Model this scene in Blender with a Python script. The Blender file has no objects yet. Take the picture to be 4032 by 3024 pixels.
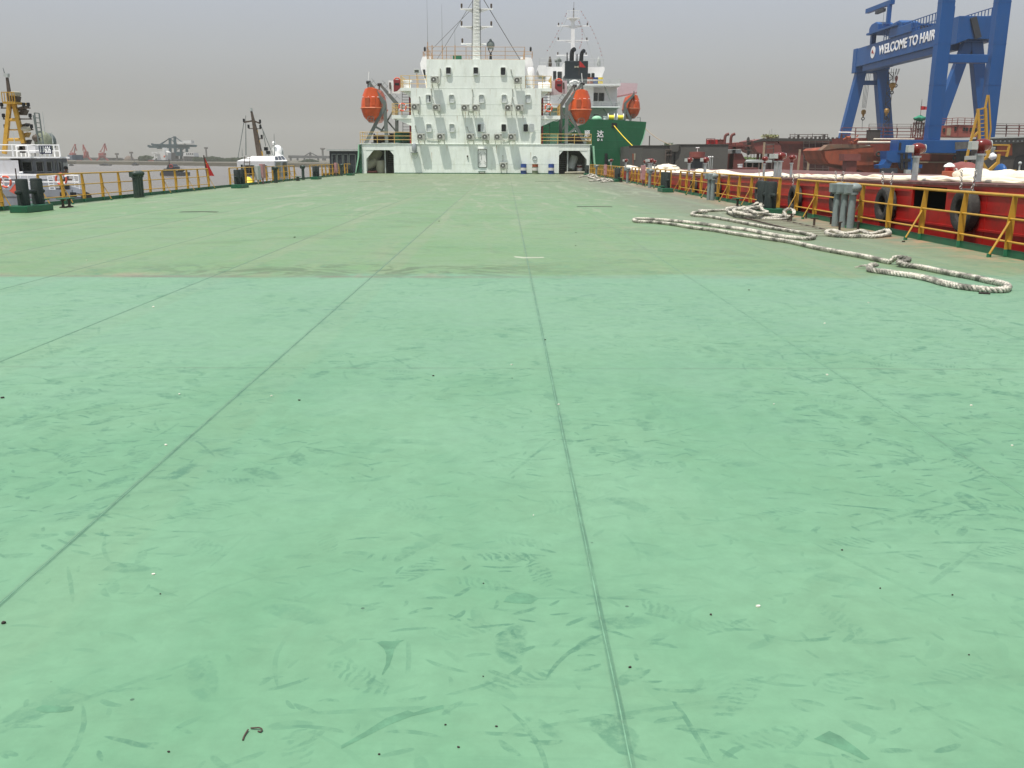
import bpy, math, random
from mathutils import Vector, Matrix, noise
R = math.radians
sc = bpy.context.scene
rnd = random.Random(7)
# ---------------- camera ----------------
F, CX, CY, CAMH = 3632.0, 2016.0, 1512.0, 1.6
PITCH, YAW = math.atan(889 / F), math.atan(26 * math.cos(math.atan(889 / F)) / F)
cam = bpy.data.cameras.new('camera'); co = bpy.data.objects.new('camera', cam)
sc.collection.objects.link(co); sc.camera = co
cam.sensor_width = 36; cam.lens = 36 * F / 4032; cam.clip_start = 0.05; cam.clip_end = 9000
co.location = (0, 0, CAMH); co.rotation_euler = (math.pi / 2 - PITCH, 0, -YAW)
CM = (Matrix.Rotation(-YAW, 3, 'Z') @ Matrix.Rotation(math.pi / 2 - PITCH, 3, 'X') @ Matrix.Rotation(R(.2), 3, 'Z')); co.rotation_euler = CM.to_euler()
# ---------------- sky and sun ----------------
w = bpy.data.worlds.new('World'); sc.world = w; w.use_nodes = True
nt = w.node_tree; nt.nodes.clear()
sky = nt.nodes.new('ShaderNodeTexSky'); sky.sky_type = 'NISHITA'; sky.sun_disc = False
sky.sun_elevation = R(74); sky.sun_rotation = R(232); sky.air_density = 1.3; sky.dust_density = 6.0; sky.ozone_density = 1.0
hs = nt.nodes.new('ShaderNodeHueSaturation'); hs.inputs['Saturation'].default_value = 0.42
mxs = nt.nodes.new('ShaderNodeMix'); mxs.data_type = 'RGBA'; mxs.inputs[0].default_value = 0.72
tcw = nt.nodes.new('ShaderNodeTexCoord'); sxw = nt.nodes.new('ShaderNodeSeparateXYZ'); nt.links.new(tcw.outputs['Generated'], sxw.inputs[0])
rmw = nt.nodes.new('ShaderNodeValToRGB'); nt.links.new(sxw.outputs[2], rmw.inputs[0]); nt.links.new(rmw.outputs[0], mxs.inputs[7])
cr = rmw.color_ramp; cr.elements[0].position = 0.0; cr.elements[0].color = (3.6, 3.5, 3.25, 1); cr.elements[1].position = .5; cr.elements[1].color = (5.8, 6.6, 8.0, 1)
for p_, c_ in ((.05, (4.3, 4.3, 4.15, 1)), (.10, (5.0, 5.2, 5.4, 1)), (.15, (5.3, 5.7, 6.4, 1)), (.2, (5.3, 5.9, 7.5, 1))):
    e_ = cr.elements.new(p_); e_.color = c_
bg = nt.nodes.new('ShaderNodeBackground'); bg.inputs['Strength'].default_value = 0.104
wo = nt.nodes.new('ShaderNodeOutputWorld')
L = nt.links.new
L(sky.outputs[0], hs.inputs['Color']); L(hs.outputs[0], mxs.inputs[6]); L(mxs.outputs[2], bg.inputs[0]); L(bg.outputs[0], wo.inputs[0])
sun = bpy.data.lights.new('sun', 'SUN'); sun.energy = 5.0; sun.angle = R(0.6); sun.color = (1, .95, .87)
so = bpy.data.objects.new('sun', sun); sc.collection.objects.link(so)
SV = Vector((-.215, -.235, 1)).normalized(); so.rotation_euler = SV.to_track_quat('Z', 'Y').to_euler()
so.location = (0, 0, 80)
sc.view_settings.view_transform = 'Standard'; sc.view_settings.look = 'None'; sc.view_settings.exposure = 0; sc.view_settings.gamma = 1
sc.render.engine = 'CYCLES'; sc.cycles.use_denoising = True
sc.cycles.max_bounces = 6; sc.cycles.diffuse_bounces = 3; sc.cycles.glossy_bounces = 3; sc.cycles.volume_bounces = 1

# ---------------- helpers ----------------
def P(px, py, Y=None, X=None, z=None):
    """world point seen at photo pixel (px,py) on the plane y=Y, x=X or z=z"""
    d = CM @ Vector(((px - CX) / F, (CY - py) / F, -1))
    o = Vector((0, 0, CAMH))
    t = Y / d.y if Y is not None else (X / d.x if X is not None else (z - CAMH) / d.z)
    return o + d * t

def V(*a): return Vector(a)

class B:
    def __init__(s): s.v = []; s.f = []
    def add(s, vs, fs):
        o = len(s.v); s.v += [Vector(q) for q in vs]; s.f += [tuple(i + o for i in t) for t in fs]; return s
    def box(s, x0, x1, y0, y1, z0, z1):
        vs = [(x, y, z) for z in (z0, z1) for y in (y0, y1) for x in (x0, x1)]
        return s.add(vs, [(0, 2, 3, 1), (4, 5, 7, 6), (0, 1, 5, 4), (2, 6, 7, 3), (0, 4, 6, 2), (1, 3, 7, 5)])
    def bar(s, p, q, w, h=None, up=(0, 0, 1), w2=None, h2=None):
        p, q = Vector(p), Vector(q); h = w if h is None else h; w2 = w if w2 is None else w2; h2 = h if h2 is None else h2
        d = (q - p).normalized(); u = Vector(up)
        if abs(d.dot(u)) > .98: u = Vector((0, 1, 0))
        r = d.cross(u).normalized(); u = r.cross(d).normalized()
        vs = []
        for c, a, b in ((p, w, h), (q, w2, h2)):
            for i, j in ((-1, -1), (1, -1), (1, 1), (-1, 1)): vs.append(c + r * (a / 2 * i) + u * (b / 2 * j))
        return s.add(vs, [(3, 2, 1, 0), (4, 5, 6, 7), (0, 1, 5, 4), (1, 2, 6, 5), (2, 3, 7, 6), (3, 0, 4, 7)])
    def cyl(s, p, q, r, r2=None, n=12):
        p, q = Vector(p), Vector(q); r2 = r if r2 is None else r2
        d = (q - p).normalized(); a = Vector((0, 0, 1)) if abs(d.z) < .9 else Vector((1, 0, 0))
        e = d.cross(a).normalized(); g = d.cross(e)
        vs = [c + (e * math.cos(2 * math.pi * i / n) + g * math.sin(2 * math.pi * i / n)) * rr for c, rr in ((p, r), (q, r2)) for i in range(n)]
        fs = [(i, (i + 1) % n, n + (i + 1) % n, n + i) for i in range(n)] + [tuple(range(n - 1, -1, -1)), tuple(range(n, 2 * n))]
        return s.add(vs, fs)
    def tube(s, pts, r, n=8, caps=True):
        pts = [Vector(p) for p in pts]; m = len(pts); rr = r if isinstance(r, (list, tuple)) else [r] * m
        vs = []; prev = None
        for i, p in enumerate(pts):
            t = (pts[min(i + 1, m - 1)] - pts[max(i - 1, 0)]); t = t.normalized() if t.length > 1e-9 else Vector((0, 0, 1))
            if prev is None:
                a = Vector((0, 0, 1)) if abs(t.z) < .9 else Vector((1, 0, 0)); e = t.cross(a).normalized()
            else:
                e = prev - t * prev.dot(t); e = e.normalized() if e.length > 1e-6 else t.cross(Vector((0, 1, .3))).normalized()
            prev = e; g = t.cross(e)
            vs += [p + (e * math.cos(2 * math.pi * k / n) + g * math.sin(2 * math.pi * k / n)) * rr[i] for k in range(n)]
        fs = [(i * n + k, i * n + (k + 1) % n, (i + 1) * n + (k + 1) % n, (i + 1) * n + k) for i in range(m - 1) for k in range(n)]
        if caps: fs += [tuple(range(n - 1, -1, -1)), tuple((m - 1) * n + k for k in range(n))]
        return s.add(vs, fs)
    def sph(s, c, rx, ry=None, rz=None, nu=14, nv=8):
        ry = rx if ry is None else ry; rz = rx if rz is None else rz; c = Vector(c)
        vs = [c + Vector((0, 0, -rz))]
        for j in range(1, nv):
            a = -math.pi / 2 + math.pi * j / nv
            for i in range(nu):
                b = 2 * math.pi * i / nu; vs.append(c + Vector((rx * math.cos(a) * math.cos(b), ry * math.cos(a) * math.sin(b), rz * math.sin(a))))
        vs.append(c + Vector((0, 0, rz))); T = len(vs) - 1
        fs = [(0, 1 + (i + 1) % nu, 1 + i) for i in range(nu)]
        for j in range(nv - 2):
            for i in range(nu):
                a0 = 1 + j * nu; fs.append((a0 + i, a0 + (i + 1) % nu, a0 + nu + (i + 1) % nu, a0 + nu + i))
        a0 = 1 + (nv - 2) * nu; fs += [(T, a0 + i, a0 + (i + 1) % nu) for i in range(nu)]
        return s.add(vs, fs)
    def prism(s, poly, ax, a, b):
        n = len(poly)
        m = {'y': lambda p, t: (p[0], t, p[1]), 'x': lambda p, t: (t, p[0], p[1]), 'z': lambda p, t: (p[0], p[1], t)}[ax]
        vs = [m(p, a) for p in poly] + [m(p, b) for p in poly]
        return s.add(vs, [tuple(range(n)), tuple(range(2 * n - 1, n - 1, -1))] + [(i, n + i, n + (i + 1) % n, (i + 1) % n) for i in range(n)])
    def loft(s, rings, caps=True):
        n = len(rings[0]); vs = [p for r in rings for p in r]
        fs = [(j * n + i, j * n + (i + 1) % n, (j + 1) * n + (i + 1) % n, (j + 1) * n + i) for j in range(len(rings) - 1) for i in range(n)]
        if caps: fs += [tuple(range(n - 1, -1, -1)), tuple((len(rings) - 1) * n + i for i in range(n))]
        return s.add(vs, fs)
    def torus(s, c, Rr, r, ax='x', nu=28, nv=10, sq=1.0):
        c = Vector(c); vs = []
        for i in range(nu):
            a = 2 * math.pi * i / nu
            for j in range(nv):
                b = 2 * math.pi * j / nv; rr = Rr + r * math.cos(b); h = r * sq * math.sin(b)
                x, y = rr * math.cos(a), rr * math.sin(a)
                vs.append(c + Vector({'x': (h, x, y), 'y': (x, h, y), 'z': (x, y, h)}[ax]))
        return s.add(vs, [(i * nv + j, ((i + 1) % nu) * nv + j, ((i + 1) % nu) * nv + (j + 1) % nv, i * nv + (j + 1) % nv) for i in range(nu) for j in range(nv)])
    def lathe(s, c, prof, n=20):
        c = Vector(c)
        rings = [[c + Vector((r * math.cos(2 * math.pi * i / n), r * math.sin(2 * math.pi * i / n), z)) for i in range(n)] for r, z in prof]
        return s.loft(rings)

ORG = {}
def obj(name, b, mat, parent=None, smooth=False, bevel=0, sharp=35):
    if parent is not None: org = ORG[parent.name]
    else:
        xs = [q.x for q in b.v]; ys = [q.y for q in b.v]; zs = [q.z for q in b.v]
        org = Vector(((min(xs) + max(xs)) / 2, (min(ys) + max(ys)) / 2, min(zs)))
    me = bpy.data.meshes.new(name); me.from_pydata([q - org for q in b.v], [], b.f); me.validate()
    import bmesh
    bm = bmesh.new(); bm.from_mesh(me); bmesh.ops.recalc_face_normals(bm, faces=bm.faces); bm.to_mesh(me); bm.free()
    if mat: me.materials.append(mat)
    if smooth:
        me.polygons.foreach_set('use_smooth', [True] * len(me.polygons)); me.set_sharp_from_angle(angle=R(sharp))
    o = bpy.data.objects.new(name, me); sc.collection.objects.link(o)
    if parent is not None: o.parent = parent
    else: o.location = org
    if bevel:
        m = o.modifiers.new('bevel', 'BEVEL'); m.width = bevel; m.segments = 2; m.limit_method = 'ANGLE'
    ORG[o.name] = org
    return o
def tag(o, label=None, cat=None, group=None, kind=None):
    if label: o['label'] = label
    if cat: o['category'] = cat
    if group: o['group'] = group
    if kind: o['kind'] = kind
    return o
def thing(name, label, cat, loc, group=None):
    o = bpy.data.objects.new(name, None); sc.collection.objects.link(o); o.empty_display_size = .2
    o.location = loc; ORG[o.name] = Vector(loc); return tag(o, label, cat, group)
def dup(root, loc, rotz=0, label=None, scale=None):
    def cp(o, par):
        c = o.copy(); sc.collection.objects.link(c)
        if par is not None: c.parent = par
        for ch in o.children: cp(ch, c)
        return c
    r = cp(root, None); r.location = loc; r.rotation_euler = (0, 0, rotz)
    ORG[r.name] = Vector(loc)
    if scale: r.scale = (scale,) * 3
    if label: r['label'] = label
    return r
def text(name, body, size, loc, rot, mat, parent, depth=.02, width=None, bold=0):
    c = bpy.data.curves.new(name, 'FONT'); c.body = body; c.size = size; c.extrude = depth; c.align_x = 'LEFT'; c.align_y = 'BOTTOM'; c.offset = bold
    t = bpy.data.objects.new('tmp', c); sc.collection.objects.link(t); bpy.context.view_layer.update()
    me = bpy.data.meshes.new_from_object(t.evaluated_get(bpy.context.evaluated_depsgraph_get())); bpy.data.objects.remove(t)
    xs = [v.co.x for v in me.vertices]; k = width / (max(xs) - min(xs)) if width else 1; x0 = min(xs); y0 = min(v.co.y for v in me.vertices)
    Mx = Matrix.Translation(Vector(loc) - ORG[parent.name]) @ __import__('mathutils').Euler(rot).to_matrix().to_4x4() @ Matrix.Diagonal((k, 1, 1, 1)) @ Matrix.Translation((-x0, -y0, 0))
    me.transform(Mx); me.materials.clear(); me.materials.append(mat)
    o = bpy.data.objects.new(name, me); sc.collection.objects.link(o); o.parent = parent; ORG[o.name] = ORG[parent.name]
    return o

# ---------------- materials ----------------
def mat(name, col, rough=.5, metal=0, var=.12, scale=3.0, dirt=None, dirtamt=.5, bump=.0, bscale=20, spec=.4, stretch=(1, 1, 1)):
    """painted / weathered surface: base colour with blotches, dirt patches and a fine bump"""
    m = bpy.data.materials.new(name); m.use_nodes = True; n = m.node_tree; n.nodes.clear(); N = n.nodes.new; K = n.links.new
    o = N('ShaderNodeOutputMaterial'); p = N('ShaderNodeBsdfPrincipled'); K(p.outputs[0], o.inputs[0])
    p.inputs['Roughness'].default_value = rough; p.inputs['Metallic'].default_value = metal
    p.inputs['Specular IOR Level'].default_value = spec
    tc = N('ShaderNodeNewGeometry'); mp = N('ShaderNodeMapping'); mp.inputs['Scale'].default_value = stretch; K(tc.outputs['Position'], mp.inputs[0])
    ns = N('ShaderNodeTexNoise'); ns.inputs['Scale'].default_value = scale; ns.inputs['Detail'].default_value = 6; ns.inputs['Roughness'].default_value = .62
    K(mp.outputs[0], ns.inputs['Vector'])
    r = N('ShaderNodeMapRange'); r.inputs[1].default_value = .3; r.inputs[2].default_value = .7; r.inputs[3].default_value = 1 - var; r.inputs[4].default_value = 1 + var
    K(ns.outputs[0], r.inputs[0])
    mu = N('ShaderNodeMix'); mu.data_type = 'RGBA'; mu.blend_type = 'MULTIPLY'; mu.inputs[0].default_value = 1; mu.inputs[6].default_value = (*col, 1)
    K(r.outputs[0], mu.inputs[7]); out = mu.outputs[2]
    if dirt:
        n2 = N('ShaderNodeTexNoise'); n2.inputs['Scale'].default_value = scale * 1.7; n2.inputs['Detail'].default_value = 8; n2.inputs['Roughness'].default_value = .7
        K(mp.outputs[0], n2.inputs['Vector'])
        r2 = N('ShaderNodeMapRange'); r2.inputs[1].default_value = .52; r2.inputs[2].default_value = .72; r2.inputs[4].default_value = dirtamt
        K(n2.outputs[0], r2.inputs[0])
        mx = N('ShaderNodeMix'); mx.data_type = 'RGBA'; K(r2.outputs[0], mx.inputs[0]); K(out, mx.inputs[6]); mx.inputs[7].default_value = (*dirt, 1); out = mx.outputs[2]
    K(out, p.inputs['Base Color'])
    if bump:
        n3 = N('ShaderNodeTexNoise'); n3.inputs['Scale'].default_value = bscale; n3.inputs['Detail'].default_value = 4; K(tc.outputs['Position'], n3.inputs['Vector'])
        bp = N('ShaderNodeBump'); bp.inputs['Strength'].default_value = bump; bp.inputs['Distance'].default_value = .05; K(n3.outputs[0], bp.inputs['Height']); K(bp.outputs[0], p.inputs['Normal'])
    return m
M = {
 'white': mat('white_paint', (.82, .87, .81), .55, var=.08, scale=.8, dirt=(.55, .57, .46), dirtamt=.55, bump=.35, bscale=.9, stretch=(1.6, 1, .35)),
 'whiteclean': mat('clean_white_paint', (.82, .82, .80), .4, var=.05),
 'grey': mat('grey_paint', (.135, .16, .15), .5, dirt=(.14, .12, .09), dirtamt=.5),
 'greylight': mat('light_grey_paint', (.42, .45, .43), .5, dirt=(.2, .17, .12), dirtamt=.4),
 'galv': mat('galvanised_steel', (.36, .39, .40), .42, .4, dirt=(.25, .14, .12), dirtamt=.5, scale=5),
 'orange': mat('orange_fibreglass', (.56, .085, .018), .38, var=.1, dirt=(.35, .1, .05), dirtamt=.35),
 'orangedark': mat('faded_orange_fibreglass', (.40, .085, .03), .5, var=.12),
 'yellow': mat('yellow_paint', (.47, .265, .03), .42, var=.12, scale=6, dirt=(.35, .2, .06), dirtamt=.45),
 'yellowpale': mat('pale_yellow_paint', (.62, .42, .13), .5, var=.12, dirt=(.3, .15, .07), dirtamt=.5),
 'green': mat('dark_green_paint', (.014, .105, .05), .5, var=.15, scale=4, dirt=(.05, .07, .05), dirtamt=.5),
 'shipgreen': mat('ship_green_paint', (.005, .10, .038), .42, var=.12, scale=.5, dirt=(.02, .13, .06), dirtamt=.5, stretch=(1, 1, .3)),
 'palegreen': mat('pale_green_paint', (.30, .58, .38), .5),
 'bollard': mat('bollard_paint', (.012, .02, .018), .7, var=.3, scale=7, dirt=(.05, .058, .05), dirtamt=.6, bump=.3, bscale=40),
 'ventgreen': mat('grey_green_paint', (.03, .05, .04), .5, var=.2, scale=6, dirt=(.12, .13, .1), dirtamt=.5),
 'ventgrey': mat('vent_grey_paint', (.20, .24, .235), .5, var=.12, scale=6, dirt=(.1, .1, .08), dirtamt=.4),
 'red': mat('red_hull_paint', (.38, .012, .009), .38, var=.22, scale=1.2, dirt=(.13, .015, .012), dirtamt=.7, stretch=(1, 1, 1)),
 'redbrown': mat('red_primer', (.14, .035, .028), .65, var=.25, scale=.35, dirt=(.075, .035, .03), dirtamt=.7),
 'redprimer': mat('light_red_primer', (.22, .062, .05), .65, var=.2, scale=.3, dirt=(.10, .035, .03), dirtamt=.6),
 'rust': mat('rusty_steel', (.27, .06, .025), .7, var=.3, scale=.6, dirt=(.12, .05, .03), dirtamt=.8, stretch=(1, 1, .4)),
 'darksteel': mat('dark_mill_steel', (.055, .05, .045), .7, var=.3, scale=.6, dirt=(.03, .028, .025), dirtamt=.6),
 'scaf': mat('scaffold_steel', (.13, .10, .085), .6, var=.2),
 'blue': mat('crane_blue_paint', (.004, .072, .245), .45, var=.14, scale=.25, dirt=(.03, .07, .14), dirtamt=.45, stretch=(1, 1, .3)),
 'black': mat('black_paint', (.012, .013, .015), .45, var=.2),
 'funnel': mat('funnel_paint', (.014, .022, .028), .45, var=.15),
 'glass': mat('dark_window_glass', (.015, .018, .02), .12, var=.1, spec=.6),
 'curtain': mat('curtained_window', (.52, .56, .55), .25, var=.15, scale=2.5, spec=.6),
 'dkgrey': mat('olive_grey_primer', (.085, .083, .075), .75, var=.1, scale=.3, bump=.2, bscale=8),
 'dkblue': mat('dark_blue_grey_paint', (.03, .035, .045), .6, var=.15),
 'rubber': mat('worn_tyre_rubber', (.035, .033, .030), .8, var=.25, scale=9, dirt=(.11, .095, .08), dirtamt=.7, bump=.4, bscale=60),
 'chain': mat('chain_steel', (.45, .43, .40), .4, .5, var=.3, scale=20),
 'tarp': mat('cream_tarpaulin', (.74, .67, .54), .7, var=.12, scale=1.2, bump=.5, bscale=2.5, dirt=(.45, .38, .28), dirtamt=.5),
 'flagred': mat('red_flag_cloth', (.45, .018, .02), .7, var=.12, scale=5),
 'flagfade': mat('faded_flag_cloth', (.62, .11, .07), .7, var=.12, scale=5),
 'flagyel': mat('flag_star_yellow', (.8, .6, .08), .7),
 'pink': mat('faded_pink_paint', (.40, .20, .20), .6, var=.2, dirt=(.5, .42, .4), dirtamt=.6),
 'wing': mat('weathered_wing_paint', (.55, .46, .48), .6, var=.08),
 'lifering': mat('life_ring_orange', (.70, .12, .06), .5, var=.1),
 'ropeyel': mat('yellow_mooring_rope', (.80, .62, .05), .7, var=.15, scale=9),
 'winch': mat('winch_yellow_paint', (.85, .65, .04), .5, var=.1),
 'skin': mat('skin', (.20, .10, .065), .6), 'hair': mat('black_hair', (.01, .009, .008), .7), 'shirt': mat('blue_shirt_cloth', (.10, .17, .22), .8),
 'tuggrey': mat('tug_grey_paint', (.26, .28, .31), .5, var=.08, dirt=(.2, .17, .13), dirtamt=.45, stretch=(1, 1, .4)),
 'tugwhite': mat('tug_white_paint', (.52, .52, .53), .5, var=.06, dirt=(.4, .36, .3), dirtamt=.4, stretch=(1, 1, .4)),
 'mast': mat('tug_mast_yellow', (.44, .25, .03), .5, var=.15, scale=4),
 'mastbrown': mat('brown_mast_paint', (.075, .055, .04), .6, var=.25, scale=4),
 'farred': mat('far_crane_red', (.30, .045, .04), .6), 'farblue': mat('far_unloader_blue', (.012, .05, .065), .6),
 'farwhite': mat('far_white_paint', (.6, .6, .58), .6), 'fardark': mat('far_dark_steel', (.05, .05, .055), .7, scale=.05, var=.3),
 'farbuild': mat('far_concrete', (.13, .12, .11), .8, scale=.05, var=.25), 'farbrown': mat('far_ore', (.12, .09, .07), .8, scale=.05, var=.3),
 'foliage': mat('foliage', (.045, .075, .028), .7, var=.5, scale=.6), 'foliagebright': mat('bright_foliage', (.11, .17, .035), .7, var=.5, scale=.8),
 'bark': mat('bark', (.08, .06, .045), .8, bump=.3),
 'quay': mat('quay_concrete', (.16, .14, .12), .85, var=.25, scale=.2, dirt=(.1, .06, .045), dirtamt=.6),
 'bank': mat('river_bank_soil', (.10, .09, .065), .9, var=.3, scale=.05),
 'letter': mat('white_lettering', (.85, .86, .85), .5, var=.03),
 'wood': mat('weathered_wood', (.35, .27, .18), .8, var=.2), 'stub': mat('rusty_stub_steel', (.07, .045, .035), .7, var=.3, scale=8),
 'drumblue': mat('blue_drum_paint', (.02, .05, .20), .4, var=.12, scale=5), 'drumwhite': mat('white_drum_band', (.62, .60, .56), .5, var=.1, scale=6, dirt=(.4, .15, .1), dirtamt=.5),
 'beige': mat('beige_container', (.34, .32, .24), .6, var=.1), 'chip': mat('pale_paint_chip', (.75, .70, .60), .7), 'slag': mat('dark_slag_bit', (.03, .02, .018), .7),
 'green net': mat('green_netting', (.03, .22, .13), .8, var=.3, scale=3),
}
# ---------------- node shorthand ----------------
class G:
    def __init__(s, name):
        s.m = bpy.data.materials.new(name); s.m.use_nodes = True; s.t = s.m.node_tree; s.t.nodes.clear()
        s.o = s.t.nodes.new('ShaderNodeOutputMaterial'); s.p = s.t.nodes.new('ShaderNodeBsdfPrincipled'); s.k(s.p.outputs[0], s.o.inputs[0])
        s.pos = s.t.nodes.new('ShaderNodeNewGeometry').outputs['Position']
    def k(s, a, b):
        if hasattr(a, 'links') or isinstance(a, bpy.types.NodeSocket): s.t.links.new(a, b)
        else: b.default_value = a
    def math(s, op, a, b=0.0, c=None, clamp=False):
        n = s.t.nodes.new('ShaderNodeMath'); n.operation = op; n.use_clamp = clamp; s.k(a, n.inputs[0]); s.k(b, n.inputs[1])
        if c is not None: s.k(c, n.inputs[2])
        return n.outputs[0]
    def vm(s, op, a, b=(0, 0, 0)):
        n = s.t.nodes.new('ShaderNodeVectorMath'); n.operation = op; s.k(a, n.inputs[0]); s.k(b, n.inputs[1]); return n.outputs[0] if op != 'LENGTH' else n.outputs[1]
    def map(s, v, sc=(1, 1, 1), rot=0, loc=(0, 0, 0)):
        n = s.t.nodes.new('ShaderNodeMapping'); s.k(v, n.inputs[0]); n.inputs['Scale'].default_value = sc; n.inputs['Rotation'].default_value = (0, 0, rot); n.inputs['Location'].default_value = loc; return n.outputs[0]
    def noise(s, v, scale, detail=5, rough=.6, dist=0):
        n = s.t.nodes.new('ShaderNodeTexNoise'); s.k(v, n.inputs['Vector']); n.inputs['Scale'].default_value = scale; n.inputs['Detail'].default_value = detail; n.inputs['Roughness'].default_value = rough; n.inputs['Distortion'].default_value = dist; return n.outputs[0]
    def ramp(s, v, a, b, lo=0., hi=1.):
        n = s.t.nodes.new('ShaderNodeMapRange'); n.interpolation_type = 'SMOOTHSTEP'; s.k(v, n.inputs[0]); n.inputs[1].default_value = a; n.inputs[2].default_value = b; n.inputs[3].default_value = lo; n.inputs[4].default_value = hi; return n.outputs[0]
    def mix(s, f, a, b, mode='MIX'):
        n = s.t.nodes.new('ShaderNodeMix'); n.data_type = 'RGBA'; n.blend_type = mode; s.k(f, n.inputs[0])
        for q, i in ((a, 6), (b, 7)): s.k((*q, 1) if isinstance(q, tuple) and len(q) == 3 else q, n.inputs[i])
        return n.outputs[2]
    def xyz(s, v):
        n = s.t.nodes.new('ShaderNodeSeparateXYZ'); s.k(v, n.inputs[0]); return n.outputs
    def bump(s, h, st, dist=.05):
        n = s.t.nodes.new('ShaderNodeBump'); n.inputs['Strength'].default_value = st; n.inputs['Distance'].default_value = dist; s.k(h, n.inputs['Height']); return n.outputs[0]

def deck_material():
    g = G('deck_paint'); pos = g.pos; X, Y, Z = g.xyz(pos)
    big = g.noise(pos, .33, 4); mid = g.noise(pos, 1.1, 6, .65, .6); fine = g.noise(pos, 9, 5, .7)
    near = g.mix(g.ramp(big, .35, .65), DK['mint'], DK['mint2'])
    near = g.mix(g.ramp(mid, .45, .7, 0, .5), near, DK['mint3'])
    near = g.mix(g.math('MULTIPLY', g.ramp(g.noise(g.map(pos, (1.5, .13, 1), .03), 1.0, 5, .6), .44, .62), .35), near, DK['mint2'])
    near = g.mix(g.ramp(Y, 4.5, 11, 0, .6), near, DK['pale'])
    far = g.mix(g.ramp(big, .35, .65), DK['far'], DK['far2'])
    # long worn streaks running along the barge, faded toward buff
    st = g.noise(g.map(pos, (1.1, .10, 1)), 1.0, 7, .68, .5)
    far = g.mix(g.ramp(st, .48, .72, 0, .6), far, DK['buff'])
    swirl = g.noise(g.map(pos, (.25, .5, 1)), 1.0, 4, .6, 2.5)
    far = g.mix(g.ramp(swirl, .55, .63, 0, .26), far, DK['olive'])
    far = g.mix(g.math('MULTIPLY', g.ramp(Y, 20, 75), .55), far, DK['dust_haze'])  # dust mixed with distance haze put into the colour, rising along Y
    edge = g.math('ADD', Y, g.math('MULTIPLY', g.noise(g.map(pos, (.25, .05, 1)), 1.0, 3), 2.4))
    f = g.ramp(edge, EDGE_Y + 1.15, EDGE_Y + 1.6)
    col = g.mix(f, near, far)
    # walked-on grime along the starboard rail
    grm = g.math('MULTIPLY', g.ramp(g.math('ADD', X, g.math('MULTIPLY', mid, 3.0)), 4.2, 8.6), g.ramp(Y, 8, 24))
    col = g.mix(g.math('MULTIPLY', grm, .8), col, DK['grime'])
    # pale repainted bands beside some welds, rust and dirty drips along the paint edge
    sid = g.noise(g.map(pos, (.23, .01, 0)), 1.0, 2); pb = g.math('FRACT', g.math('DIVIDE', g.math('SUBTRACT', X, SEAM0 - .02), 2.2))
    col = g.mix(g.math('MULTIPLY', g.math('MULTIPLY', g.ramp(pb, .13, .16, 1, 0), g.ramp(sid, .42, .55)), g.ramp(Y, EDGE_Y, EDGE_Y + .5, .12, .35)), col, DK['buff'])
    pw = g.ramp(g.noise(g.map(pos, (.9, .16, 1), 0, (7, 3, 0)), 1.0, 6, .7, 1.2), .54, .60)
    col = g.mix(g.math('MULTIPLY', g.math('MULTIPLY', pw, g.ramp(Y, 16, 34)), .7), col, (.24, .27, .18))
    ed = g.math('MULTIPLY', g.ramp(g.math('ABSOLUTE', g.math('SUBTRACT', Y, EDGE_Y + .75)), .2, 1.3, 1, 0), g.ramp(g.noise(g.map(pos, (.7, .8, 1), 0, (3, 1, 0)), 1.0, 5, .65, 3.0), .49, .56))
    ed = g.math('MULTIPLY', ed, g.ramp(g.math('ABSOLUTE', g.math('ADD', X, 2.2)), 1.2, 4.2, 1, .15))
    col = g.mix(g.math('MULTIPLY', ed, .75), col, DK['olive'])
    rst = g.math('MULTIPLY', g.ramp(g.math('ABSOLUTE', g.math('SUBTRACT', Y, EDGE_Y + .12)), .0, .45, 1, 0), g.ramp(g.noise(g.map(pos, (.8, .1, 1), 0, (1, 0, 0)), 1.0, 4), .5, .6))
    col = g.mix(g.math('MULTIPLY', rst, g.ramp(X, -2.5, 1.5, .6, .1)), col, (.27, .20, .14))
    grml = g.ramp(g.math('ADD', X, g.math('MULTIPLY', mid, 2.0)), -14.9, -13.6, .35, 0.)
    col = g.mix(grml, col, DK['grime'])
    rs = g.math('MULTIPLY', g.ramp(X, 7.2, 8.4), g.ramp(g.noise(pos, 1.6, 7, .7), .42, .62))
    col = g.mix(g.math('MULTIPLY', rs, .6), col, (.42, .20, .12))
    # darker paint-coloured scuffs: stretched noise in three directions, in patches
    patch = g.math('ADD', g.ramp(g.noise(pos, .55, 3), .40, .60), g.math('MULTIPLY', g.ramp(X, .6, 3.2), .5), clamp=True)
    nearw = g.ramp(Y, 3, 26, 1, .35)
    for rot, sc, a, b, amt in ((.15, (1.6, 7, 1), .57, .66, .16), (-.7, (2.2, 13, 1), .59, .67, .16), (.5, (1.2, 2.2, 1), .56, .72, .22)):
        s_ = g.ramp(g.noise(g.map(pos, sc, rot), 1.0, 3, .55, .9), a, b)
        col = g.mix(g.math('MULTIPLY', g.math('MULTIPLY', s_, patch), g.math('MULTIPLY', nearw, amt)), col, DK['scuff'])
    # boot prints and scuffs: one rotated, bowed stroke per voronoi cell (ribbed ovals are boot soles)
    wob = g.math('MULTIPLY', g.math('SUBTRACT', g.noise(pos, 14, 3), .5), .05); wear = g.ramp(g.noise(pos, 18, 4, .7), .36, .60)
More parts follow.
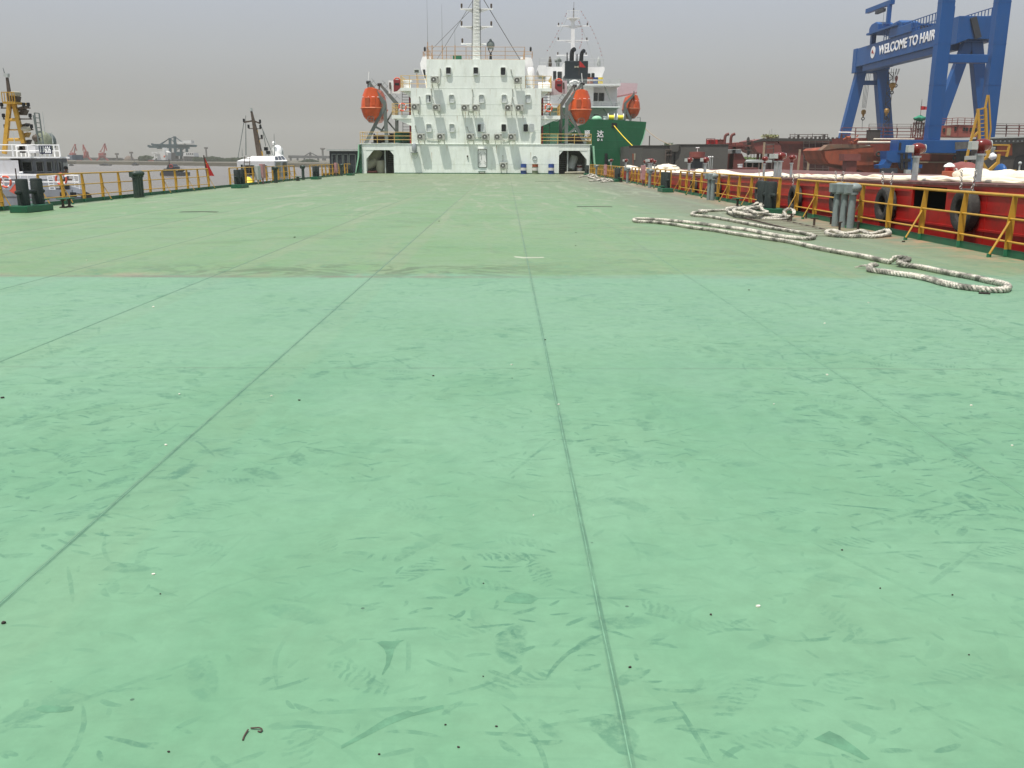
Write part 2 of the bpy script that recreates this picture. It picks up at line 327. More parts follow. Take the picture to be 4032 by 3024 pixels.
    for scl, ul, vl, thr, amt, off, ribs, arng in ((1.9, .145, .050, .25, .75, 0., 1, 6.28), (2.8, .13, .045, .3, .62, 5.3, 1, 6.28), (1.4, .14, .052, .35, .55, 9.1, 0, 6.28),
                                         (3.6, .085, .010, .1, .75, 2.1, 0, 1.4), (2.3, .19, .009, .3, .7, 7.7, 0, 3.1), (5.2, .05, .012, .1, .7, 4.4, 0, 2.), (1.3, .36, .012, .4, .6, 6.1, 0, 3.1), (4.3, .07, .022, .3, .5, 1.2, 0, 6.28), (7.5, .032, .008, .2, .7, 8.8, 0, 6.28)):
        pm = g.map(pos, (1, 1, 1), 0, (off, off * .7, 0))
        vo = g.t.nodes.new('ShaderNodeTexVoronoi'); vo.voronoi_dimensions = '2D'; vo.inputs['Scale'].default_value = scl; g.k(pm, vo.inputs['Vector'])
        loc = g.vm('SUBTRACT', pm, vo.outputs['Position'])
        cr = g.t.nodes.new('ShaderNodeSeparateColor'); g.k(vo.outputs['Color'], cr.inputs[0])
        vr = g.t.nodes.new('ShaderNodeVectorRotate'); vr.rotation_type = 'Z_AXIS'; g.k(loc, vr.inputs['Vector']); g.k(g.math('MULTIPLY', g.math('SUBTRACT', cr.outputs[0], .5), arng), vr.inputs['Angle'])
        u, v, _ = g.xyz(vr.outputs[0])
        bow = g.math('MULTIPLY', g.math('MULTIPLY', u, u), g.math('MULTIPLY', g.math('SUBTRACT', cr.outputs[2], .5), .4 / ul if not ribs and ul < .3 else .0))
        u2 = g.math('ADD', u, wob); v2 = g.math('ADD', g.math('ADD', v, bow), g.math('MULTIPLY', wob, min(1, vl * 22)))
        d = g.math('SQRT', g.math('ADD', g.math('POWER', g.math('DIVIDE', g.math('ABSOLUTE', u2), ul), 2.4), g.math('POWER', g.math('DIVIDE', g.math('ABSOLUTE', v2), vl), 2.0)))
        k_ = g.ramp(d, .8, 1.08, 1, 0)
        if ribs: k_ = g.math('MULTIPLY', k_, g.mix(g.ramp(cr.outputs[2], .3, .32), (1, 1, 1), g.ramp(g.math('SINE', g.math('MULTIPLY', g.math('ADD', u2, g.math('MULTIPLY', v2, .6)), 190)), -.5, .5, .1, 1)))
        on = g.math('MULTIPLY', g.ramp(cr.outputs[1], thr, thr + .5, 0, 1), g.math('ADD', .30, g.math('MULTIPLY', patch, .95)))
        k_ = g.math('MULTIPLY', k_, g.math('MULTIPLY', on, wear))
        col = g.mix(g.math('MULTIPLY', g.math('MULTIPLY', k_, nearw), amt, clamp=True), col, DK['scuff'])
    # dark specks
    sp = g.t.nodes.new('ShaderNodeTexVoronoi'); sp.inputs['Scale'].default_value = 3.0; g.k(pos, sp.inputs['Vector'])
    col = g.mix(g.ramp(sp.outputs[0], .018, .026, .7, 0), col, (.03, .06, .04))
    # seams between plates: dirt beside the weld beads
    wx = g.math('ADD', X, g.math('MULTIPLY', g.noise(g.map(pos, (1, 1.5, 1)), 1.0, 4), .012))
    sm = g.math('ABSOLUTE', g.math('SUBTRACT', g.math('FRACT', g.math('DIVIDE', g.math('SUBTRACT', wx, SEAM0 + .006), 2.2)), .5))
    sd = g.math('MULTIPLY', g.math('SUBTRACT', .5, sm), 2.2)
    sm1 = g.ramp(sd, .006, .014, .7, 0); sm2 = g.ramp(sd, .0, .05, .16, 0); sfar = g.math('MULTIPLY', g.ramp(sd, 0, .05, .38, 0), g.ramp(g.noise(g.map(pos, (.31, .12, 0)), 1.0, 3), .36, .56, .1, 1))
    sm1 = g.math('MULTIPLY', sm1, g.ramp(X, 1.2, 2.2, 1, .5)); sm2 = g.math('MULTIPLY', sm2, g.ramp(X, 1.2, 2.2, 1, .4))
    sm1 = g.math('MULTIPLY', sm1, g.ramp(g.noise(g.map(pos, (0, 2.5, 0)), 1.0, 5, .7), .3, .6, .25, 1))
    col = g.mix(sm1, col, (.055, .14, .09)); col = g.mix(sm2, col, (.08, .17, .11))
    col = g.mix(g.math('MULTIPLY', sfar, g.ramp(Y, 8, 20)), col, (.16, .17, .10))
    ty = g.math('ADD', Y, g.math('MULTIPLY', g.noise(g.map(pos, (.35, 1, 1)), 1.0, 5), .12))
    for y0, a, wd, cc in ((EDGE_Y + .02, .75, .10, (.15, .13, .095)), (7.12, .5, .016, (.09, .13, .09)), (22.3, .5, .05, (.22, .19, .12)), (34, .4, .06, (.2, .19, .12)), (46, .4, .07, (.2, .19, .12)), (59, .35, .08, (.2, .19, .12))):
        dd = g.math('ABSOLUTE', g.math('SUBTRACT', ty, y0)); k_ = g.ramp(dd, wd * .5, wd * 1.6, a, 0)
        k_ = g.math('MULTIPLY', k_, g.ramp(g.noise(g.map(pos, (.5, 0, 0)), 1.0, 4, .7), .34, .66, .1, 1))
        if y0 < 20 and wd > .05: k_ = g.math('MULTIPLY', k_, g.ramp(X, -1.5, 2.5, 1, .2))
        col = g.mix(k_, col, cc)
    col = g.mix(g.ramp(fine, .3, .7, .94, 1.06), (0, 0, 0), col, 'MIX') if False else col
    col = g.mix(1.0, col, g.ramp(fine, .25, .75, .93, 1.07), 'MULTIPLY')
    g.k(col, g.p.inputs['Base Color'])
    g.k(g.ramp(mid, .3, .7, .42, .62), g.p.inputs['Roughness']); g.p.inputs['Specular IOR Level'].default_value = .35
    h = g.math('ADD', g.math('MULTIPLY', g.noise(pos, .9, 2), 1.0), g.math('MULTIPLY', sm1, .25))
    h = g.math('ADD', h, g.math('MULTIPLY', g.noise(pos, 30, 4), .02))
    g.k(g.bump(h, .35, .06), g.p.inputs['Normal'])
    return g.m

def water_material():
    g = G('river_water'); pos = g.pos
    g.k(g.mix(g.noise(pos, .02, 4), (.115, .095, .068), (.15, .125, .09)), g.p.inputs['Base Color'])
    g.p.inputs['Roughness'].default_value = .22; g.p.inputs['Specular IOR Level'].default_value = .5
    a = g.noise(g.map(pos, (.5, 1.1, 1), .3), .9, 6, .6, .4); b = g.noise(g.map(pos, (.5, 1, 1), -.3), .12, 4)
    g.k(g.bump(g.math('ADD', a, g.math('MULTIPLY', b, 2.2)), .75, .5), g.p.inputs['Normal'])
    return g.m

def rope_material():
    g = G('white_mooring_rope'); pos = g.pos
    c = g.mix(g.ramp(g.noise(pos, 3.0, 4, .7), .44, .62), (.64, .60, .51), (.15, .145, .12))
    c = g.mix(g.ramp(g.noise(pos, 38, 3, .7), .46, .62, 0, .75), c, (.10, .10, .085))
    g.k(c, g.p.inputs['Base Color']); g.p.inputs['Roughness'].default_value = .85
    g.k(g.bump(g.noise(pos, 160, 3), .5, .01), g.p.inputs['Normal'])
    return g.m

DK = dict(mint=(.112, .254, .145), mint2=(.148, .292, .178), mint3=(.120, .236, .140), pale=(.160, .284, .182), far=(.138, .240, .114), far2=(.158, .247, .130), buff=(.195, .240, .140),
          olive=(.088, .130, .066), dust_haze=(.165, .175, .112), grime=(.150, .145, .100), scuff=(.066, .170, .104))
EDGE_Y = P(2016, 1090, z=0).y
SEAM0 = P(2488, 3024, z=0).x
XL, XR = -15.3, 8.5
DH = P(1800, 684, z=0).y
WZ = -4.2

# ---------------- setting ----------------
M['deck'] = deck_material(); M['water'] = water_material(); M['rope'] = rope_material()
def struct(name, b, m, parent=None, **k):
    o = obj(name, b, m, parent, **k)
    if parent is None: o['kind'] = 'structure'
    return o
d = B().box(XL - .15, XR + .15, -6, DH + 22, -.02, 0)
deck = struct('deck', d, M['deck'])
d = B().box(XL - .15, XR + .15, -6, DH + 22, -5, -.021)
d.box(8.5, 9.4, DH - 3, DH + 22, -5, -.021); obj('hull_side', d, M['green'], deck)
d = B()
for x in (XL, XR): d.box(x - .012, x + .012, -4, DH - .3, 0, .13)
obj('deck_coaming', d, M['green'], deck)
d = B()      # weld beads
for k in range(-7, 4):
    x = SEAM0 + 2.2 * k; y = -3.
    pts = []
    while y < 40: pts.append(V(x + rnd.uniform(-.002, .002), y, -.0012)); y += .25
    d.tube(pts, .0036, 5)
M['bead'] = mat('weld_bead_paint', (.13, .27, .17), .5, var=.35, scale=6, dirt=(.09, .13, .09), dirtamt=.8)
obj('weld_seam', d, M['bead'], deck)
water = struct('river_water', B().box(-2600, 900, -300, 3200, WZ - .5, WZ), M['water'])
# shipyard ground behind the red barge
q = B().box(22, 420, 55, 900, WZ - .4, -1.3)
struct('shipyard_ground', q, M['quay'])
# far river bank
def bank_poly():
    pts = [(-1500, 1010)]
    for px, py in ((0, 646), (300, 646), (600, 650), (935, 655), (1400, 660)):
        p = P(px, py, z=WZ); pts.append((p.x, p.y))
    return pts
bp = bank_poly(); bp += [(40, bp[-1][1] - 20), (40, 1900), (-1500, 1900)]
struct('far_bank_ground', B().prism(bp, 'z', WZ - .3, WZ + 2.2), M['bank'])
# ---------------- deckhouse of this barge ----------------
def W(px, py, dy=0): return P(px, py, Y=DH + dy)
def wx(px, py=460): return P(px, py, Y=DH).x
def wz(py): return P(1870, py, Y=DH).z
Z1, Z2, Z3, Z4 = wz(568.5), wz(453.5), wz(347), wz(234)
xl0, xl1, xr1, xr0 = wx(1411, 600), wx(1551, 640), wx(2200, 640), wx(2336, 600)
ZH = wz(592)
dh = thing('deckhouse', 'white deckhouse of the barge with four storeys of small windows behind the green deck', 'deckhouse', (0, DH, 0))
b = B()
D2 = DH + 13
b.box(xl1, xr1, DH, D2, 0.002, Z1)                             # centre of the lowest storey
b.box(xl0 + .35, xl1 - .002, DH + .02, D2, ZH, Z1); b.box(xr1 + .002, xr0 - .35, DH + .02, D2, ZH, Z1)   # headers above the side passages
b.box(xl0 + .35, xl0 + .8, DH + .03, D2 - .1, .002, ZH - .002); b.box(xr0 - .65, xr0 - .35, DH + .03, D2 - .1, .002, ZH - .002)
for s_, xe, xi in ((1, xl0 + .8, xl1), (-1, xr0 - .65, xr1)):
    for c, u in ((xe, 1), (xi, -1)):
        u *= s_; k_ = .8 if abs(u) == 1 and c == xe else .45; b.prism([(c, ZH - .003), (c + u * k_, ZH - .003), (c, ZH - k_ * 1.15)], 'y', DH + .05, DH + .35)
t0, t1, u0, u1 = wx(1619), wx(2130), wx(1680, 290), wx(2067.5, 290)
b.box(t0, t1, DH + .001, D2 - 1, Z1, Z3)
b.box(u0, u1, DH + .002, DH + 9, Z3, Z4)
# storey lips (weld lines between blocks)
for z, a, c in ((Z1, t0, t1), (Z2, t0, t1), (Z3, u0, u1), (wz(410), t0, t1), (wz(299), u0, u1), (wz(510), t0, t1), (wz(645), xl1, xr1), (wz(518), t0, t1)):
    b.bar((a + .02, DH - .002, z), (c - .02, DH - .002, z), .014, .04)
b.bar((xl1, DH - .004, ZH), (xl1, DH - .004, 0), .02, .05); b.bar((xr1, DH - .004, ZH), (xr1, DH - .004, 0), .03, .05)
obj('wall', b, M['white'], dh)
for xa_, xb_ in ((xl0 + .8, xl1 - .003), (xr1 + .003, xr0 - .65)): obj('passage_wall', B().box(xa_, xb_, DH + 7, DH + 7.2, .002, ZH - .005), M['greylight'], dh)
b = B(); b.box(xl0 + .2, xr0 - .2, DH - .05, D2, Z1 + .002, Z1 + .06)
b.box(wx(1541), t0, DH + .4, DH + 6, Z2 - .35, Z2); b.box(t1, wx(2207), DH + .4, DH + 6, Z2 - .35, Z2)
b.box(wx(1575, 345), t0 + .01, DH + .2, DH + 7, Z3 - .28, Z3 + .02); b.box(t1 - .01, wx(2173, 345), DH + .2, DH + 7, Z3 - .28, Z3 + .02)
for (xa, xb, z) in ((wx(1541), t0, Z2 - .35), (wx(1575, 345), t0, Z3 - .28)):
    b.prism([(xa + .3, z), (xb, z), (xb, z - .75)], 'y', DH + .5, DH + .6)
for (xa, xb, z) in ((wx(2207), t1, Z2 - .35), (wx(2173, 345), t1, Z3 - .28)):
    b.prism([(xa - .3, z), (xb, z), (xb, z - .75)], 'y', DH + .5, DH + .6)
obj('balcony_slab', b, M['white'], dh)
# bridge wings seen beyond the top block
b = B()
for s_ in (1, -1):
    pts = [(1690, 222), (1664, 223), (1654, 250), (1658, 274), (1672, 313), (1678, 346), (1700, 346), (1700, 222)] if s_ == 1 else [(2060, 225), (2092, 227), (2100, 252), (2096, 275), (2082, 313), (2074, 346), (2050, 346), (2050, 225)]
    obj('bridge_wing', B().prism([(W(x, y, 8).x, W(x, y, 8).z) for x, y in pts], 'y', DH + 8, DH + 12), M['whiteclean'], dh)
for s_, pts in ((1, [(1664, 274), (1674, 274), (1676, 310), (1672, 308)]), (-1, [(2092, 275), (2083, 275), (2078, 310), (2083, 308)])):
    obj('bridge_window', B().prism([(W(x, y, 7.9).x, W(x, y, 7.9).z) for x, y in pts], 'y', DH + 7.9, DH + 7.98), M['glass'], dh)
b = B(); b.box(xl1, xr1, DH - .03, DH, .003, .09)
obj('skirting', b, M['green'], dh)
# flared bulwarks at both sides of the deckhouse
for s_, pts in ((1, [(1410, 568.5), (1413.5, 568.5), (1413, 620), (1401, 684), (1398, 684), (1408, 620)]), (-1, [(2334, 575), (2340, 575), (2344, 640), (2352, 684), (2344, 684), (2338, 640)])):
    b = B().prism([(W(x, y, -.4).x, W(x, y, -.4).z) for x, y in pts], 'y', DH - .4, DH + 10)
    bl = obj('bulwark', b, M['palegreen'], dh)
for xx, s_ in ((xl0 + .33, 1), (xr0 - .33, -1)):
    b = B().prism([(xx, 0), (xx - s_ * .5, 0), (xx - s_ * .05, 1.6), (xx - s_ * .02, Z1), (xx + s_ * .0, Z1)], 'y', DH - .2, DH)
    obj('bulwark_plate', b, M['green'], dh)

M['framew'] = mat('window_frame_paint', (.62, .65, .60), .45)
def rrect(cx, cz, w, h, r, n=4):
    pts = []
    for k, (sx, sz) in enumerate(((1, 1), (-1, 1), (-1, -1), (1, -1))):
        for i in range(n + 1):
            a = math.pi / 2 * (k + i / n); pts.append((cx + sx * (w / 2 - r) + r * math.cos(a), cz + sz * (h / 2 - r) + r * math.sin(a)))
    return pts
def window(px, py, w=.58, h=.84, pane='glass', proud=.15, half=None):
    c = W(px, py); o = rrect(c.x, c.z, w, h, .14); i = rrect(c.x, c.z, w - .11, h - .11, .10); n = len(o)
    y0, y1 = DH - proud, DH
    b = B(); vs = [(x, y1, z) for x, z in o] + [(x, y0, z) for x, z in o] + [(x, y0, z) for x, z in i] + [(x, y0 + .09, z) for x, z in i]
    fs = []
    for k in range(3): fs += [(k * n + j, k * n + (j + 1) % n, (k + 1) * n + (j + 1) % n, (k + 1) * n + j) for j in range(n)]
    b.add(vs, fs); f = obj('window', b, M['framew'], dh, smooth=True, sharp=40)
    obj('pane', B().prism(i, 'y', y0 + .085, y0 + .1), M[pane], f)
    if half: 
        a, c2 = half
        obj('opening', B().box(c.x + a, c.x + c2, y0 + .07, y0 + .084, c.z - h / 2 + .13, c.z + h / 2 - .13), M['glass'], f)
    return f
for x in (1766, 1873.7, 1981): window(x, 281, pane='glass')
for k, x in enumerate((1687, 1778.5, 1896, 1985, 2079)): window(x, 389, pane='curtain', half=(.08, .22) if k == 0 else None)
for x, pn in ((1689, 'curtain'), (1779.7, 'curtain'), (1983.7, 'glass')): window(x, 504, pane=pn)
for x, hx in ((1890, 1902), (2070, 2093)):
    f = window(x, 504, pane='glass')
    c = W(hx, 504); ang = 1.0 if hx > 2000 else .6
    o = rrect(0, 0, .54, .80, .13); b = B().prism(o, 'y', -.02, .02); m_ = Matrix.Rotation(.25 if hx > 2000 else -.5, 3, 'Z')
    b.v = [m_ @ q + V(c.x, DH - .22, c.z) for q in b.v]
    obj('open_pane', b, M['curtain'], f)
# top-row windows stand half open: pale lower flap
for x, y in ((1766, 293), (1873.7, 293)):
    c = W(x, y); obj('window_flap', B().bar((c.x - .2, DH - .16, c.z), (c.x + .2, DH - .16, c.z), .04, .13), M['curtain'], dh)
# door, porthole
x0, x1, z0, z1 = wx(1884, 620), wx(1915, 620), wz(658), wz(589)
dr = obj('door', B().prism(rrect((x0 + x1) / 2, (z0 + z1) / 2, x1 - x0, z1 - z0, .12), 'y', DH - .07, DH), M['whiteclean'], dh)
obj('door_frame', B().prism(rrect((x0 + x1) / 2, (z0 + z1) / 2, x1 - x0 + .14, z1 - z0 + .14, .16), 'y', DH - .03, DH), M['grey'], dr)
obj('door_hood', B().box(x0 - .05, x1 + .05, DH - .22, DH - .03, z1 + .05, z1 + .11), M['whiteclean'], dr)
b = B()
for k, (zz, sx) in enumerate(((.25, 1), (.75, 1), (.25, -1), (.75, -1))):
    z = z0 + (z1 - z0) * zz; x = x1 - .02 if sx == 1 else x0 + .02; b.bar((x, DH - .12, z - .03), (x - sx * .22, DH - .12, z + .16), .03)
b.bar((x0 + .3, DH - .1, z0 + .75), (x0 + .3, DH - .1, z0 + 1.3), .025)
obj('dog_handle', b, M['grey'], dr)
tag(obj('door_step', B().box(x0 - .02, x1 - .1, DH - .45, DH - .04, .22, .27).box(x0 + .05, x0 + .1, DH - .4, DH - .1, .002, .22).box(x1 - .22, x1 - .17, DH - .4, DH - .1, .002, .22), M['green']), 'small dark green steel step under the white deckhouse door', 'step')
c = W(2105.4, 622.8); b = B().torus((c.x, DH - .03, c.z), .22, .045, 'y', 24, 8); pf = obj('porthole', b, M['greylight'], dh, smooth=True)
obj('pane', B().cyl((c.x, DH - .002, c.z), (c.x, DH - .03, c.z), .20, n=24), M['curtain'], pf)
# floodlight beside the left passage
c = W(1633, 586); fl = thing('floodlight', 'silver capsule floodlight on a bracket high beside the left passage', 'floodlight', (c.x, DH, c.z))
b = B().lathe((c.x, DH - .35, c.z - .3), [(.02, 0), (.24, .02), (.27, .2), (.27, .6), (.2, .8), (.05, .88)], 16); obj('lamp_housing', b, M['galv'], fl, smooth=True)
obj('bracket', B().box(c.x - .38, c.x + .32, DH - .6, DH, c.z - .42, c.z - .36), M['grey'], fl)
pts = [V(c.x - .55, DH - .02, c.z + .15), V(c.x - .5, DH - .06, c.z - .4), V(c.x - .3, DH - .08, c.z - .85), V(c.x + .1, DH - .08, c.z - .98), V(c.x + .35, DH - .08, c.z - .6), V(c.x + .33, DH - .2, c.z - .4)]
obj('cable', B().tube(pts, .015, 6), M['greylight'], fl)
c = W(1841, 615); obj('call_bell', B().sph((c.x, DH - .06, c.z), .09).bar((c.x, DH - .04, c.z - .4), (c.x, DH - .04, c.z), .025), M['mastbrown'], dh)

# ---------------- air conditioner outdoor units ----------------
def make_ac():
    t = thing('air_conditioner', 'x', 'air conditioner', (0, 0, 0), 'air conditioner outdoor units on the deckhouse wall')
    obj('casing', B().box(-.42, .42, -.70, -.30, -.33, .33), M['acwhite'], t, bevel=.02)
    fg = obj('fan_grille', B().cyl((-.10, -.69, 0), (-.10, -.708, 0), .275, n=28), M['acdark'], t, smooth=True)
    for r in (.11, .19, .262): obj('grille_ring', B().torus((-.10, -.712, 0), r, .006 if r < .25 else .014, 'y', 24, 4), M['acwhite'], fg)
    obj('fan_hub', B().cyl((-.10, -.70, 0), (-.10, -.725, 0), .065, n=14), M['whiteclean'], fg)
    obj('badge', B().box(.25, .35, -.708, -.7, .14, .24), M['acdark'], t)
    for x in (-.3, .3): obj('bracket', B().bar((x, -.72, -.35), (x, 0, -.35), .04, .04).bar((x, -.66, -.36), (x, 0, -.70), .035, .035).bar((x, -.012, -.34), (x, -.012, -.74), .035, .03), M['acwhite'], t)
    return t
M['acwhite'] = mat('ac_casing_paint', (.44, .45, .40), .5, var=.08, scale=4, dirt=(.3, .27, .2), dirtamt=.5); M['acdark'] = mat('ac_grille_dark', (.06, .065, .06), .5)
AC = [
 (1713.3, 315.3, 'air conditioner unit under the left dark window of the top row', [(1734, 273), (1733, 300), (1731, 320), (1722, 330)]),
 (2038.8, 318, 'air conditioner unit at the right edge below the top row of windows', [(2012, 276), (2015, 292), (2024, 308)]),
 (1637.4, 422, 'air conditioner unit beside the left life ring balcony, outermost of its row', [(1652, 383), (1653.5, 410), (1652, 440), (1643, 434)]),
 (1720.5, 424, 'second unit from the left life ring balcony in the middle row', [(1697.6, 353), (1700, 380), (1710, 409), (1716, 414)]),
 (1832.6, 425.4, 'left unit of the close pair in the middle of the wall', [(1845, 429), (1855, 432), (1863, 426)]),
 (1874.8, 425.4, 'right unit of the close pair in the middle of the wall, two pipes above it', [(1860, 354), (1862, 380), (1860.5, 384), (1860, 412)]),
 (2002.6, 425.4, 'left unit of the middle row pair below the light window near the right tower edge', [(2018, 354), (2016, 390), (2012, 412)]),
 (2044.3, 425.6, 'right unit of the middle row pair beside the right life ring balcony', [(2018, 386), (2023, 405), (2030, 425)]),
 (1659.5, 538.5, 'lower row air conditioner nearest the silver floodlight', [(1635, 497), (1640, 515), (1648, 530)]),
 (1737.6, 538.5, 'lower row air conditioner joined by a long sagging pipe to the unit at its left', [(1680, 545), (1700, 549), (1722, 550), (1732, 547)]),
 (1853, 539, 'lower row air conditioner left of the half open window above the door', [(1839, 501), (1844, 514), (1852, 525)]),
 (1912.9, 539.5, 'lower row air conditioner straight above the white door', [(1868, 541), (1885, 542), (1900, 541)]),
 (1961, 539.5, 'lower row air conditioner under the black window, left of it', [(1978, 540), (1980, 549), (1988, 553)]),
 (2015.8, 539.5, 'lower row air conditioner under the wide open window, rightmost of its row', [(1977, 553), (1990, 554), (2000, 548), (2008, 543)]),
 (1983.7, 652, 'air conditioner unit low on the wall between the door and the blue drum', [(1980, 614), (1980, 636)]),
]
ac0 = make_ac()
for k, (px, py, lab, pipe) in enumerate(AC):
    c = W(px, py); loc = V(c.x, DH, c.z)
    a = ac0 if k == 0 else dup(ac0, loc, 0, lab)
    a.location = loc; a['label'] = lab; ORG[a.name] = loc
for k, (px, py, lab, pipe) in enumerate(AC):
    a = [o for o in sc.objects if o.get('label') == lab][0]
    pts = [W(*p) for p in pipe]; pts = [V(q.x, DH - .06, q.z) for q in pts]
    b = B().tube(pts, .028, 6)
    if k not in (4, 9, 11, 12, 13): b.cyl(pts[0] + V(0, .06, .02), pts[0] + V(0, -.1, .02), .06, n=10)
    obj('pipe', b, M['acwhite'], a)

# ---------------- pipe railings (deckhouses) ----------------
def railing(name, label, pts, h=1.05, n=3, step=1.6, r=.028, m='yellowpale', group=None, cat='railing', pr=None):
    pts = [Vector(p) for p in pts]; t = thing(name, label, cat, pts[0], group); b = B()
    for i in range(n):
        z = h * (i + 1) / n; b.tube([p + V(0, 0, z) for p in pts], r, 6)
    obj('handrail', b, M[m], t)
    for i in range(len(pts) - 1):
        d = pts[i + 1] - pts[i]; k = max(1, round(d.length / step))
        for j in range(k + (1 if i == len(pts) - 2 else 0)):
            q = pts[i] + d * (j / k); obj('post', B().cyl(q, q + V(0, 0, h), pr or r * 1.2, n=6), M[m], t)
    return t
GR = 'pipe railings on the deckhouse'
zr = Z1 + .062
railing('railing', 'yellow pipe railing on the deck above the left passage', [(xl0 + .25, DH + 5, zr), (xl0 + .25, DH, zr), (t0 - .03, DH, zr)], wz(524) - Z1, 3, 1.9, group=GR)
railing('railing', 'yellow pipe railing on the deck above the right passage', [(t1 + .03, DH, zr), (xr0 - .25, DH, zr), (xr0 - .25, DH + 5, zr)], wz(529) - Z1, 3, 1.9, group=GR)
railing('railing', 'yellow railing of the left balcony that carries a life ring', [(t0 - .03, DH + .45, Z2), (wx(1543), DH + .45, Z2), (wx(1543), DH + 5, Z2)], 1.15, 3, 1.0, group=GR)
railing('railing', 'yellow railing of the right balcony that carries a life ring', [(t1 + .03, DH + .45, Z2), (wx(2205), DH + .45, Z2), (wx(2205), DH + 5, Z2)], 1.15, 3, 1.0, group=GR)
railing('railing', 'yellow railing of the upper left balcony beside the wheelhouse wing', [(u0 - .03, DH + .25, Z3 + .02), (wx(1577, 330), DH + .25, Z3 + .02), (wx(1577, 330), DH + 6, Z3 + .02)], 1.2, 3, 1.0, group=GR)
railing('railing', 'yellow railing of the upper right balcony beside the wheelhouse wing', [(u1 + .03, DH + .25, Z3 + .02), (wx(2171, 330), DH + .25, Z3 + .02), (wx(2171, 330), DH + 6, Z3 + .02)], 1.2, 3, 1.0, group=GR)
M['railrust'] = mat('rusty_pale_rail', (.42, .27, .16), .6, var=.2, scale=5)
railing('railing', 'rusty pale railing around the flat roof of the deckhouse under the mast', [(u1 - .05, DH + 8, Z4), (u1 - .05, DH + .1, Z4), (u0 + .05, DH + .1, Z4), (u0 + .05, DH + 8, Z4), (u1 - .05, DH + 8, Z4)], 1.22, 3, 2.1, m='railrust', group=GR)

# life rings
def ring(c, label, r=.33, ax='y', m='lifering'):
    t = thing('life_ring', label, 'life ring', c, 'life rings'); 
    obj('ring', B().torus(c, r, r * .2, ax, 28, 8), M[m], t, smooth=True)
    b = B()
    for k in range(4):
        a = k * math.pi / 2 + .6; d = V(math.cos(a), 0, math.sin(a)) if ax == 'y' else V(0, math.cos(a), math.sin(a)); q = Vector(c) + d * r
        s_ = V(-math.sin(a), 0, math.cos(a)) if ax == 'y' else V(0, -math.sin(a), math.cos(a))
        b.cyl(q - s_ * .05, q + s_ * .05, r * .22, n=10)
    obj('band', b, M['whiteclean'], t); return t
c = W(1585, 422, .3); ring(c, 'orange life ring on the left balcony railing', .36)
c = W(2160, 425, .3); ring(c, 'orange life ring on the right balcony railing', .36)
for px, py, lab in ((1563, 332, 'dark red hooded life ring box at the left balcony corner'), (2201, 336, 'dark red hooded life ring box at the right balcony corner')):
    c = W(px, py, 1.5); s_ = 1 if px < 2000 else -1
    t = thing('life_ring_box', lab, 'life ring box', c, 'life ring boxes')
    b = B().prism([(c.x - .35 * s_, c.z - .75), (c.x + .0 * s_, c.z - .68), (c.x + .42 * s_, c.z - .3), (c.x + .42 * s_, c.z + .45), (c.x - .35 * s_, c.z + .45)], 'y', c.y - .12, c.y + .12); obj('box', b, mat('faded_dark_red_box', (.22, .025, .03), .5, var=.15), t, bevel=.03)
    obj('ring', B().torus((c.x + .03 * s_, c.y, c.z + .30), .33, .07, 'y', 24, 8), M['lifering'], t, smooth=True)
    obj('slot', B().box(c.x - .2, c.x + .25, c.y - .135, c.y - .12, c.z - .1, c.z + .12), M['black'], t)
# screens with the running light on each side
for px0, px1, s_, lab in ((1529, 1577, 1, 'white screen board behind the left life ring box'), (2171, 2232, -1, 'pale grey slanted screen board behind the right life ring box')):
    a, c = W(px0, 317, 2.5), W(px1, 368, 2.5)
    if s_ == 1: b = B().box(a.x, c.x, DH + 2.5, DH + 2.6, c.z, a.z)
    else: b = B().prism([(a.x, a.z), (c.x, a.z), (c.x - .0, c.z), (a.x - .1, c.z - .2)], 'y', DH + 2.5, DH + 2.6)
    t = obj('screen_board', b, M['whiteclean'] if s_ == 1 else M['wing']); tag(t, lab, 'screen')
    l = B().box((a.x + c.x) / 2 - s_ * .45 - .08, (a.x + c.x) / 2 - s_ * .45 + .08, DH + 2.38, DH + 2.5, (a.z + c.z) / 2 - .2, (a.z + c.z) / 2 + .45)
    obj('running_light', l, M['mastbrown'], t)
# ladders between the decks at both sides
def stair(name, label, p, q, w, n, m, group=None, ax=V(1, 0, 0)):
    p, q = Vector(p), Vector(q); t = thing(name, label, 'ladder', p, group); b = B()
    for s_ in (-1, 1): b.bar(p + ax * (w / 2 * s_), q + ax * (w / 2 * s_), .05, .12)
    obj('stringer', b, M[m], t); b = B()
    for k in range(n):
        c = p + (q - p) * ((k + .5) / n); b.bar(c - ax * w / 2, c + ax * w / 2, .16, .04)
    obj('rung', b, M[m], t); return t
for s_, x in ((1, 1603), (-1, 2146)):
    side = 'left' if s_ == 1 else 'right'
    for za, zb, nm in ((Z1 + .07, Z2, 'lower'), (Z2, Z3, 'upper')):
        a = W(x, 500, 2.0)
        stair('ladder', '%s steel ladder up to the %s' % (side, 'balcony slab with the life ring railing' if nm == 'lower' else 'balcony beside the wheelhouse wing'), (a.x, DH + 1.6, za), (a.x - .1 * s_, DH + 3.2, zb), .9, 9, 'dkgrey', 'side ladders')
M['postred'] = mat('red_pillar_paint', (.22, .02, .03), .5)
for px, lab in ((1616, 'dark red fire pipe running up left of the tower wall'), (2135, 'dark red fire pipe running up right of the tower wall')):
    a = W(px, 500, 1.0); tag(obj('fire_pipe', B().cyl((a.x, DH + 1, Z1 + .065), (a.x, DH + 1, Z3 - .3), .1, n=10), M['postred'], smooth=True), lab, 'pipe')
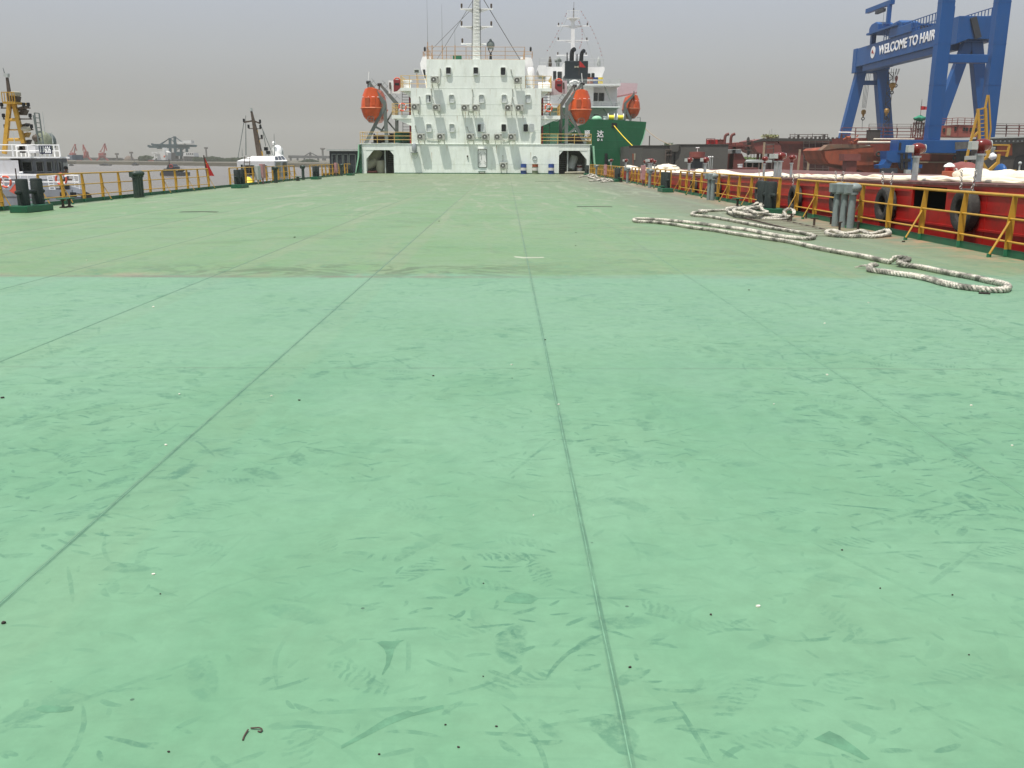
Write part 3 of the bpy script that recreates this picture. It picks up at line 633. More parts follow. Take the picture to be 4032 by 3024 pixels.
# white ends and clutter on the upper balconies
for px, lab, m_ in ((1602, 'white ventilator box standing on the upper left balcony', 'whiteclean'), (2100, 'rolled pale canvas hung on the right wheelhouse wing', 'whiteclean'), (2145, 'white liferaft canister on the upper right balcony', 'whiteclean')):
    a = W(px, 330, 3)
    if 'box' in lab: b = B().box(a.x - .35, a.x + .35, DH + 3, DH + 3.6, Z3 + .021, Z3 + .9).box(a.x - .5, a.x + .5, DH + 2.9, DH + 3.7, Z3 + .9, Z3 + 1.05)
    elif 'canvas' in lab: a = W(2090, 300, 6); b = B().lathe((a.x, DH + 6, wz(335)), [(.1, 0), (.42, .3), (.5, 1.2), (.4, 2.1), (.3, 2.3)], 10)
    else: b = B().cyl((a.x - .7, DH + 3, Z3 + .45), (a.x + .7, DH + 3, Z3 + .45), .35, n=16).box(a.x - .5, a.x - .4, DH + 2.7, DH + 3.3, Z3 + .021, Z3 + .3).box(a.x + .4, a.x + .5, DH + 2.7, DH + 3.3, Z3 + .021, Z3 + .3)
    tag(obj({'v': 'ventilator_box', 'p': 'canvas_roll', 'l': 'liferaft_canister'}[lab.split()[1 if 'white' in lab.split()[0] else 1][0]], b, M[m_], smooth=True), lab, 'ship fitting')
c = W(1641, 285, 3); fl = thing('searchlight', 'small square searchlight on a rusty post above the upper left balcony', 'searchlight', (c.x, DH + 3, Z3))
obj('pole', B().cyl((c.x, DH + 3, Z3 + .021), (c.x, DH + 3, c.z), .05, n=8), M['railrust'], fl)
obj('lamp', B().box(c.x - .3, c.x + .3, DH + 2.85, DH + 3.15, c.z - .1, c.z + .32), M['greylight'], fl, bevel=.03)
obj('lens', B().box(c.x - .22, c.x + .22, DH + 2.83, DH + 2.85, c.z - .02, c.z + .24), M['acdark'], fl)

# ---------------- mast ----------------
my = DH + 3; c0 = P(1876, 234, Y=my); mast = thing('mast', 'tall white tapered mast with crossarms on the deckhouse roof', 'mast', (c0.x, my, Z4))
def mp(px, py, dy=0): return P(px, py, Y=my + dy)
ztop = mp(1876, 0).z + 2.5; xb = mp(1876, 234).x; wb = mp(1893, 234).x - mp(1859, 234).x; wt = mp(1888, 5).x - mp(1864, 5).x
xt = mp(1876, 0).x
b = B().bar((xb, my, Z4), (xt, my, ztop), wb * .9, wb * .9, up=(0, 1, 0), w2=wt * .82, h2=wt * .82); obj('mast_column', b, mat('mast_grey_white_paint', (.58, .60, .56), .5, var=.08, dirt=(.35, .33, .26), dirtamt=.5), mast)
b = B()
for k in range(26):
    z = Z4 + .4 + k * .36
    if z > ztop - .3: break
    b.tube([V(xb - .22, my - wb / 2, z), V(xb - .2, my - wb / 2 - .09, z + .01), V(xb + .2, my - wb / 2 - .09, z - .04), V(xb + .22, my - wb / 2, z)], .016, 5)
obj('rung', b, M['whiteclean'], mast)
b = B()
for xx in (-.47, .47): b.cyl((xb + xx, my - .2, Z4), (xt + xx * .75, my - .2, ztop), .035, n=6)
obj('cable_pipe', b, M['dkgrey'], mast)
for py, xa, xc in ((36, 1812, 1940), (105, 1812, 1940), (173, 1815, 1915)):
    a, c = mp(xa, py), mp(xc, py); b = B().bar((a.x, my, a.z), (c.x, my, c.z), .28, .10)
    for e, i in ((a.x, xb - wt / 2), (c.x, xb + wt / 2)): b.prism([(e + (i - e) * .3, a.z - .06), (i, a.z - .06), (i, a.z - .38)], 'y', my - .06, my + .06)
    arm = obj('crossarm', b, M['whiteclean'], mast)
    b = B()
    for xx in ([a.x + .15, c.x - .15] if xc == 1940 else [a.x + .15]):
        b.lathe((xx, my - .02, a.z + .05), [(.05, 0), (.05, .1), (.1, .12), (.1, .45), (.06, .5)], 10)
    obj('mast_lamp', b, M['mastbrown'], arm, smooth=True)
M['mastw'] = M['white']
c = P(1932, 177, Y=my + .5); t = thing('searchlight', 'round dark grey searchlight on a forked post right of the mast', 'searchlight', (c.x, my + .5, Z4))
obj('lamp_drum', B().sph(c, .42, .35, .44, 16, 10).cyl((c.x - .12, c.y, c.z + .4), (c.x + .1, c.y, c.z + .52), .14), M['grey'], t, smooth=True)
obj('post', B().cyl((c.x, c.y, Z4), (c.x, c.y, c.z - .9), .16, .12).cyl((c.x, c.y, c.z - .9), (c.x - .28, c.y, c.z - .35), .05).cyl((c.x, c.y, c.z - .9), (c.x + .28, c.y, c.z - .35), .05), M['black'], t, smooth=True)
for (a, c, lab) in (((1898, -12), (2048, 236), 'black stay wire running down to the right from the mast'), ((1860, 5), (1722, 232), 'grey stay wire running down to the left from the mast'), ((1848, 45), (1700, 195), 'thin far stay wire down to the left of the mast')):
    p_, q_ = P(*a, Y=my), P(*c, Y=my + (0 if 'thin' not in lab else 6)); tag(obj('stay_wire', B().cyl(p_, q_, .035 if 'black' in lab else .022, n=5), M['dkgrey']), lab, 'wire')
for px, top, thick, lab in ((1685, -20, 165, 'tallest whip antenna at the left roof corner'), (1702, 178, 178, 'short rusty post beside the left roof corner'), (1742, 15, 178, 'thin whip antenna on a rusty post, second from the left corner'), (1792, 110, 178, 'whip antenna on a rusty post nearest the mast')):
    a = P(px, 234, Y=DH + 1); z1, z2 = P(px, thick, Y=DH + 1).z, P(px, top, Y=DH + 1).z
    t = thing('antenna', lab, 'antenna', (a.x, DH + 1, Z4), 'roof antennas'); obj('post', B().cyl((a.x, DH + 1, Z4), (a.x, DH + 1, z1), .05, n=8), M['railrust'], t)
    if z2 > z1: obj('whip', B().cyl((a.x, DH + 1, z1), (a.x, DH + 1, z2), .02, .008, n=5), M['grey'], t)
a, c = P(1783, 219, Y=DH + 4), P(1817, 231, Y=DH + 4); tag(obj('roof_crate', B().box(a.x, c.x, DH + 4, DH + 4.8, Z4, a.z).box(a.x + .1, c.x - .1, DH + 3.98, DH + 4, Z4 + .1, Z4 + .3), M['green']), 'long green crate on the roof left of the mast', 'crate')
for px, s_ in ((1667, 1), (2096, -1)):
    a = P(px, 205, Y=DH + 9); t = thing('wing_fence', ('left' if s_ == 1 else 'right') + ' wheelhouse wing top with a small fence and lamp', 'railing', (a.x, DH + 9, P(px, 222, Y=DH + 8).z), 'wing fences')
    z = P(px, 223, Y=DH + 8).z; b = B()
    for k in range(3): b.cyl((a.x - s_ * .0, DH + 8.5 + k, z), (a.x, DH + 8.5 + k, z + .55), .03, n=5)
    b.bar((a.x, DH + 8.4, z + .55), (a.x, DH + 11, z + .55), .05).bar((a.x, DH + 8.45, z + .55), (a.x + s_ * .8, DH + 8.45, z + .55), .05).bar((a.x, DH + 8.45, z + .3), (a.x + s_ * .8, DH + 8.45, z + .3), .04)
    obj('fence', b, M['railrust'], t); obj('lamp', B().lathe((a.x + s_ * .2, DH + 8.6, z + .6), [(.05, 0), (.12, .1), (.12, .4), (.05, .5)], 8), M['black'], t)

rs_ = random.Random(11); M['weep'] = mat('rust_weep_stain', (.52, .45, .34), .6, var=.15, scale=4)
for px, py, L_ in ((1700, 330, .9), (1760, 302, .5), (1832, 440, 1.1), (1875, 440, .8), (1990, 440, .7), (1657, 556, .7), (1850, 556, .9), (2020, 556, .8), (1700, 600, 1.0), (2090, 600, .7), (1640, 350, .8), (2110, 352, .9), (1930, 350, .6), (1800, 456, .6), (2060, 456, .7), (1620, 610, .9), (1955, 572, .8), (1760, 572, .6)):
    q = W(px, py); w_ = rs_.uniform(.015, .04); obj('weep_stain', B().add([(q.x - w_, DH - .0025, q.z), (q.x + w_, DH - .0025, q.z), (q.x + w_ * .3, DH - .0025, q.z - L_), (q.x - w_ * .2, DH - .0025, q.z - L_)], [(0, 1, 2, 3)]), M['weep'], dh)
# ---------------- lifeboats and davits ----------------
def make_boat():
    t = thing('lifeboat', 'x', 'lifeboat', (0, 0, 0), 'orange enclosed lifeboats')
    low = [(0, 0), (.5, .12), (.9, .55), (1.1, 1.15), (1.16, 1.45)]; up = [(1.14, 1.5), (1.10, 2.1), (.98, 2.8), (.72, 3.4), (.3, 3.52)]
    st = [(0, .45, .55), (.35, .78, .25), (.9, .95, .08), (1.8, 1, 0), (4.8, 1, 0), (5.7, .93, .1), (6.2, .75, .3), (6.5, .42, .6)]
    def rings(sec, cap):
        out = []
        for y, s, k in st:
            r = [(x * s, y + (0 if z < 2.5 else (.25 if y < 1 else (-.4 if y > 6 else 0))), z + k * max(0, 1 - z / 1.5) * 1.2) for x, z in sec]
            out.append([V(*q) for q in r] + [V(-q[0], q[1], q[2]) for q in reversed(r) if q[0] > .001])
        return out
    obj('hull', B().loft(rings(low, 0)), M['orange'], t, smooth=True, sharp=50)
    obj('canopy', B().loft(rings(up, 0)), M['orange'], t, smooth=True, sharp=50)
    b = B(); pts = [V(1.18 * s, y, 1.48) for y, s, k in st]; pts = pts + [V(-q.x, q.y, q.z) for q in reversed(pts)] + [pts[0]]
    obj('gunwale', b.tube(pts, .06, 6), M['orangelight'], t, smooth=True)
    b = B().box(-.55, -.05, -.03, .3, 1.62, 2.5); obj('hatch', b, M['orangedark'], t, bevel=.04)
    b = B().box(.12, .55, -.02, .35, 1.65, 2.55); obj('hatch', b, M['orange'], t, bevel=.04)
    b = B().sph((-.0, .5, .35), .32, .3, .32, 12, 8); obj('skeg', b, M['orangedark'], t, smooth=True)
    obj('propeller_guard', B().torus((0, .05, .30), .34, .03, 'y', 18, 6).bar((-.3, .05, .3), (.3, .05, .3), .03).bar((0, .05, .0), (0, .05, .6), .03), M['grey'], t)
    for x in (-.75, -.3, .3, .75): obj('reflector', B().box(x - .14, x + .14, .12 if abs(x) < .5 else .42, .2 if abs(x) < .5 else .6, 2.55, 2.6), M['whiteclean'], t)
    for x in (-.6, .6): obj('draught_mark', B().box(x - .1, x + .1, .28, .4, .98, 1.2), M['orangedark'], t)
    obj('hook_post', B().bar((0, .35, 3.3), (0, .35, 4.0), .14).bar((0, .3, 1.6), (0, .34, 3.4), .05), M['grey'], t)
    return t
M['orangelight'] = mat('light_orange_rubbing_strip', (.62, .20, .09), .5)
c = W(1460, 482, .6); boat = make_boat(); boat.location = (c.x, DH + .6, c.z); boat['label'] = 'orange enclosed lifeboat hanging at the left side of the white deckhouse'
c = W(2289, 489, .6); dup(boat, (c.x, DH + .6, c.z), 0, 'orange enclosed lifeboat at the right of the white deckhouse, before the green ship')

def davit(side, near, far):
    t = thing('boat_davit', 'grey steel davit frame holding the %s lifeboat above the side deck' % side, 'davit', (P(*near[1], Y=DH + 2).x, DH + 2, Z1 + .062), 'lifeboat davits')
    zb = Z1 + .062
    for (a, e, f), yy in ((near, DH + 1.4), (far, DH + 5.4)):
        A, E, Fp = (P(*q, Y=yy) for q in (a, e, f)); Fp.z = zb
        fr = obj('davit_frame', B().bar(Fp, E + V(0, 0, -.1), .34, .42, up=(0, 1, 0)).bar(E + V(0, 0, -.2), A, .42, .30, up=(0, 1, 0), w2=.25, h2=.26), M['grey'], t)
        s_ = 1 if side == 'left' else -1
        b = B().bar(A + V(0, 0, .05), A + V(-.05 * s_, 0, -.75), .12).cyl(A + V(-.2, 0, -.1), A + V(.25, 0, -.1), .16, n=10)
        obj('tackle', b, M['black'], fr)
        b = B()
        d = E - A; n_ = d.cross(V(0, 1, 0)).normalized() * (1 if d.cross(V(0, 1, 0)).z > 0 else -1)
        for k in range(5):
            q = A + d * ((k + .7) / 5.5); b.bar(q + n_ * .1, q + n_ * .55, .03)
        b.bar(A + n_ * .45, E + n_ * .45, .03)
        obj('arm_guard', b, M['grey'], fr)
    A = P(*near[0], Y=DH + 1.4); obj('tip_post', B().bar(A, A + V(.1 if side == 'left' else -.1, 0, .95), .07), M['whiteclean'], t)
    for p_, q_, w_, yy in (((1514, 420), (1440, 566), .34, DH + 1.3), ((1475, 497), (1524, 525), .2, DH + 1.3), ((1546, 440), (1500, 520), .16, DH + 4.5), ((1562, 520), (1520, 470), .16, DH + 5.2)) if side == 'left' else (((2236, 438), (2306, 566), .3, DH + 1.3), ((2272, 500), (2232, 530), .2, DH + 1.3), ((2212, 440), (2250, 500), .16, DH + 4.5), ((2206, 520), (2236, 480), .16, DH + 5.2)):
        obj('brace', B().bar(P(*p_, Y=yy), P(*q_, Y=yy), w_, w_ * .8, up=(0, 1, 0)), M['grey'], t)
    obj('foot_beam', B().box(min(P(*near[2], Y=DH + 2).x, P(*far[2], Y=DH + 2).x) - .5, max(P(*near[2], Y=DH + 2).x, P(*far[2], Y=DH + 2).x) + .5, DH + 1.3, DH + 5.6, zb, zb + .12), M['grey'], t)
davit('left', ((1450, 320), (1514, 399), (1523, 548)), ((1494, 329), (1562, 401), (1562, 530)))
davit('right', ((2293, 326), (2232, 404), (2229, 552)), ((2262, 334), (2209, 407), (2207, 530)))
# machinery and bins behind the side deck railings
zb = Z1 + .062
def simple(name, label, cat, b, m, group=None, **k): return tag(obj(name, b, m, **k), label, cat, group)
for px, w_, h_, y_, m_, nm, lab, cat in ((1588, 1.7, 1.25, 2.6, 'green', 'storage_bin', 'dark green storage bin behind the left side railing next to the tower', 'bin'), (1505, 2.2, 1.0, 3.6, 'darksteel', 'boat_winch', 'dark boat winch under the left lifeboat davit', 'winch'),
        (1552, 1.0, 1.15, 4.2, 'dkgrey', 'oil_tank', 'dark grey oil tank between the left winch and the green bin', 'tank'), (2175, 1.3, 1.1, 2.4, 'palegreen', 'tool_locker', 'pale green tool locker behind the right side railing', 'locker'), (2262, 2.2, 1.0, 3.6, 'darksteel', 'boat_winch', 'dark boat winch under the right lifeboat davit', 'winch')):
    a = W(px, 560, y_); t = thing(nm, lab, cat, (a.x, DH + y_, zb), 'side deck machinery')
    if 'winch' in nm:
        obj('drum', B().cyl((a.x - .8, DH + y_ + .5, zb + .55), (a.x + .8, DH + y_ + .5, zb + .55), .4, n=16), M[m_], t, smooth=True)
        for x in (-.9, .9): obj('side_plate', B().cyl((a.x + x - .05, DH + y_ + .5, zb + .55), (a.x + x + .05, DH + y_ + .5, zb + .55), .55, n=18), M[m_], t)
        obj('winch_bed', B().box(a.x - 1.2, a.x + 1.2, DH + y_, DH + y_ + 1, zb, zb + .15), M['grey'], t)
    else:
        obj('body', B().box(a.x - w_ / 2, a.x + w_ / 2, DH + y_, DH + y_ + .8, zb, zb + h_ - .08), M[m_], t, bevel=.02)
        obj('lid', B().box(a.x - w_ / 2 - .03, a.x + w_ / 2 + .03, DH + y_ - .03, DH + y_ + .83, zb + h_ - .08, zb + h_), M[m_], t, bevel=.02)
# ---------------- passage contents ----------------
for xc, s_, sd in ((W(1541, 640, 1.2).x, 1, 'left'), (W(2213, 640, 1.2).x, -1, 'right')):
    stair('companion_ladder', 'dark steel stair ladder standing in the %s side passage' % sd, (xc, DH + .9, 0.01), (xc, DH + 3.2, ZH), .95, 11, 'darksteel', 'passage ladders')
for px, y_, sd in ((1517, .5, 'left'), (2235, .4, 'right')):
    a = W(px, 640, y_); simple('passage_pillar', 'thin pale steel pillar standing in the %s side passage' % sd, 'pillar', B().cyl((a.x, DH + y_, .002), (a.x, DH + y_, ZH), .07, n=8), M['greylight'], 'passage pillars')
def drum(x, y, lab, m1, m2, m3=None, r=.29, h=.9, group='drums by the deckhouse'):
    t = thing('oil_drum', lab, 'drum', (x, y, 0), group)
    obj('body', B().lathe((x, y, .004), [(r, 0), (r, h * .3), (r + .012, h * .32), (r, h * .34), (r, h * .64), (r + .012, h * .66), (r, h * .68), (r, h), (r - .02, h + .01), (r - .03, h - .01)], 24), M[m1], t, smooth=True)
    obj('band', B().lathe((x, y, h * .355), [(r + .003, 0), (r + .003, h * .27)], 24), M[m2], t, smooth=True)
    b = B().cyl((x + .12, y - .1, h + .0), (x + .12, y - .1, h + .03), .03); obj('bung', b, M['greylight'], t)
    if m3: obj('rust_band', B().lathe((x, y, h * .7), [(r + .003, 0), (r + .003, h * .26)], 24), M[m3], t, smooth=True)
    return t
for px, lab, ms in ((2061.5, 'blue and white drum left of the rusty drum under the porthole', ('drumblue', 'drumwhite')), (2107, 'weathered white and rusty drum under the round porthole', ('drumgreen', 'drumwhite', 'rust')), (2170, 'blue and white drum nearest the right side passage', ('drumblue', 'drumwhite'))):
    if 'drumgreen' not in M: M['drumgreen'] = mat('worn_drum_paint', (.16, .20, .13), .6, var=.3, scale=8, dirt=(.35, .3, .2), dirtamt=.6)
    a = W(px, 684, -.45); drum(a.x, DH - .45, lab, *ms, r=.31, h=1.03)
a = W(2282, 684, 1.3); drum(a.x, DH + 1.3, 'white drum with a dark top inside the right side passage', 'drumwhite', 'drumwhite', 'redbrown')
a = W(1499, 684, 1.2); simple('storage_barrel', 'large upright beige barrel inside the left side passage', 'barrel', B().lathe((a.x, DH + 1.2, .004), [(.40, 0), (.46, .1), (.46, 1.15), (.42, 1.3), (.1, 1.34)], 18), M['beige'], smooth=True)
def roll(px, py, y_, L_, r, ang, lab, m_):
    a = W(px, py, y_); d = V(math.cos(ang), .3, math.sin(ang)).normalized() * L_ / 2; c = V(a.x, DH + y_, max(a.z, r + .02 + abs(d.z)))
    simple('fender_roll', lab, 'fender', B().tube([c - d, c - d * .9, c + d * .9, c + d], [r * .8, r, r, r * .8], 16), M[m_], 'fenders', smooth=True)
roll(1470, 640, 2.2, 2.2, .62, 1.0, 'big leaning olive fender roll inside the left side passage', 'beige')
roll(1458, 660, 1.5, 1.6, .5, .5, 'shorter olive fender roll lying below the leaning one', 'beige')
roll(1450, 681, .5, 1.9, .11, .02, 'dull red padded bar lying on the sill of the left passage', 'redprimer')
roll(2254, 655, 1.8, 1.5, .42, 1.25, 'grey rolled fender leaning inside the right side passage', 'greylight')
roll(2270, 684, .35, 2.6, .11, .02, 'dirty padded bar lying across the sill of the right passage', 'beige')

# ---------------- deck edge railings ----------------
def deck_rail(label, x, ys, s_, first_end=True):
    """posts at the given y positions; s_ = +1 for the starboard line, the braces lean inboard"""
    t = thing('deck_railing', label, 'railing', (x, ys[0], 0), 'yellow railings along the deck edge')
    zs = (1.02, .64, .26); ys = [y * (.965 if s_ < 0 else 1.012) for y in ys]
    top = [V(x, ys[0], zs[0]), V(x, ys[-1], zs[0])]
    obj('handrail', B().tube(top, .027, 8).sph(top[0], .03).sph(top[1], .03), M['yellow'], t, smooth=True)
    for z in zs[1:]: obj('rail', B().cyl((x - s_ * .03, ys[0], z), (x - s_ * .03, ys[-1], z), .018, n=8), M['yellow'], t, smooth=True)
    for i, y in enumerate(ys):
        w_ = .115
        b = B().prism([(x - s_ * w_ * .62, .13), (x + s_ * w_ * .38, .13), (x + s_ * w_ * .42, 1.02), (x - s_ * w_ * .30, 1.02), (x - s_ * w_ * .72, .55)], 'y', y - .006, y + .006)
        b.prism([(y - .0, .13), (y + .075, .13), (y + .06, 1.0), (y - .0, 1.0)], 'x', x + s_ * .030, x + s_ * .040)
        p_ = obj('post', b, M['yellow'], t)
        obj('post_foot', B().box(x - w_ * .64, x + w_ * .40, y - .008, y + .008, .012, .129).box(x + .028, x + .042, y + .008, y + .076, .012, .129), M['greenfoot'], p_)
        if i % 2 == (0 if s_ > 0 else 1) and len(ys) > 2 or i in (0, len(ys) - 1) and first_end:
            b = B().bar((x - s_ * .05, y - .03, .60), (x - s_ * .40, y - .03, .07), .012, .075, up=(0, 1, 0))
            b.v = [V(q.x, q.y, q.z) for q in b.v]
            br = obj('brace', B().bar((x - s_ * .05, y - .03, .60), (x - s_ * .33, y - .03, .05), .055, .012, up=(s_ * .5, 0, .35)), M['yellow'], t)
            obj('brace_foot', B().box(x - s_ * .33 - .035, x - s_ * .33 + .035, y - .045, y - .015, .003, .06), M['greenfoot'], br)
    return t
M['greenfoot'] = mat('green_post_foot', (.03, .17, .085), .5, var=.2, scale=6)
sp = 1.66
ysR = lambda a, n: [a + sp * k for k in range(n)]
deck_rail('yellow railing section nearest the camera on the right, beside the red barge with two tyres', XR, ysR(12.15, 10), 1)
deck_rail('right railing section behind the first pair of dark bollards and the heap of rope', XR, ysR(28.9, 11), 1)
deck_rail('right railing section beyond the second right bollard, with a pink box on it', XR, ysR(48.2, 10), 1)
deck_rail('farthest right railing section running up to the deckhouse', XR, ysR(68.0, 17), 1)
deck_rail('left railing section cut off by the left edge of the photo', XL, ysR(13.0, 11), -1)
deck_rail('left railing section with the clustered green vents, up to the red flag', XL, ysR(32.1, 12), -1)
deck_rail('left railing section in front of the white wheelhouse boat', XL, ysR(54.3, 11), -1)
deck_rail('left railing section beyond the white wheelhouse boat', XL, ysR(76.6, 9), -1)
deck_rail('last short left railing section touching the deckhouse', XL, ysR(93.0, 3), -1, False)

# ---------------- bollards ----------------
def make_bitts():
    t = thing('mooring_bitts', 'x', 'bollard', (0, 0, 0), 'double mooring bollards')
    obj('base_plate', B().box(-.26, .26, -.80, .80, .002, .20), M['green'], t, bevel=.015)
    for y in (-.43, .43):
        po = obj('bollard_post', B().lathe((0, y, .17), [(.17, .03), (.17, .76), (.16, .775), (.05, .78)], 24), M['bollard'], t, smooth=True, sharp=40)
        obj('bollard_cap', B().lathe((0, y, .949), [(.16, 0), (.15, .012), (.02, .02)], 24), M['bollard'], po, smooth=True)
    obj('cross_bar', B().cyl((0, -.78, .58), (0, .78, .58), .06, n=14).sph((0, -.78, .58), .06).sph((0, .78, .58), .06), M['bollard'], t, smooth=True)
    return t
bt = make_bitts()
BT = [(XR - .75, 27.6, 'dark double bollard standing by the heap of mooring rope'), (XR - .6, 46.2, 'second dark double bollard along the right railing, with a side stub'), (XR - .6, 66.3, 'third dark double bollard along the right railing'), (XR - .6, 91.5, 'small far dark double bollard just before the right passage'),
      (XL + 1.1, 29.2, 'dark double bollard with a long cross bar in front of the left tug'), (XL + 1.0, 52.6, 'dark double bollard beside the red flag on the left railing'), (XL + .9, 74.3, 'left double bollard beyond the white wheelhouse boat'), (XL + .9, 90.8, 'far left double bollard near the last railing section')]
for k, (x, y, lab) in enumerate(BT):
    y *= .965 if x < 0 else 1.012
    if k == 0: bt.location = (x, y, 0); bt['label'] = lab
    else: dup(bt, (x, y, 0), 0, lab)
bt2 = [o for o in sc.objects if o.get('label') == BT[0][2]][0]

# ---------------- tank vents ----------------
def make_vent(n, m, h=1.06):
    sg = .46 if m == 'ventgreen' else .30; rp = .105 if m == 'ventgreen' else .085
    t = thing('tank_vent', 'x', 'vent', (0, 0, 0), 'gooseneck tank vents along the railing')
    for k in range(n):
        y = (k - (n - 1) / 2) * sg; x = ((n - 1) / 2 - k) * .075
        p_ = obj('vent_pipe', B().cyl((x, y, .003), (x, y, h - .24), rp, n=16).cyl((x, y, h - .27), (x, y, h - .22), rp + .04, n=16), M[m], t, smooth=True)
        hd = B().sph((x + .03, y, h - .12), .17, .13, .12, 16, 8); obj('vent_head', hd, M[m], p_, smooth=True)
        obj('head_box', B().box(x - .19, x - .04, y - .10, y + .10, h - .24, h - .03), M[m], p_, bevel=.01)
    return t
vents = {}
def vent(x, y, n, m, lab, h=1.06):
    y *= .965 if x < 0 else 1.012
    k = (n, m, h)
    if k in vents: return dup(vents[k], (x, y, 0), 0, lab)
    v = make_vent(n, m, h); vents[k] = v; v.location = (x, y, 0); v['label'] = lab; return v
vent(XR - .35, 22.3, 3, 'ventgrey', 'grey cluster of three tank vents beside the deck grating')
vent(XR - .35, 37.0, 2, 'ventgrey', 'grey pair of tank vents beyond the heap of rope')
vent(XR - .4, 52.6, 1, 'ventgrey', 'single grey tank vent left of the faded pink box')
vent(XR - .35, 62.7, 1, 'ventgrey', 'single grey tank vent just this side of the third right bollard')
vent(XR - .35, 84.5, 1, 'ventgrey', 'far single grey tank vent near the last right bollard')
vent(XL + .35, 39.8, 3, 'ventgreen', 'dark green cluster of three tank vents on the left railing')
vent(XL + .4, 63.4, 2, 'ventgreen', 'dark green pair of tank vents in front of the white wheelhouse boat')
vent(XL + .4, 72.0, 1, 'ventgreen', 'single dark green tank vent at the end of a left railing section')
vent(XL + .4, 88.9, 2, 'ventgreen', 'far dark green pair of vents next to the far left bollard')
# hydrant boxes on the rails
for x, y, z0, lab, m_ in ((XR - .12, 57.2, .35, 'faded pink fire hose box hung on the right railing', 'pink'), (XR - .12, 79.0, .25, 'far faded pink fire hose box on the right railing', 'pink'), (XL + .12, 61.2, .35, 'faded pink fire hose box on the left railing', 'pink'), (XL + .15, 59.9, .25, 'pale grey switch box beside the pink box on the left railing', 'greylight'), (XL + .12, 87.6, .3, 'far pink fire hose box on the left railing', 'pink')):
    y *= .965 if x < 0 else 1.012; t = thing('hose_box', lab, 'box', (x, y, z0), 'boxes hung on the railings'); w_ = .32
    obj('box', B().box(x - .11, x + .11, y - w_, y + w_, z0, z0 + .85), M[m_], t, bevel=.012)
    obj('leg', B().box(x - .04, x + .04, y - .04, y + .04, .003, z0), M[m_], t); obj('latch', B().box(x - .13, x - .11, y - .26, y - .2, z0 + .4, z0 + .5), M['stub'], t)
# green screw-down deck fittings: round hand plates on threaded legs
def make_stub(n=2):
    t = thing('deck_fitting', 'x', 'deck fitting', (0, 0, 0), 'green round-topped deck fittings')
    for y in ((-.22, .22) if n == 2 else (0,)):
        l_ = obj('stem', B().lathe((0, y, .002), [(.12, 0), (.12, .03), (.045, .05), (.035, .2), (.06, .22), (.06, .27)], 12), M['stub'], t, smooth=True)
        obj('hand_plate', B().cyl((0, y, .27), (0, y, .30), .19, n=18), M['green'], l_)
    return t
s2 = make_stub(2); s1 = make_stub(1)
for k, (px, py, lab) in enumerate(((160, 822, 'green round-topped fitting in front of the left bollards'), (262, 817, 'green round-topped fitting by the left railing, right of the bollards'), (2613, 756, 'green round-topped fitting this side of the second right bollard'), (2445, 717, 'green round-topped fitting near the third right bollard'), (1173, 712, 'small green fitting by the single left vent'))):
    q = P(px, py, z=0)
    if k == 0: s2.location = q; s2['label'] = lab
    else: dup(s2, q, 0, lab)
q = P(2903, 815, z=0); s1.location = q; s1['label'] = 'green round-topped fitting left of the heap of rope'
# ---------------- deck grating with T-shaped stubs ----------------
a, c = P(3135, 862, z=0), P(3410, 912, z=0)
gx0, gx1, gy0, gy1 = 6.55, 7.35, 19.6, 25.6
t = thing('deck_grating', 'flat grey ladder-like grating lying on the deck by the three grey vents', 'grating', (gx0, gy0, 0))
obj('side_bar', B().bar((gx0, gy0, .03), (gx0, gy1, .03), .03, .03), M['stub'], t); obj('side_bar', B().bar((gx1, gy0, .03), (gx1, gy1, .03), .03, .03), M['stub'], t)
b = B()
for k in range(12): y = gy0 + .2 + k * (gy1 - gy0 - .4) / 11; b.bar((gx0, y, .035), (gx1, y, .035), .05, .02)
obj('cross_slats', b, M['beige'], t)
st0 = None
for k, (px, py) in enumerate(((3115, 870), (3205, 888), (3271, 883), (3305, 906), (3378, 903), (3173, 860))):
    q = P(px, py, z=0); lab = ['rusty T-shaped stub nearest the rope loop', 'rusty T-shaped stub in front of the grating, second from the rope loop', 'rusty T-shaped stub in front of the three grey vents', 'rusty T-shaped stub nearest the short piece of rope', 'rusty T-shaped stub at the near end of the grating', 'rusty T-shaped stub at the far side of the grating'][k]
    if k == 0:
        st0 = thing('lashing_stub', lab, 'lashing stub', q, 'T-shaped lashing stubs')
        obj('stem', B().cyl(q, q + V(0, 0, .17), .028, n=8), M['stub'], st0); obj('top_bar', B().bar(q + V(-.1, 0, .18), q + V(.1, 0, .18), .05, .025), M['stub'], st0)
    else: dup(st0, q, .3 * k, lab)

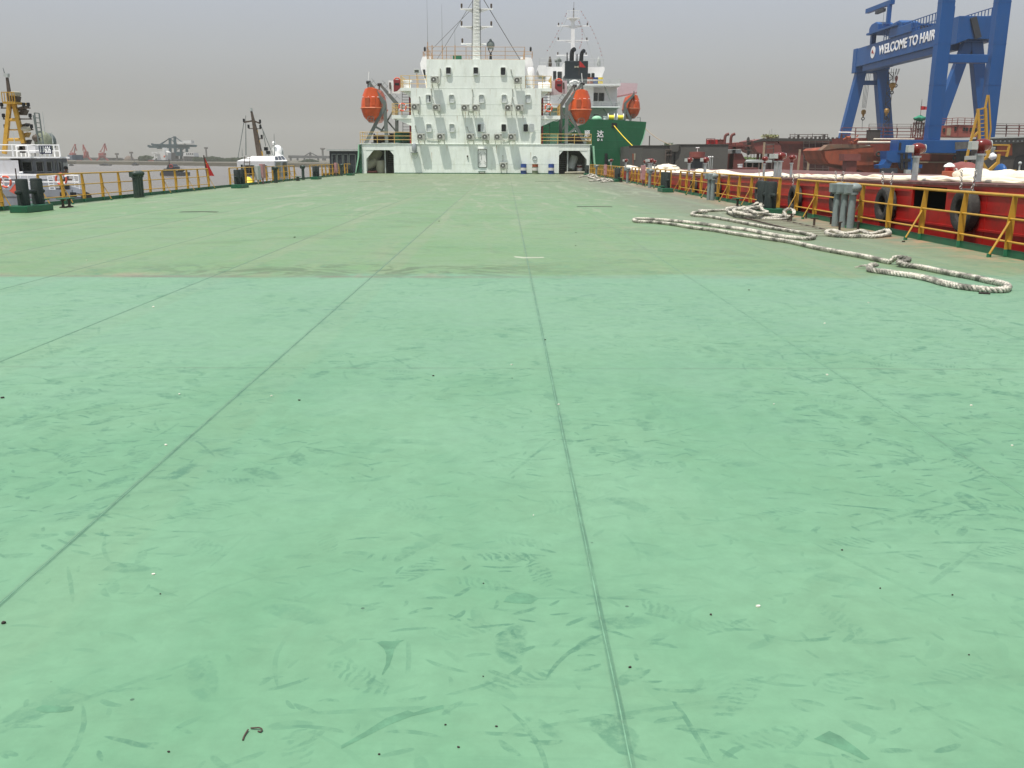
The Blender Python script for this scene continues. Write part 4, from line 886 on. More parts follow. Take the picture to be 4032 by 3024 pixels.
# ---------------- ropes ----------------
def smooth_path(pts, step):
    out = []; n = len(pts)
    for i in range(n - 1):
        p0, p1, p2, p3 = pts[max(i - 1, 0)], pts[i], pts[i + 1], pts[min(i + 2, n - 1)]; k = max(2, int((p2 - p1).length / step))
        for j in range(k):
            t = j / k; out.append(.5 * ((2 * p1) + (p2 - p0) * t + (2 * p0 - 5 * p1 + 4 * p2 - p3) * t * t + (3 * p1 - p0 - 3 * p2 + p3) * t ** 3))
    out.append(pts[-1]); return out
def rope(name, label, pts, r=.045, step=.022, zmin=None, parent=None, m='rope', n=6):
    pts = smooth_path([Vector(p) for p in pts], step); b = B(); L_ = [0]
    for i in range(1, len(pts)): L_.append(L_[-1] + (pts[i] - pts[i - 1]).length)
    w_ = 2 * math.pi / (r * 5.2); st = 4
    for k in range(st):
        q = []
        for i, p in enumerate(pts):
            t = (pts[min(i + 1, len(pts) - 1)] - pts[max(i - 1, 0)]).normalized(); e = t.cross(V(0, 0, 1)); e = e.normalized() if e.length > 1e-4 else V(1, 0, 0); u = e.cross(t)
            th = L_[i] * w_ + k * 2 * math.pi / st
            jit = 1 + .12 * noise.noise(p * 3 + V(k * 7, 0, 0))
            q.append(p + e * (r * .68 * math.cos(th) * jit) + u * (r * .52 * math.sin(2 * th) * jit))
        b.tube(q, r * .52, n)
    o = obj(name, b, M[m], parent, smooth=True, sharp=180)
    if parent is None: tag(o, label, 'rope')
    return o
C6 = lambda x, y, z=.05: P(2300 + x * .43400, 480 + y * .43400, z=z * .75)
C7 = lambda x, y, z=.05: P(3032 + x * .45208, 480 + y * .45208, z=z * .75)
long_ = [C6(1290, 800, .06), C6(1200, 803), C6(1110, 806), C6(1052, 803), C6(1062, 812, .1), C6(1110, 818, .09), C6(1060, 816, .07), C6(1000, 822), C6(978, 838), C6(1010, 848), C6(1120, 858), C6(1250, 878), C6(1400, 905), C6(1550, 935), C6(1700, 962), C6(1850, 985), C6(1980, 1008), C6(2060, 1026), C6(2083, 1046), C6(2040, 1058), C6(1950, 1054), C6(1800, 1038), C6(1650, 1012), C6(1480, 978), C6(1300, 955), C6(1100, 928), C6(900, 905), C6(700, 888), C6(540, 879), C6(462, 882), C6(455, 896), C6(500, 904), C6(620, 908), C6(800, 928), C6(1000, 960), C6(1200, 985), C6(1400, 1018), C6(1620, 1050)]
long_ += [C7(0, 1018), C7(180, 1044), C7(400, 1094), C7(600, 1132), C7(800, 1168), C7(950, 1200), C7(1040, 1218), C7(1075, 1190, .12), C7(1130, 1180, .16), C7(1200, 1192, .14), C7(1190, 1215, .10), C7(1120, 1220, .09), C7(1180, 1245, .06), C7(1300, 1262), C7(1450, 1292), C7(1600, 1322), C7(1760, 1350), C7(1900, 1382), C7(2020, 1408), C7(2072, 1436), C7(2040, 1460), C7(1940, 1462), C7(1800, 1450), C7(1640, 1430), C7(1500, 1400), C7(1380, 1366), C7(1240, 1338), C7(1100, 1320), C7(980, 1302), C7(880, 1288), C7(868, 1262, .07), C7(900, 1244, .1), C7(935, 1250, .09)]
lr = rope('mooring_rope', 'long thick white plaited rope lying in hairpin bends across the right side of the deck', long_, .041, .016)
b = B()
for k in range(9):
    q0 = C7(868, 1262, .05); q1 = C7(800 - 8 * k + rnd.uniform(-8, 8), 1262 + rnd.uniform(-14, 14), .012)
    b.tube(smooth_path([q0, (q0 + q1) / 2 + V(rnd.uniform(-.02, .02), rnd.uniform(-.05, .05), .02), q1], .03), .004, 4)
obj('frayed_end', b, M['rope'], lr)
pile = [(1290, 800, .06), (1300, 785, .12), (1380, 775, .1), (1480, 775, .12), (1560, 765, .2), (1590, 745, .3), (1620, 735, .36), (1680, 750, .3), (1690, 775, .2), (1640, 790, .2), (1560, 790, .25), (1500, 800, .22), (1400, 790, .2), (1300, 800, .12), (1340, 830, .1), (1430, 850, .08), (1560, 850, .1), (1680, 840, .12), (1780, 848, .1), (1850, 862, .1), (1840, 880, .05), (1740, 884, .05), (1640, 872, .08), (1560, 855, .14), (1450, 835, .18), (1360, 812, .22), (1380, 790, .2), (1500, 770, .28), (1560, 742, .4), (1610, 728, .42), (1600, 760, .35), (1620, 800, .25), (1660, 820, .2), (1560, 830, .2), (1440, 820, .22), (1390, 840, .12), (1500, 868, .06), (1620, 880, .05), (1700, 868, .1), (1800, 860, .12), (1880, 858, .14), (1905, 830, .25), (1895, 800, .34), (1850, 790, .38), (1815, 812, .3), (1820, 850, .16), (1760, 850, .16), (1650, 840, .2), (1550, 820, .28), (1480, 790, .3), (1540, 775, .32), (1650, 760, .3), (1700, 745, .28)]
pr_ = rope('rope_heap', 'tangled heap of thick white plaited rope in front of the dark bollards', [C6(x, y + 90 * z * .0, z + .0) for x, y, z in pile], .042, .022)
rope('mooring_rope', 'short piece of thick white rope lying by the grating near the right railing', [C7(1040, 972, .06), C7(1015, 945, .1), C7(960, 958, .1), C7(880, 975, .08), C7(800, 950, .12), C7(720, 965, .09), C7(640, 972, .07), C7(550, 945, .06), C7(495, 955), C7(500, 975), C7(570, 990), C7(680, 996), C7(800, 992, .06), C7(900, 998, .05), C7(1000, 985, .06), C7(1040, 968, .1), C7(1020, 942, .14)], .041, .018)
X2 = lambda x, y, z=.05: P(1960 + x * .434, y * .434, z=z)
rope('mooring_rope', 'far white rope bundle at the mouth of the right passage', [X2(740, 1605), X2(800, 1595), X2(840, 1580, .15), X2(870, 1590, .2), X2(840, 1605, .1), X2(900, 1612), X2(880, 1590, .2), X2(820, 1600, .12), X2(870, 1618)], .06, .05, n=5)
rope('mooring_rope', 'far white rope coil lying by the third right bollard', [X2(830, 1640), X2(900, 1638), X2(960, 1620, .12), X2(1000, 1630, .1), X2(940, 1648), X2(1010, 1645), X2(1060, 1640), X2(1000, 1625, .14), X2(930, 1632), X2(880, 1625)], .06, .05, n=5)
# ---------------- red barge alongside ----------------
HX = 9.55
SH = [(2, 1.25), (16, 1.11), (21, 1.06), (33, .905), (46, .74), (62, .66), (90, .60)]
def sheer(y):
    for (a, za), (b_, zb_) in zip(SH, SH[1:]):
        if y <= b_: return za + (zb_ - za) * max(0, (y - a)) / (b_ - a)
    return SH[-1][1]
rb = thing('red_barge', 'long red barge moored along the right side with tyres hung on its hull', 'barge', (HX, 40, WZ))
oy0, oy1 = P(3728, 760, X=HX).y, P(3592, 760, X=HX).y; oz1 = sheer(20) - .06; oz0 = P(3660, 827, X=HX).z
def hull_strip(b, ya, yb, lo, hi):
    ys = [ya] + [y for y, _ in SH if ya < y < yb] + [yb]
    for a, c in zip(ys, ys[1:]):
        top = lambda y: hi(y) if callable(hi) else hi
        bot = lambda y: lo(y) if callable(lo) else lo
        b.add([(HX, a, bot(a)), (HX, c, bot(c)), (HX, c, top(c)), (HX, a, top(a)), (HX + .06, a, bot(a)), (HX + .06, c, bot(c)), (HX + .06, c, top(c)), (HX + .06, a, top(a))],
              [(0, 1, 2, 3), (7, 6, 5, 4), (3, 2, 6, 7), (1, 0, 4, 5), (0, 3, 7, 4), (1, 5, 6, 2)])
b = B()
hull_strip(b, 2, oy0, WZ - .3, sheer); hull_strip(b, oy1, 90, WZ - .3, sheer)
hull_strip(b, oy0, oy1, WZ - .3, oz0); hull_strip(b, oy0, oy1, oz1, sheer)
for dz, w_ in ((.16, .03), (.52, .02), (.86, .045), (1.35, .02)):
    for (ya, yb) in ((2, oy0 - .1), (oy1 + .1, 90)) if dz < .7 else ((2, 90),):
        ys = [ya] + [y for y, _ in SH if ya < y < yb] + [yb]
        for a, c in zip(ys, ys[1:]): b.bar((HX - .01, a, sheer(a) - dz), (HX - .01, c, sheer(c) - dz), .03, w_)
for k in range(14): y = 8 + k * 5.3; b.bar((HX - .004, y, WZ), (HX - .004, y, sheer(y) - .2), .012, .03) if not oy0 - .2 < y < oy1 + .2 else None
obj('hull', b, M['red'], rb)
b = B()
for (a, c) in zip(SH, SH[1:]): b.add([(HX - .02, a[0], a[1]), (HX - .02, c[0], c[1]), (26, c[0], c[1]), (26, a[0], a[1]), (HX - .02, a[0], a[1] + .05), (HX - .02, c[0], c[1] + .05), (26, c[0], c[1] + .05), (26, a[0], a[1] + .05)], [(0, 3, 2, 1), (4, 5, 6, 7), (0, 1, 5, 4), (3, 7, 6, 2), (0, 4, 7, 3), (1, 2, 6, 5)])
obj('barge_deck', b, M['bargedeck'] if 'bargedeck' in M else mat('barge_deck_paint', (.12, .05, .042), .7, var=.2, dirt=(.35, .25, .22), dirtamt=.6), rb)
b = B().box(HX + .1, HX + 2.2, oy0 - .3, oy0 - .1, WZ, oz1).box(HX + .1, HX + 2.2, oy1 + .1, oy1 + .3, WZ, oz1).box(HX + 2.2, HX + 2.3, oy0 - .3, oy1 + .3, WZ, oz1).box(HX + .1, HX + 2.2, oy0 - .1, oy1 + .1, oz0 - .5, oz0 - .45)
obj('opening_recess', b, M['black'], rb)
yy = oy0 + (oy1 - oy0) * .35; obj('recess_bollard', B().cyl((HX + .7, yy, oz0 - .45), (HX + .7, yy, oz0 + .35), .28, n=18).cyl((HX + .7, yy, oz0 + .35), (HX + .7, yy, oz0 + .39), .36, n=18), M['dkblue'], rb, smooth=True)
obj('hull_bow', B().prism([(HX, WZ - .3), (26, WZ - .3), (26, .6), (HX, .6)], 'y', 90, 90.1), M['red'], rb)
obj('far_side', B().box(25.9, 26, 2, 90, WZ - .3, .6), M['red'], rb)
# cream tarpaulin over the hatch, rolled up along its edge
def tarp(name, label, x0, x1, y0, y1, zf, seed, bulge, nx=14, ny=90, group='cream tarpaulins on the red barge'):
    b = B(); vs = []
    for j in range(ny + 1):
        y = y0 + (y1 - y0) * j / ny
        for i in range(nx + 1):
            u = i / nx; x = x0 + (x1 - x0) * u
            z = sheer(y) + .052 + zf(u, y) + bulge * (noise.noise(V(x * 1.2 + seed, y * .13, 0)) * .7 + .3 * noise.noise(V(x * 2.6, y * .35 + seed, 3))) * min(1, u * 5) * min(1, (1 - u) * 5)
            vs.append((x + .08 * noise.noise(V(seed, y * .5, u * 2)), y, max(z, sheer(y) + .055)))
    fs = [(j * (nx + 1) + i, j * (nx + 1) + i + 1, (j + 1) * (nx + 1) + i + 1, (j + 1) * (nx + 1) + i) for j in range(ny) for i in range(nx)]
    b.add(vs, fs); o = obj(name, b, M['tarp'], smooth=True, sharp=80); return tag(o, label, 'tarpaulin', group)
tarp('tarpaulin', 'long flat cream tarpaulin covering the hatch of the red barge', 10.4, 19, 6, 37, lambda u, y: .05 * min(1, u * 8) + .01, 1.0, .08, ny=180)
def tarproll(lab, pts, r, seed):
    b = B(); pts = smooth_path([Vector(p) for p in pts], .12)
    rr = [r * (.8 + .45 * noise.noise(V(i * .11, seed, 0)) + .2) * min(1, .5 + i * .2, .5 + (len(pts) - 1 - i) * .2) for i in range(len(pts))]
    b.tube([p + V(.06 * noise.noise(V(i * .2, seed, 5)), 0, .05 * noise.noise(V(i * .17, seed, 9))) for i, p in enumerate(pts)], rr, 14)
    b.v = [q + V(0, 0, 0) + V(noise.noise(V(q.x * 6, q.y * .8, q.z * 6)), 0, noise.noise(V(q.x * 6, q.y * .8, q.z * 6 + 9))) * r * .35 for q in b.v]
    b.v = [V(q.x, q.y, max(q.z, sheer(q.y) + .056)) for q in b.v]
    return tag(obj('tarpaulin_roll', b, M['tarp'], smooth=True, sharp=80), lab, 'tarpaulin', 'cream tarpaulins on the red barge')
def Rb(px, py, X): return P(px, py, X=X)
tarp('tarpaulin', 'thin patchy cream tarpaulin strip far along the red barge', 10.4, 14, 37.2, 88, lambda u, y: .04, 6.0, .34, ny=160)
tarproll('long cream tarpaulin roll lying along the hatch edge behind the tall red-headed vents', [(10.9, y, sheer(y) + .11) for y in (14, 17, 20, 23, 27, 31, 35, 39)], .07, 2)
tarproll('thin cream tarpaulin fold along the edge of the red barge', [(10.45, y, sheer(y) + .09) for y in (12, 18, 24, 30, 36)], .035, 5)
def lump(lab, px, py, X, rx, ry, rz, seed, m='tarp', cat='tarpaulin', nm='tarpaulin_heap', group='cream tarpaulins on the red barge'):
    q = P(px, py, X=X); rz *= .5; rx *= .8; b = B().sph((q.x, q.y, sheer(q.y) + .1 + rz * .4), rx, ry, rz, 26, 14)
    b.v = [p + (p - V(q.x, q.y, sheer(q.y) + rz * .5)) * (.35 * noise.noise(p * 1.8 + V(seed, 0, 0)) + .18 * noise.noise(p * 5)) for p in b.v]
    b.v = [V(p.x, p.y, max(p.z, sheer(p.y) + .057)) for p in b.v]
    return tag(obj(nm, b, M[m], smooth=True, sharp=70), lab, cat, group)
lump('bunched cream tarpaulin heap right behind the nearest vent', 3835, 675, 12.4, .45, .8, .42, 3)
lump('wide low cream tarpaulin heap at the right edge of the photo', 3990, 680, 12.2, .5, 1.7, .28, 8)
lump('low cream tarpaulin heap between the nearest vent and the right edge heap', 3900, 684, 12.2, .4, 1.2, .16, 12)
lump('bundle of brown cloth lying behind the bunched tarpaulin', 3800, 660, 14.5, .5, .9, .62, 5, 'bargeb' if 'bargeb' in M else 'redprimer', 'bundle', 'cloth_bundle')
lump('upswept cream tarpaulin heap in front of the dark seam of the grey hull', 2625, 662, 12.5, .8, 3.2, .62, 21)
lump('cream tarpaulin heap left of the upswept one', 2585, 680, 11.8, .6, 2.6, .38, 25)
lump('crumpled cream tarpaulin between the two tall vents and the grey hull', 2770, 690, 11.6, .5, 2.4, .3, 31)
lump('crumpled cream tarpaulin left of the hose box on the far railing', 2480, 690, 11.8, .6, 4.0, .4, 35)
lump('low crumpled brownish cloth before the dark red hull', 3180, 676, 12.0, .4, 1.6, .14, 41, 'redprimer', 'cloth', 'cloth_bundle')
for k, (px, py, lab) in enumerate(((3735, 684, 'small red and white gas lamp standing on the cream tarpaulin'), (3720, 682, 'orange red box half hidden by the tarpaulin roll'))):
    q = P(px + 20 * k, py, X=13.5); z = sheer(q.y) + .25
    t = thing('deck_lamp' if k == 0 else 'red_box', lab, 'lamp' if k == 0 else 'box', (q.x, q.y, z))
    if k == 0: obj('base', B().lathe((q.x, q.y, z), [(.1, 0), (.12, .03), (.12, .16), (.07, .18)], 14), M['red'], t, smooth=True); obj('cap', B().lathe((q.x, q.y, z + .18), [(.16, 0), (.15, .05), (.04, .12)], 14), M['whiteclean'], t, smooth=True)
    else: q = P(3750, 686, X=13.5); obj('body', B().box(q.x - .2, q.x + .2, q.y - .4, q.y + .3, z - .1, z + .06), M['rust'], t, bevel=.03); obj('handle', B().torus((q.x, q.y - .2, z + .06), .07, .02, 'x', 14, 6), M['greylight'], t, smooth=True)
# red-headed vents
M['redhead'] = mat('glossy_red_vent_head', (.14, .018, .014), .22, var=.12, scale=7, dirt=(.08, .02, .015), dirtamt=.4)
def make_rvent(r, hr, box, h=.94):
    t = thing('barge_vent', 'x', 'vent', (0, 0, 0), 'red-headed vents on the red barge')
    obj('pipe', B().cyl((0, 0, .05), (0, 0, h - .30), r, n=18).cyl((0, 0, h - .32), (0, 0, h - .28), r * 1.5, n=18), M['galv'], t, smooth=True)
    obj('foot_flange', B().cyl((0, 0, .05), (0, 0, .07), r * 1.6, n=18), M['redprimer'], t)
    hd = obj('head', B().cyl((0, 0, h - .28), (0, 0, h - .2), r * 1.15, r * .9, n=16).sph((.02, 0, h - .10), hr * 1.15, hr * .95, hr * .8, 18, 10), M['redhead'], t, smooth=True)
    if box: obj('head_box', B().box(-hr * 1.55, -hr * .7, -.10, .08, h - .2, h - .03), M['greylight'], t, bevel=.008)
    obj('side_flange', B().cyl((hr * 1.02, 0, h - .10), (hr * 1.12, 0, h - .10), hr * .62, n=14), M['greylight'], t)
    return t
rv, rt = make_rvent(.075, .165, True), make_rvent(.045, .115, False, .86)
RVX = 10.1; used = [0, 0]
for px, kind, lab in ((3850, 0, 'nearest red-headed vent on the red barge, in front of the yellow ladder frame'), (3600, 0, 'red-headed vent standing in front of the big blue crane beam'), (3052, 0, 'left pipe of the close pair of red-headed vents'), (3068, 0, 'right pipe of the close pair of red-headed vents'), (3113, 1, 'thin red-headed vent right of the close pair'), (3006, 1, 'thin red-headed vent left of the close pair'),
                      (2774, 0, 'red-headed vent right of the red round tower base on the grey hull'), (2711, 0, 'red-headed vent left of the red round tower base on the grey hull'), (2553, 0, 'left pipe of the far close vents near the grey hull corner'), (2562, 0, 'right pipe of the far close vents near the grey hull corner'), (2575, 1, 'thin far vent right of the far close vents'), (2536, 1, 'thin far vent left of the far close vents'), (2462, 0, 'far red-headed vent below the green hull corner'), (2404, 0, 'farthest red-headed vent, below the green ship')):
    q = P(px, 700, X=RVX); src = rt if kind else rv; loc = (RVX, q.y, sheer(q.y))
    if not used[kind]: src.location = loc; src['label'] = lab; used[kind] = 1
    else: dup(src, loc, 0, lab)
# tyres
def make_tyre():
    t = thing('tyre', 'x', 'tyre', (0, 0, 0), 'tyres hung as fenders on the red barge')
    b = B(); nu = 40; prof = [(.23, -.10), (.30, -.125), (.40, -.115), (.435, -.08), (.44, 0), (.435, .08), (.40, .115), (.30, .125), (.23, .10), (.21, 0)]
    for i in range(nu):
        a = 2 * math.pi * i / nu; k = 1 + (.012 if i % 2 else 0)
        for r, h in prof: r2 = r * (k if r > .38 else 1); b.v.append(V(h, r2 * math.cos(a), r2 * math.sin(a)))
    n = len(prof); b.f = [(i * n + j, ((i + 1) % nu) * n + j, ((i + 1) % nu) * n + (j + 1) % n, i * n + (j + 1) % n) for i in range(nu) for j in range(n)]
    obj('casing', b, M['rubber'], t, smooth=True, sharp=30)
    for s_ in (-1, 1):
        b = B(); y1 = .22 * s_
        for k in range(9):
            z = .34 + k * .055; c = V(-.02 + .01 * (k % 2), y1 * (1 + .05 * k), z)
            b.torus(c, .026, .009, 'x' if k % 2 else 'y', 10, 5)
        obj('chain', b, M['chain'], t, smooth=True)
    return t
ty = make_tyre()
for k, (px, py, lab) in enumerate(((3799, 828, 'largest tyre fender, nearest the camera behind the yellow railing'), (3486, 808, 'tyre fender left of the dark opening in the red hull'), (3299, 790, 'tyre fender hidden behind the three grey vents'), (3130, 783, 'tyre fender just right of the dark bollards'), (2994, 757, 'tyre fender left of the dark bollards'), (2822, 745, 'pale worn tyre fender behind the middle of the right railing'), (2731, 737, 'tyre fender beside the far dark hull opening'))):
    q = P(px, py, X=HX - .14)
    if k == 0: ty.location = q; ty['label'] = lab
    else: dup(ty, q, 0, lab)
for px, X, z, lab in ((3200, 10.0, 0, 'dark steel cleat on the rim of the red barge above the left tyre chain'),):
    pass

# ---------------- green ship ahead ----------------
GY = 130
def Q(px, py, Y=GY): return P(px, py, Y=Y)
gs = thing('green_ship', 'big green-hulled ship with white deckhouse and black funnel beyond the right lifeboat', 'ship', (Q(2300, 600).x, GY, WZ))
prof = [(2120, 465), (2400, 471), (2545, 480), (2542, 507), (2533, 545), (2517, 585), (2500, 612), (2478, 634), (2455, 650), (2435, 664), (2400, 690), (2120, 690)]
pts = [(Q(x, y).x, Q(x, y).z) for x, y in prof]; pts[-1] = (pts[-1][0], WZ - .2); pts[-2] = (Q(2385, 690).x, WZ - .2)
cxm = (pts[0][0] + pts[2][0]) / 2
r0 = [V(x, GY, z) for x, z in pts]; r1 = [V(cxm + (x - cxm) * 1.0 + 0, GY + 12, z) for x, z in pts]; r2 = [V(x, GY + 60, z) for x, z in pts]
obj('hull', B().loft([r0, r1, r2]), M['shipgreen'], gs)
b = B()
for py in (500, 553, 590): a, c = Q(2125, py), Q(2520, py); b.bar((a.x, GY - .005, a.z), (c.x - (py - 500) * .02, GY - .005, c.z), .02, .05)
obj('hull_seam', b, M['shipgreenl'] if 'shipgreenl' in M else mat('ship_green_seam', (.01, .15, .065), .45), gs)
b = B().tube([V(x, GY - .02, z) for x, z in pts[3:11]], .06, 6); obj('hull_edge', b, M['palegreen'], gs)
a, c = Q(2380, 604), Q(2391, 650); obj('dark_pipe', B().cyl(((a.x + c.x) / 2, GY - .25, c.z - 1), ((a.x + c.x) / 2, GY - .25, a.z), .2, n=12), M['black'], gs, smooth=True)
a, c = Q(2408, 484), Q(2429, 503); obj('hawse_opening', B().box(a.x, c.x, GY - .06, GY - .003, c.z, a.z), M['black'], gs)
# lettering on the hull
def gtext(body, px0, px1, py0, py1, name='lettering', font_h=.73):
    a, c = Q(px0, py1), Q(px1, py0); h = c.z - a.z
    return text(name, body, h / font_h, (a.x, GY - .03, a.z), (math.pi / 2, 0, 0), M['letter'], gs, .015, c.x - a.x, .02)
gtext('顺', 2301, 2323, 513, 541, font_h=.95); gtext('达', 2350, 2377, 513, 541, font_h=.95); gtext('美', 2252, 2270, 513, 541, font_h=.95)
gtext('D', 2352, 2360, 546, 555); gtext('A', 2366, 2373, 546, 555); gtext('SHUN', 2299, 2326, 546, 555)
# deckhouse of the green ship
SY = GY + 12
def S(px, py, dy=0): return P(px, py, Y=SY + dy)
def blk(b, x0, y0, x1, y1, dy, dep):
    a, c = S(x0, y0, dy), S(x1, y1, dy); return b.box(a.x, c.x, SY + dy, SY + dy + dep, c.z, a.z)
b = B(); blk(b, 2160, 424, 2430, 480, 3, 20); blk(b, 2160, 336, 2336, 424, 2.9, 20); blk(b, 2336, 336, 2428, 424, 5, 18)
blk(b, 2148, 263, 2372, 336, 6, 12)
obj('wall', b, M['whiteclean'], gs)
b = B()
b.prism([(S(x, y, 5.9).x, S(x, y, 5.9).z) for x, y in ((2120, 257), (2150, 257), (2150, 300), (2124, 296), (2116, 275))], 'y', SY + 5.9, SY + 12)
b.prism([(S(x, y, 5.9).x, S(x, y, 5.9).z) for x, y in ((2368, 263), (2380, 263), (2381, 275), (2369, 305), (2366, 320))], 'y', SY + 5.9, SY + 12)
obj('bridge_wing', b, M['whiteclean'], gs)
b = B()
a, c = S(2160, 329), S(2444, 337); b.box(a.x, c.x, SY, SY + 20, c.z, a.z)
a, c = S(2160, 417, -1), S(2442, 424, -1); b.box(a.x, c.x, SY - 1, SY + 20, c.z, a.z)
obj('deck_slab', b, M['whiteclean'], gs)
for (x0, y0, x1, y1, dy) in ((2334, 365, 2354, 400, 5), (2357, 365, 2379, 400, 5), (2337, 450, 2357, 470, 3), (2177, 279, 2191, 320, 6), (2194, 281, 2213, 320, 6), (2312, 288, 2325, 320, 6), (2328, 287, 2341, 320, 6), (2340, 600, 2341, 601, 0)):
    if y0 > 500: continue
    a, c = S(x0, y0, dy), S(x1, y1, dy); f = obj('window', B().prism(rrect((a.x + c.x) / 2, (a.z + c.z) / 2, c.x - a.x, a.z - c.z, .12), 'y', SY + dy - .04, SY + dy), M['greylight'], gs)
    obj('pane', B().prism(rrect((a.x + c.x) / 2, (a.z + c.z) / 2, (c.x - a.x) * .86, (a.z - c.z) * .93, .1), 'y', SY + dy - .06, SY + dy - .041), M['glass'], f)
b = B(); blk(b, 2224.6, 239, 2314, 336, 2, 5)
fn = obj('funnel', b, M['funnel'], gs, bevel=.08)
a, c = S(2262, 259, 2), S(2278, 268, 2); obj('funnel_emblem', B().prism([(a.x, a.z), (a.x + .25, (a.z + c.z) / 2 + .05), (c.x, a.z), (c.x, c.z), (a.x + .3, (a.z + c.z) / 2 - .05), (a.x, c.z)], 'y', SY + 1.94, SY + 1.99), M['beige'], fn)
b = B(); blk(b, 2219, 247, 2224.4, 297, 2.2, 4.5); obj('funnel_casing', b, M['whiteclean'], fn)
for x0, top, r in ((2253, 193, .34), (2291, 199, .3)):
    a, c = S(x0 - 2, 240, 4), S(x0 + 1, top + 6, 4); obj('exhaust_pipe', B().tube(smooth_path([V(a.x, a.y, a.z - .1), V(a.x + .02, a.y, c.z - .4), V(c.x + .05, a.y - .05, c.z), V(c.x + .25, a.y - .4, c.z + .12)], .2), r, 14), M['black'], fn, smooth=True)
for x0, top in ((2233, 207), (2272, 212)):
    a, c = S(x0, 240, 3.5), S(x0, top, 3.5); obj('exhaust_pipe', B().cyl(a, c, .09, n=10), M['black'], fn, smooth=True)
# mast
def mm(px, py): return P(px, py, Y=SY + 9)
b = B(); a, c = mm(2255, 262), mm(2256, 78); b.bar(a, c, .62, .6, up=(0, 1, 0), w2=.5, h2=.5)
ms = obj('mast', b, M['whiteclean'], gs)
a, c = mm(2233, 71), mm(2282, 71); obj('top_platform', B().box(a.x, c.x, SY + 8.4, SY + 9.6, a.z - .12, a.z).prism([(mm(2248, 80).x, mm(2248, 84).z), (mm(2266, 80).x, mm(2266, 84).z), (mm(2274, 72).x, a.z - .13), (mm(2240, 72).x, a.z - .13)], 'y', SY + 8.7, SY + 9.3), M['whiteclean'], ms)
b = B()
for k in range(9):
    x = a.x + (c.x - a.x) * k / 8; b.bar((x, SY + 8.4, a.z), (x, SY + 8.4, a.z + 1.0), .04)
b.bar((a.x, SY + 8.4, a.z + 1.0), (c.x, SY + 8.4, a.z + 1.0), .06).bar((a.x, SY + 8.4, a.z + .5), (c.x, SY + 8.4, a.z + .5), .04)
obj('basket', b, M['whiteclean'], ms)
a, c = mm(2258, 72), mm(2260, 8); obj('top_pole', B().cyl(a, a + (c - a) * .62, .09, n=8).cyl(a + (c - a) * .62, c, .03, n=6), M['mastbrown'], ms)
for py, xa, xc in ((102, 2193, 2319), (159.5, 2192, 2317), (217.5, 2190, 2314)):
    a, c = mm(xa, py), mm(xc, py); arm = B().bar(a, c, .18, .14)
    xm = (a.x + c.x) / 2
    for s_ in (-1, 1): arm.prism([(xm + s_ * 1.5, a.z - .08), (xm + s_ * .25, a.z - .08), (xm + s_ * .25, a.z - .4)], 'y', SY + 8.95, SY + 9.05)
    am = obj('crossarm', arm, M['whiteclean'], ms)
    obj('mast_lamp', B().cyl((a.x + .25, SY + 9, a.z + .07), (a.x + .25, SY + 9, a.z + .45), .1), M['mastbrown'], am); obj('mast_lamp', B().cyl((c.x - .25, SY + 9, a.z + .07), (c.x - .25, SY + 9, a.z + .45), .1), M['mastbrown'], am)
b = B()
for (p_, q_) in (((2232, 74), (2155, 228)), ((2279, 74), (2333, 228))): obj('stay', B().cyl(mm(*p_), mm(*q_), .03, n=5), M['greylight'], ms)
# flag garlands
for pts_, lab in ((((2283, 45), (2296, 68), (2307, 83), (2325, 115), (2332, 129), (2345, 159), (2357, 188), (2363, 210), (2368, 230)), 'string of tiny signal flags running down right of the far mast'), (((2229, 55), (2222, 71), (2200, 120), (2189, 141), (2179, 160), (2160, 194), (2148, 210)), 'string of tiny signal flags running down left of the far mast'), (((2275, 87), (2280, 97), (2288, 118), (2289, 130), (2290, 150), (2286, 175), (2282, 185), (2278, 194)), 'string of tiny signal flags hanging behind the funnel')):
    q = [mm(*p) + V(0, -1.5, 0) for p in pts_]; t = thing('flag_string', lab, 'flags', q[-1], 'strings of signal flags on the green ship')
    obj('string', B().tube(q, .008, 4), M['grey'], t); b = B()
    for i in range(len(q) - 1):
        for u in ((.5,) if i % 2 else (.25, .8)):
            c = q[i] + (q[i + 1] - q[i]) * u; b.box(c.x - .07, c.x + .07, c.y - .01, c.y + .01, c.z - .12, c.z + .02)
    obj('pennants', b, M['pink'], t)
GR2 = 'railings of the green ship'
z_ = S(2400, 329).z; railing('railing', 'grey railing on the upper deck of the green ship behind the lifeboat davit', [(S(2162, 330).x, SY + .1, z_), (S(2442, 330).x, SY + .1, z_), (S(2442, 330).x, SY + 8, z_)], S(0, 303).z - z_, 3, 1.5, .03, 'greylight', GR2)
z_ = S(2400, 417, -1).z; railing('railing', 'grey railing on the middle deck of the green ship in front of two dark windows', [(S(2330, 330).x, SY - .9, z_), (S(2440, 330).x, SY - .9, z_), (S(2440, 330).x, SY + 6, z_)], S(0, 390, -1).z - z_, 3, 1.4, .03, 'greylight', GR2)
z_ = S(2250, 263, 6).z; railing('railing', 'grey railing on the bridge top of the green ship', [(S(2124, 260, 6).x, SY + 6.1, z_), (S(2376, 260, 6).x, SY + 6.1, z_)], 1.15, 2, 1.4, .03, 'greylight', GR2)
for px, side in ((2378, 'upper'), (2372, 'lower')):
    a, c = (S(2380, 337, 2), S(2412, 416, 2)) if side == 'upper' else (S(2372, 424, 2), S(2405, 470, 2))
    stair('ship_stair', 'grey %s outside stair of the green ship' % side, c, a, .8, 9, 'greylight', 'outside stairs of the green ship', V(0, 1, 0))
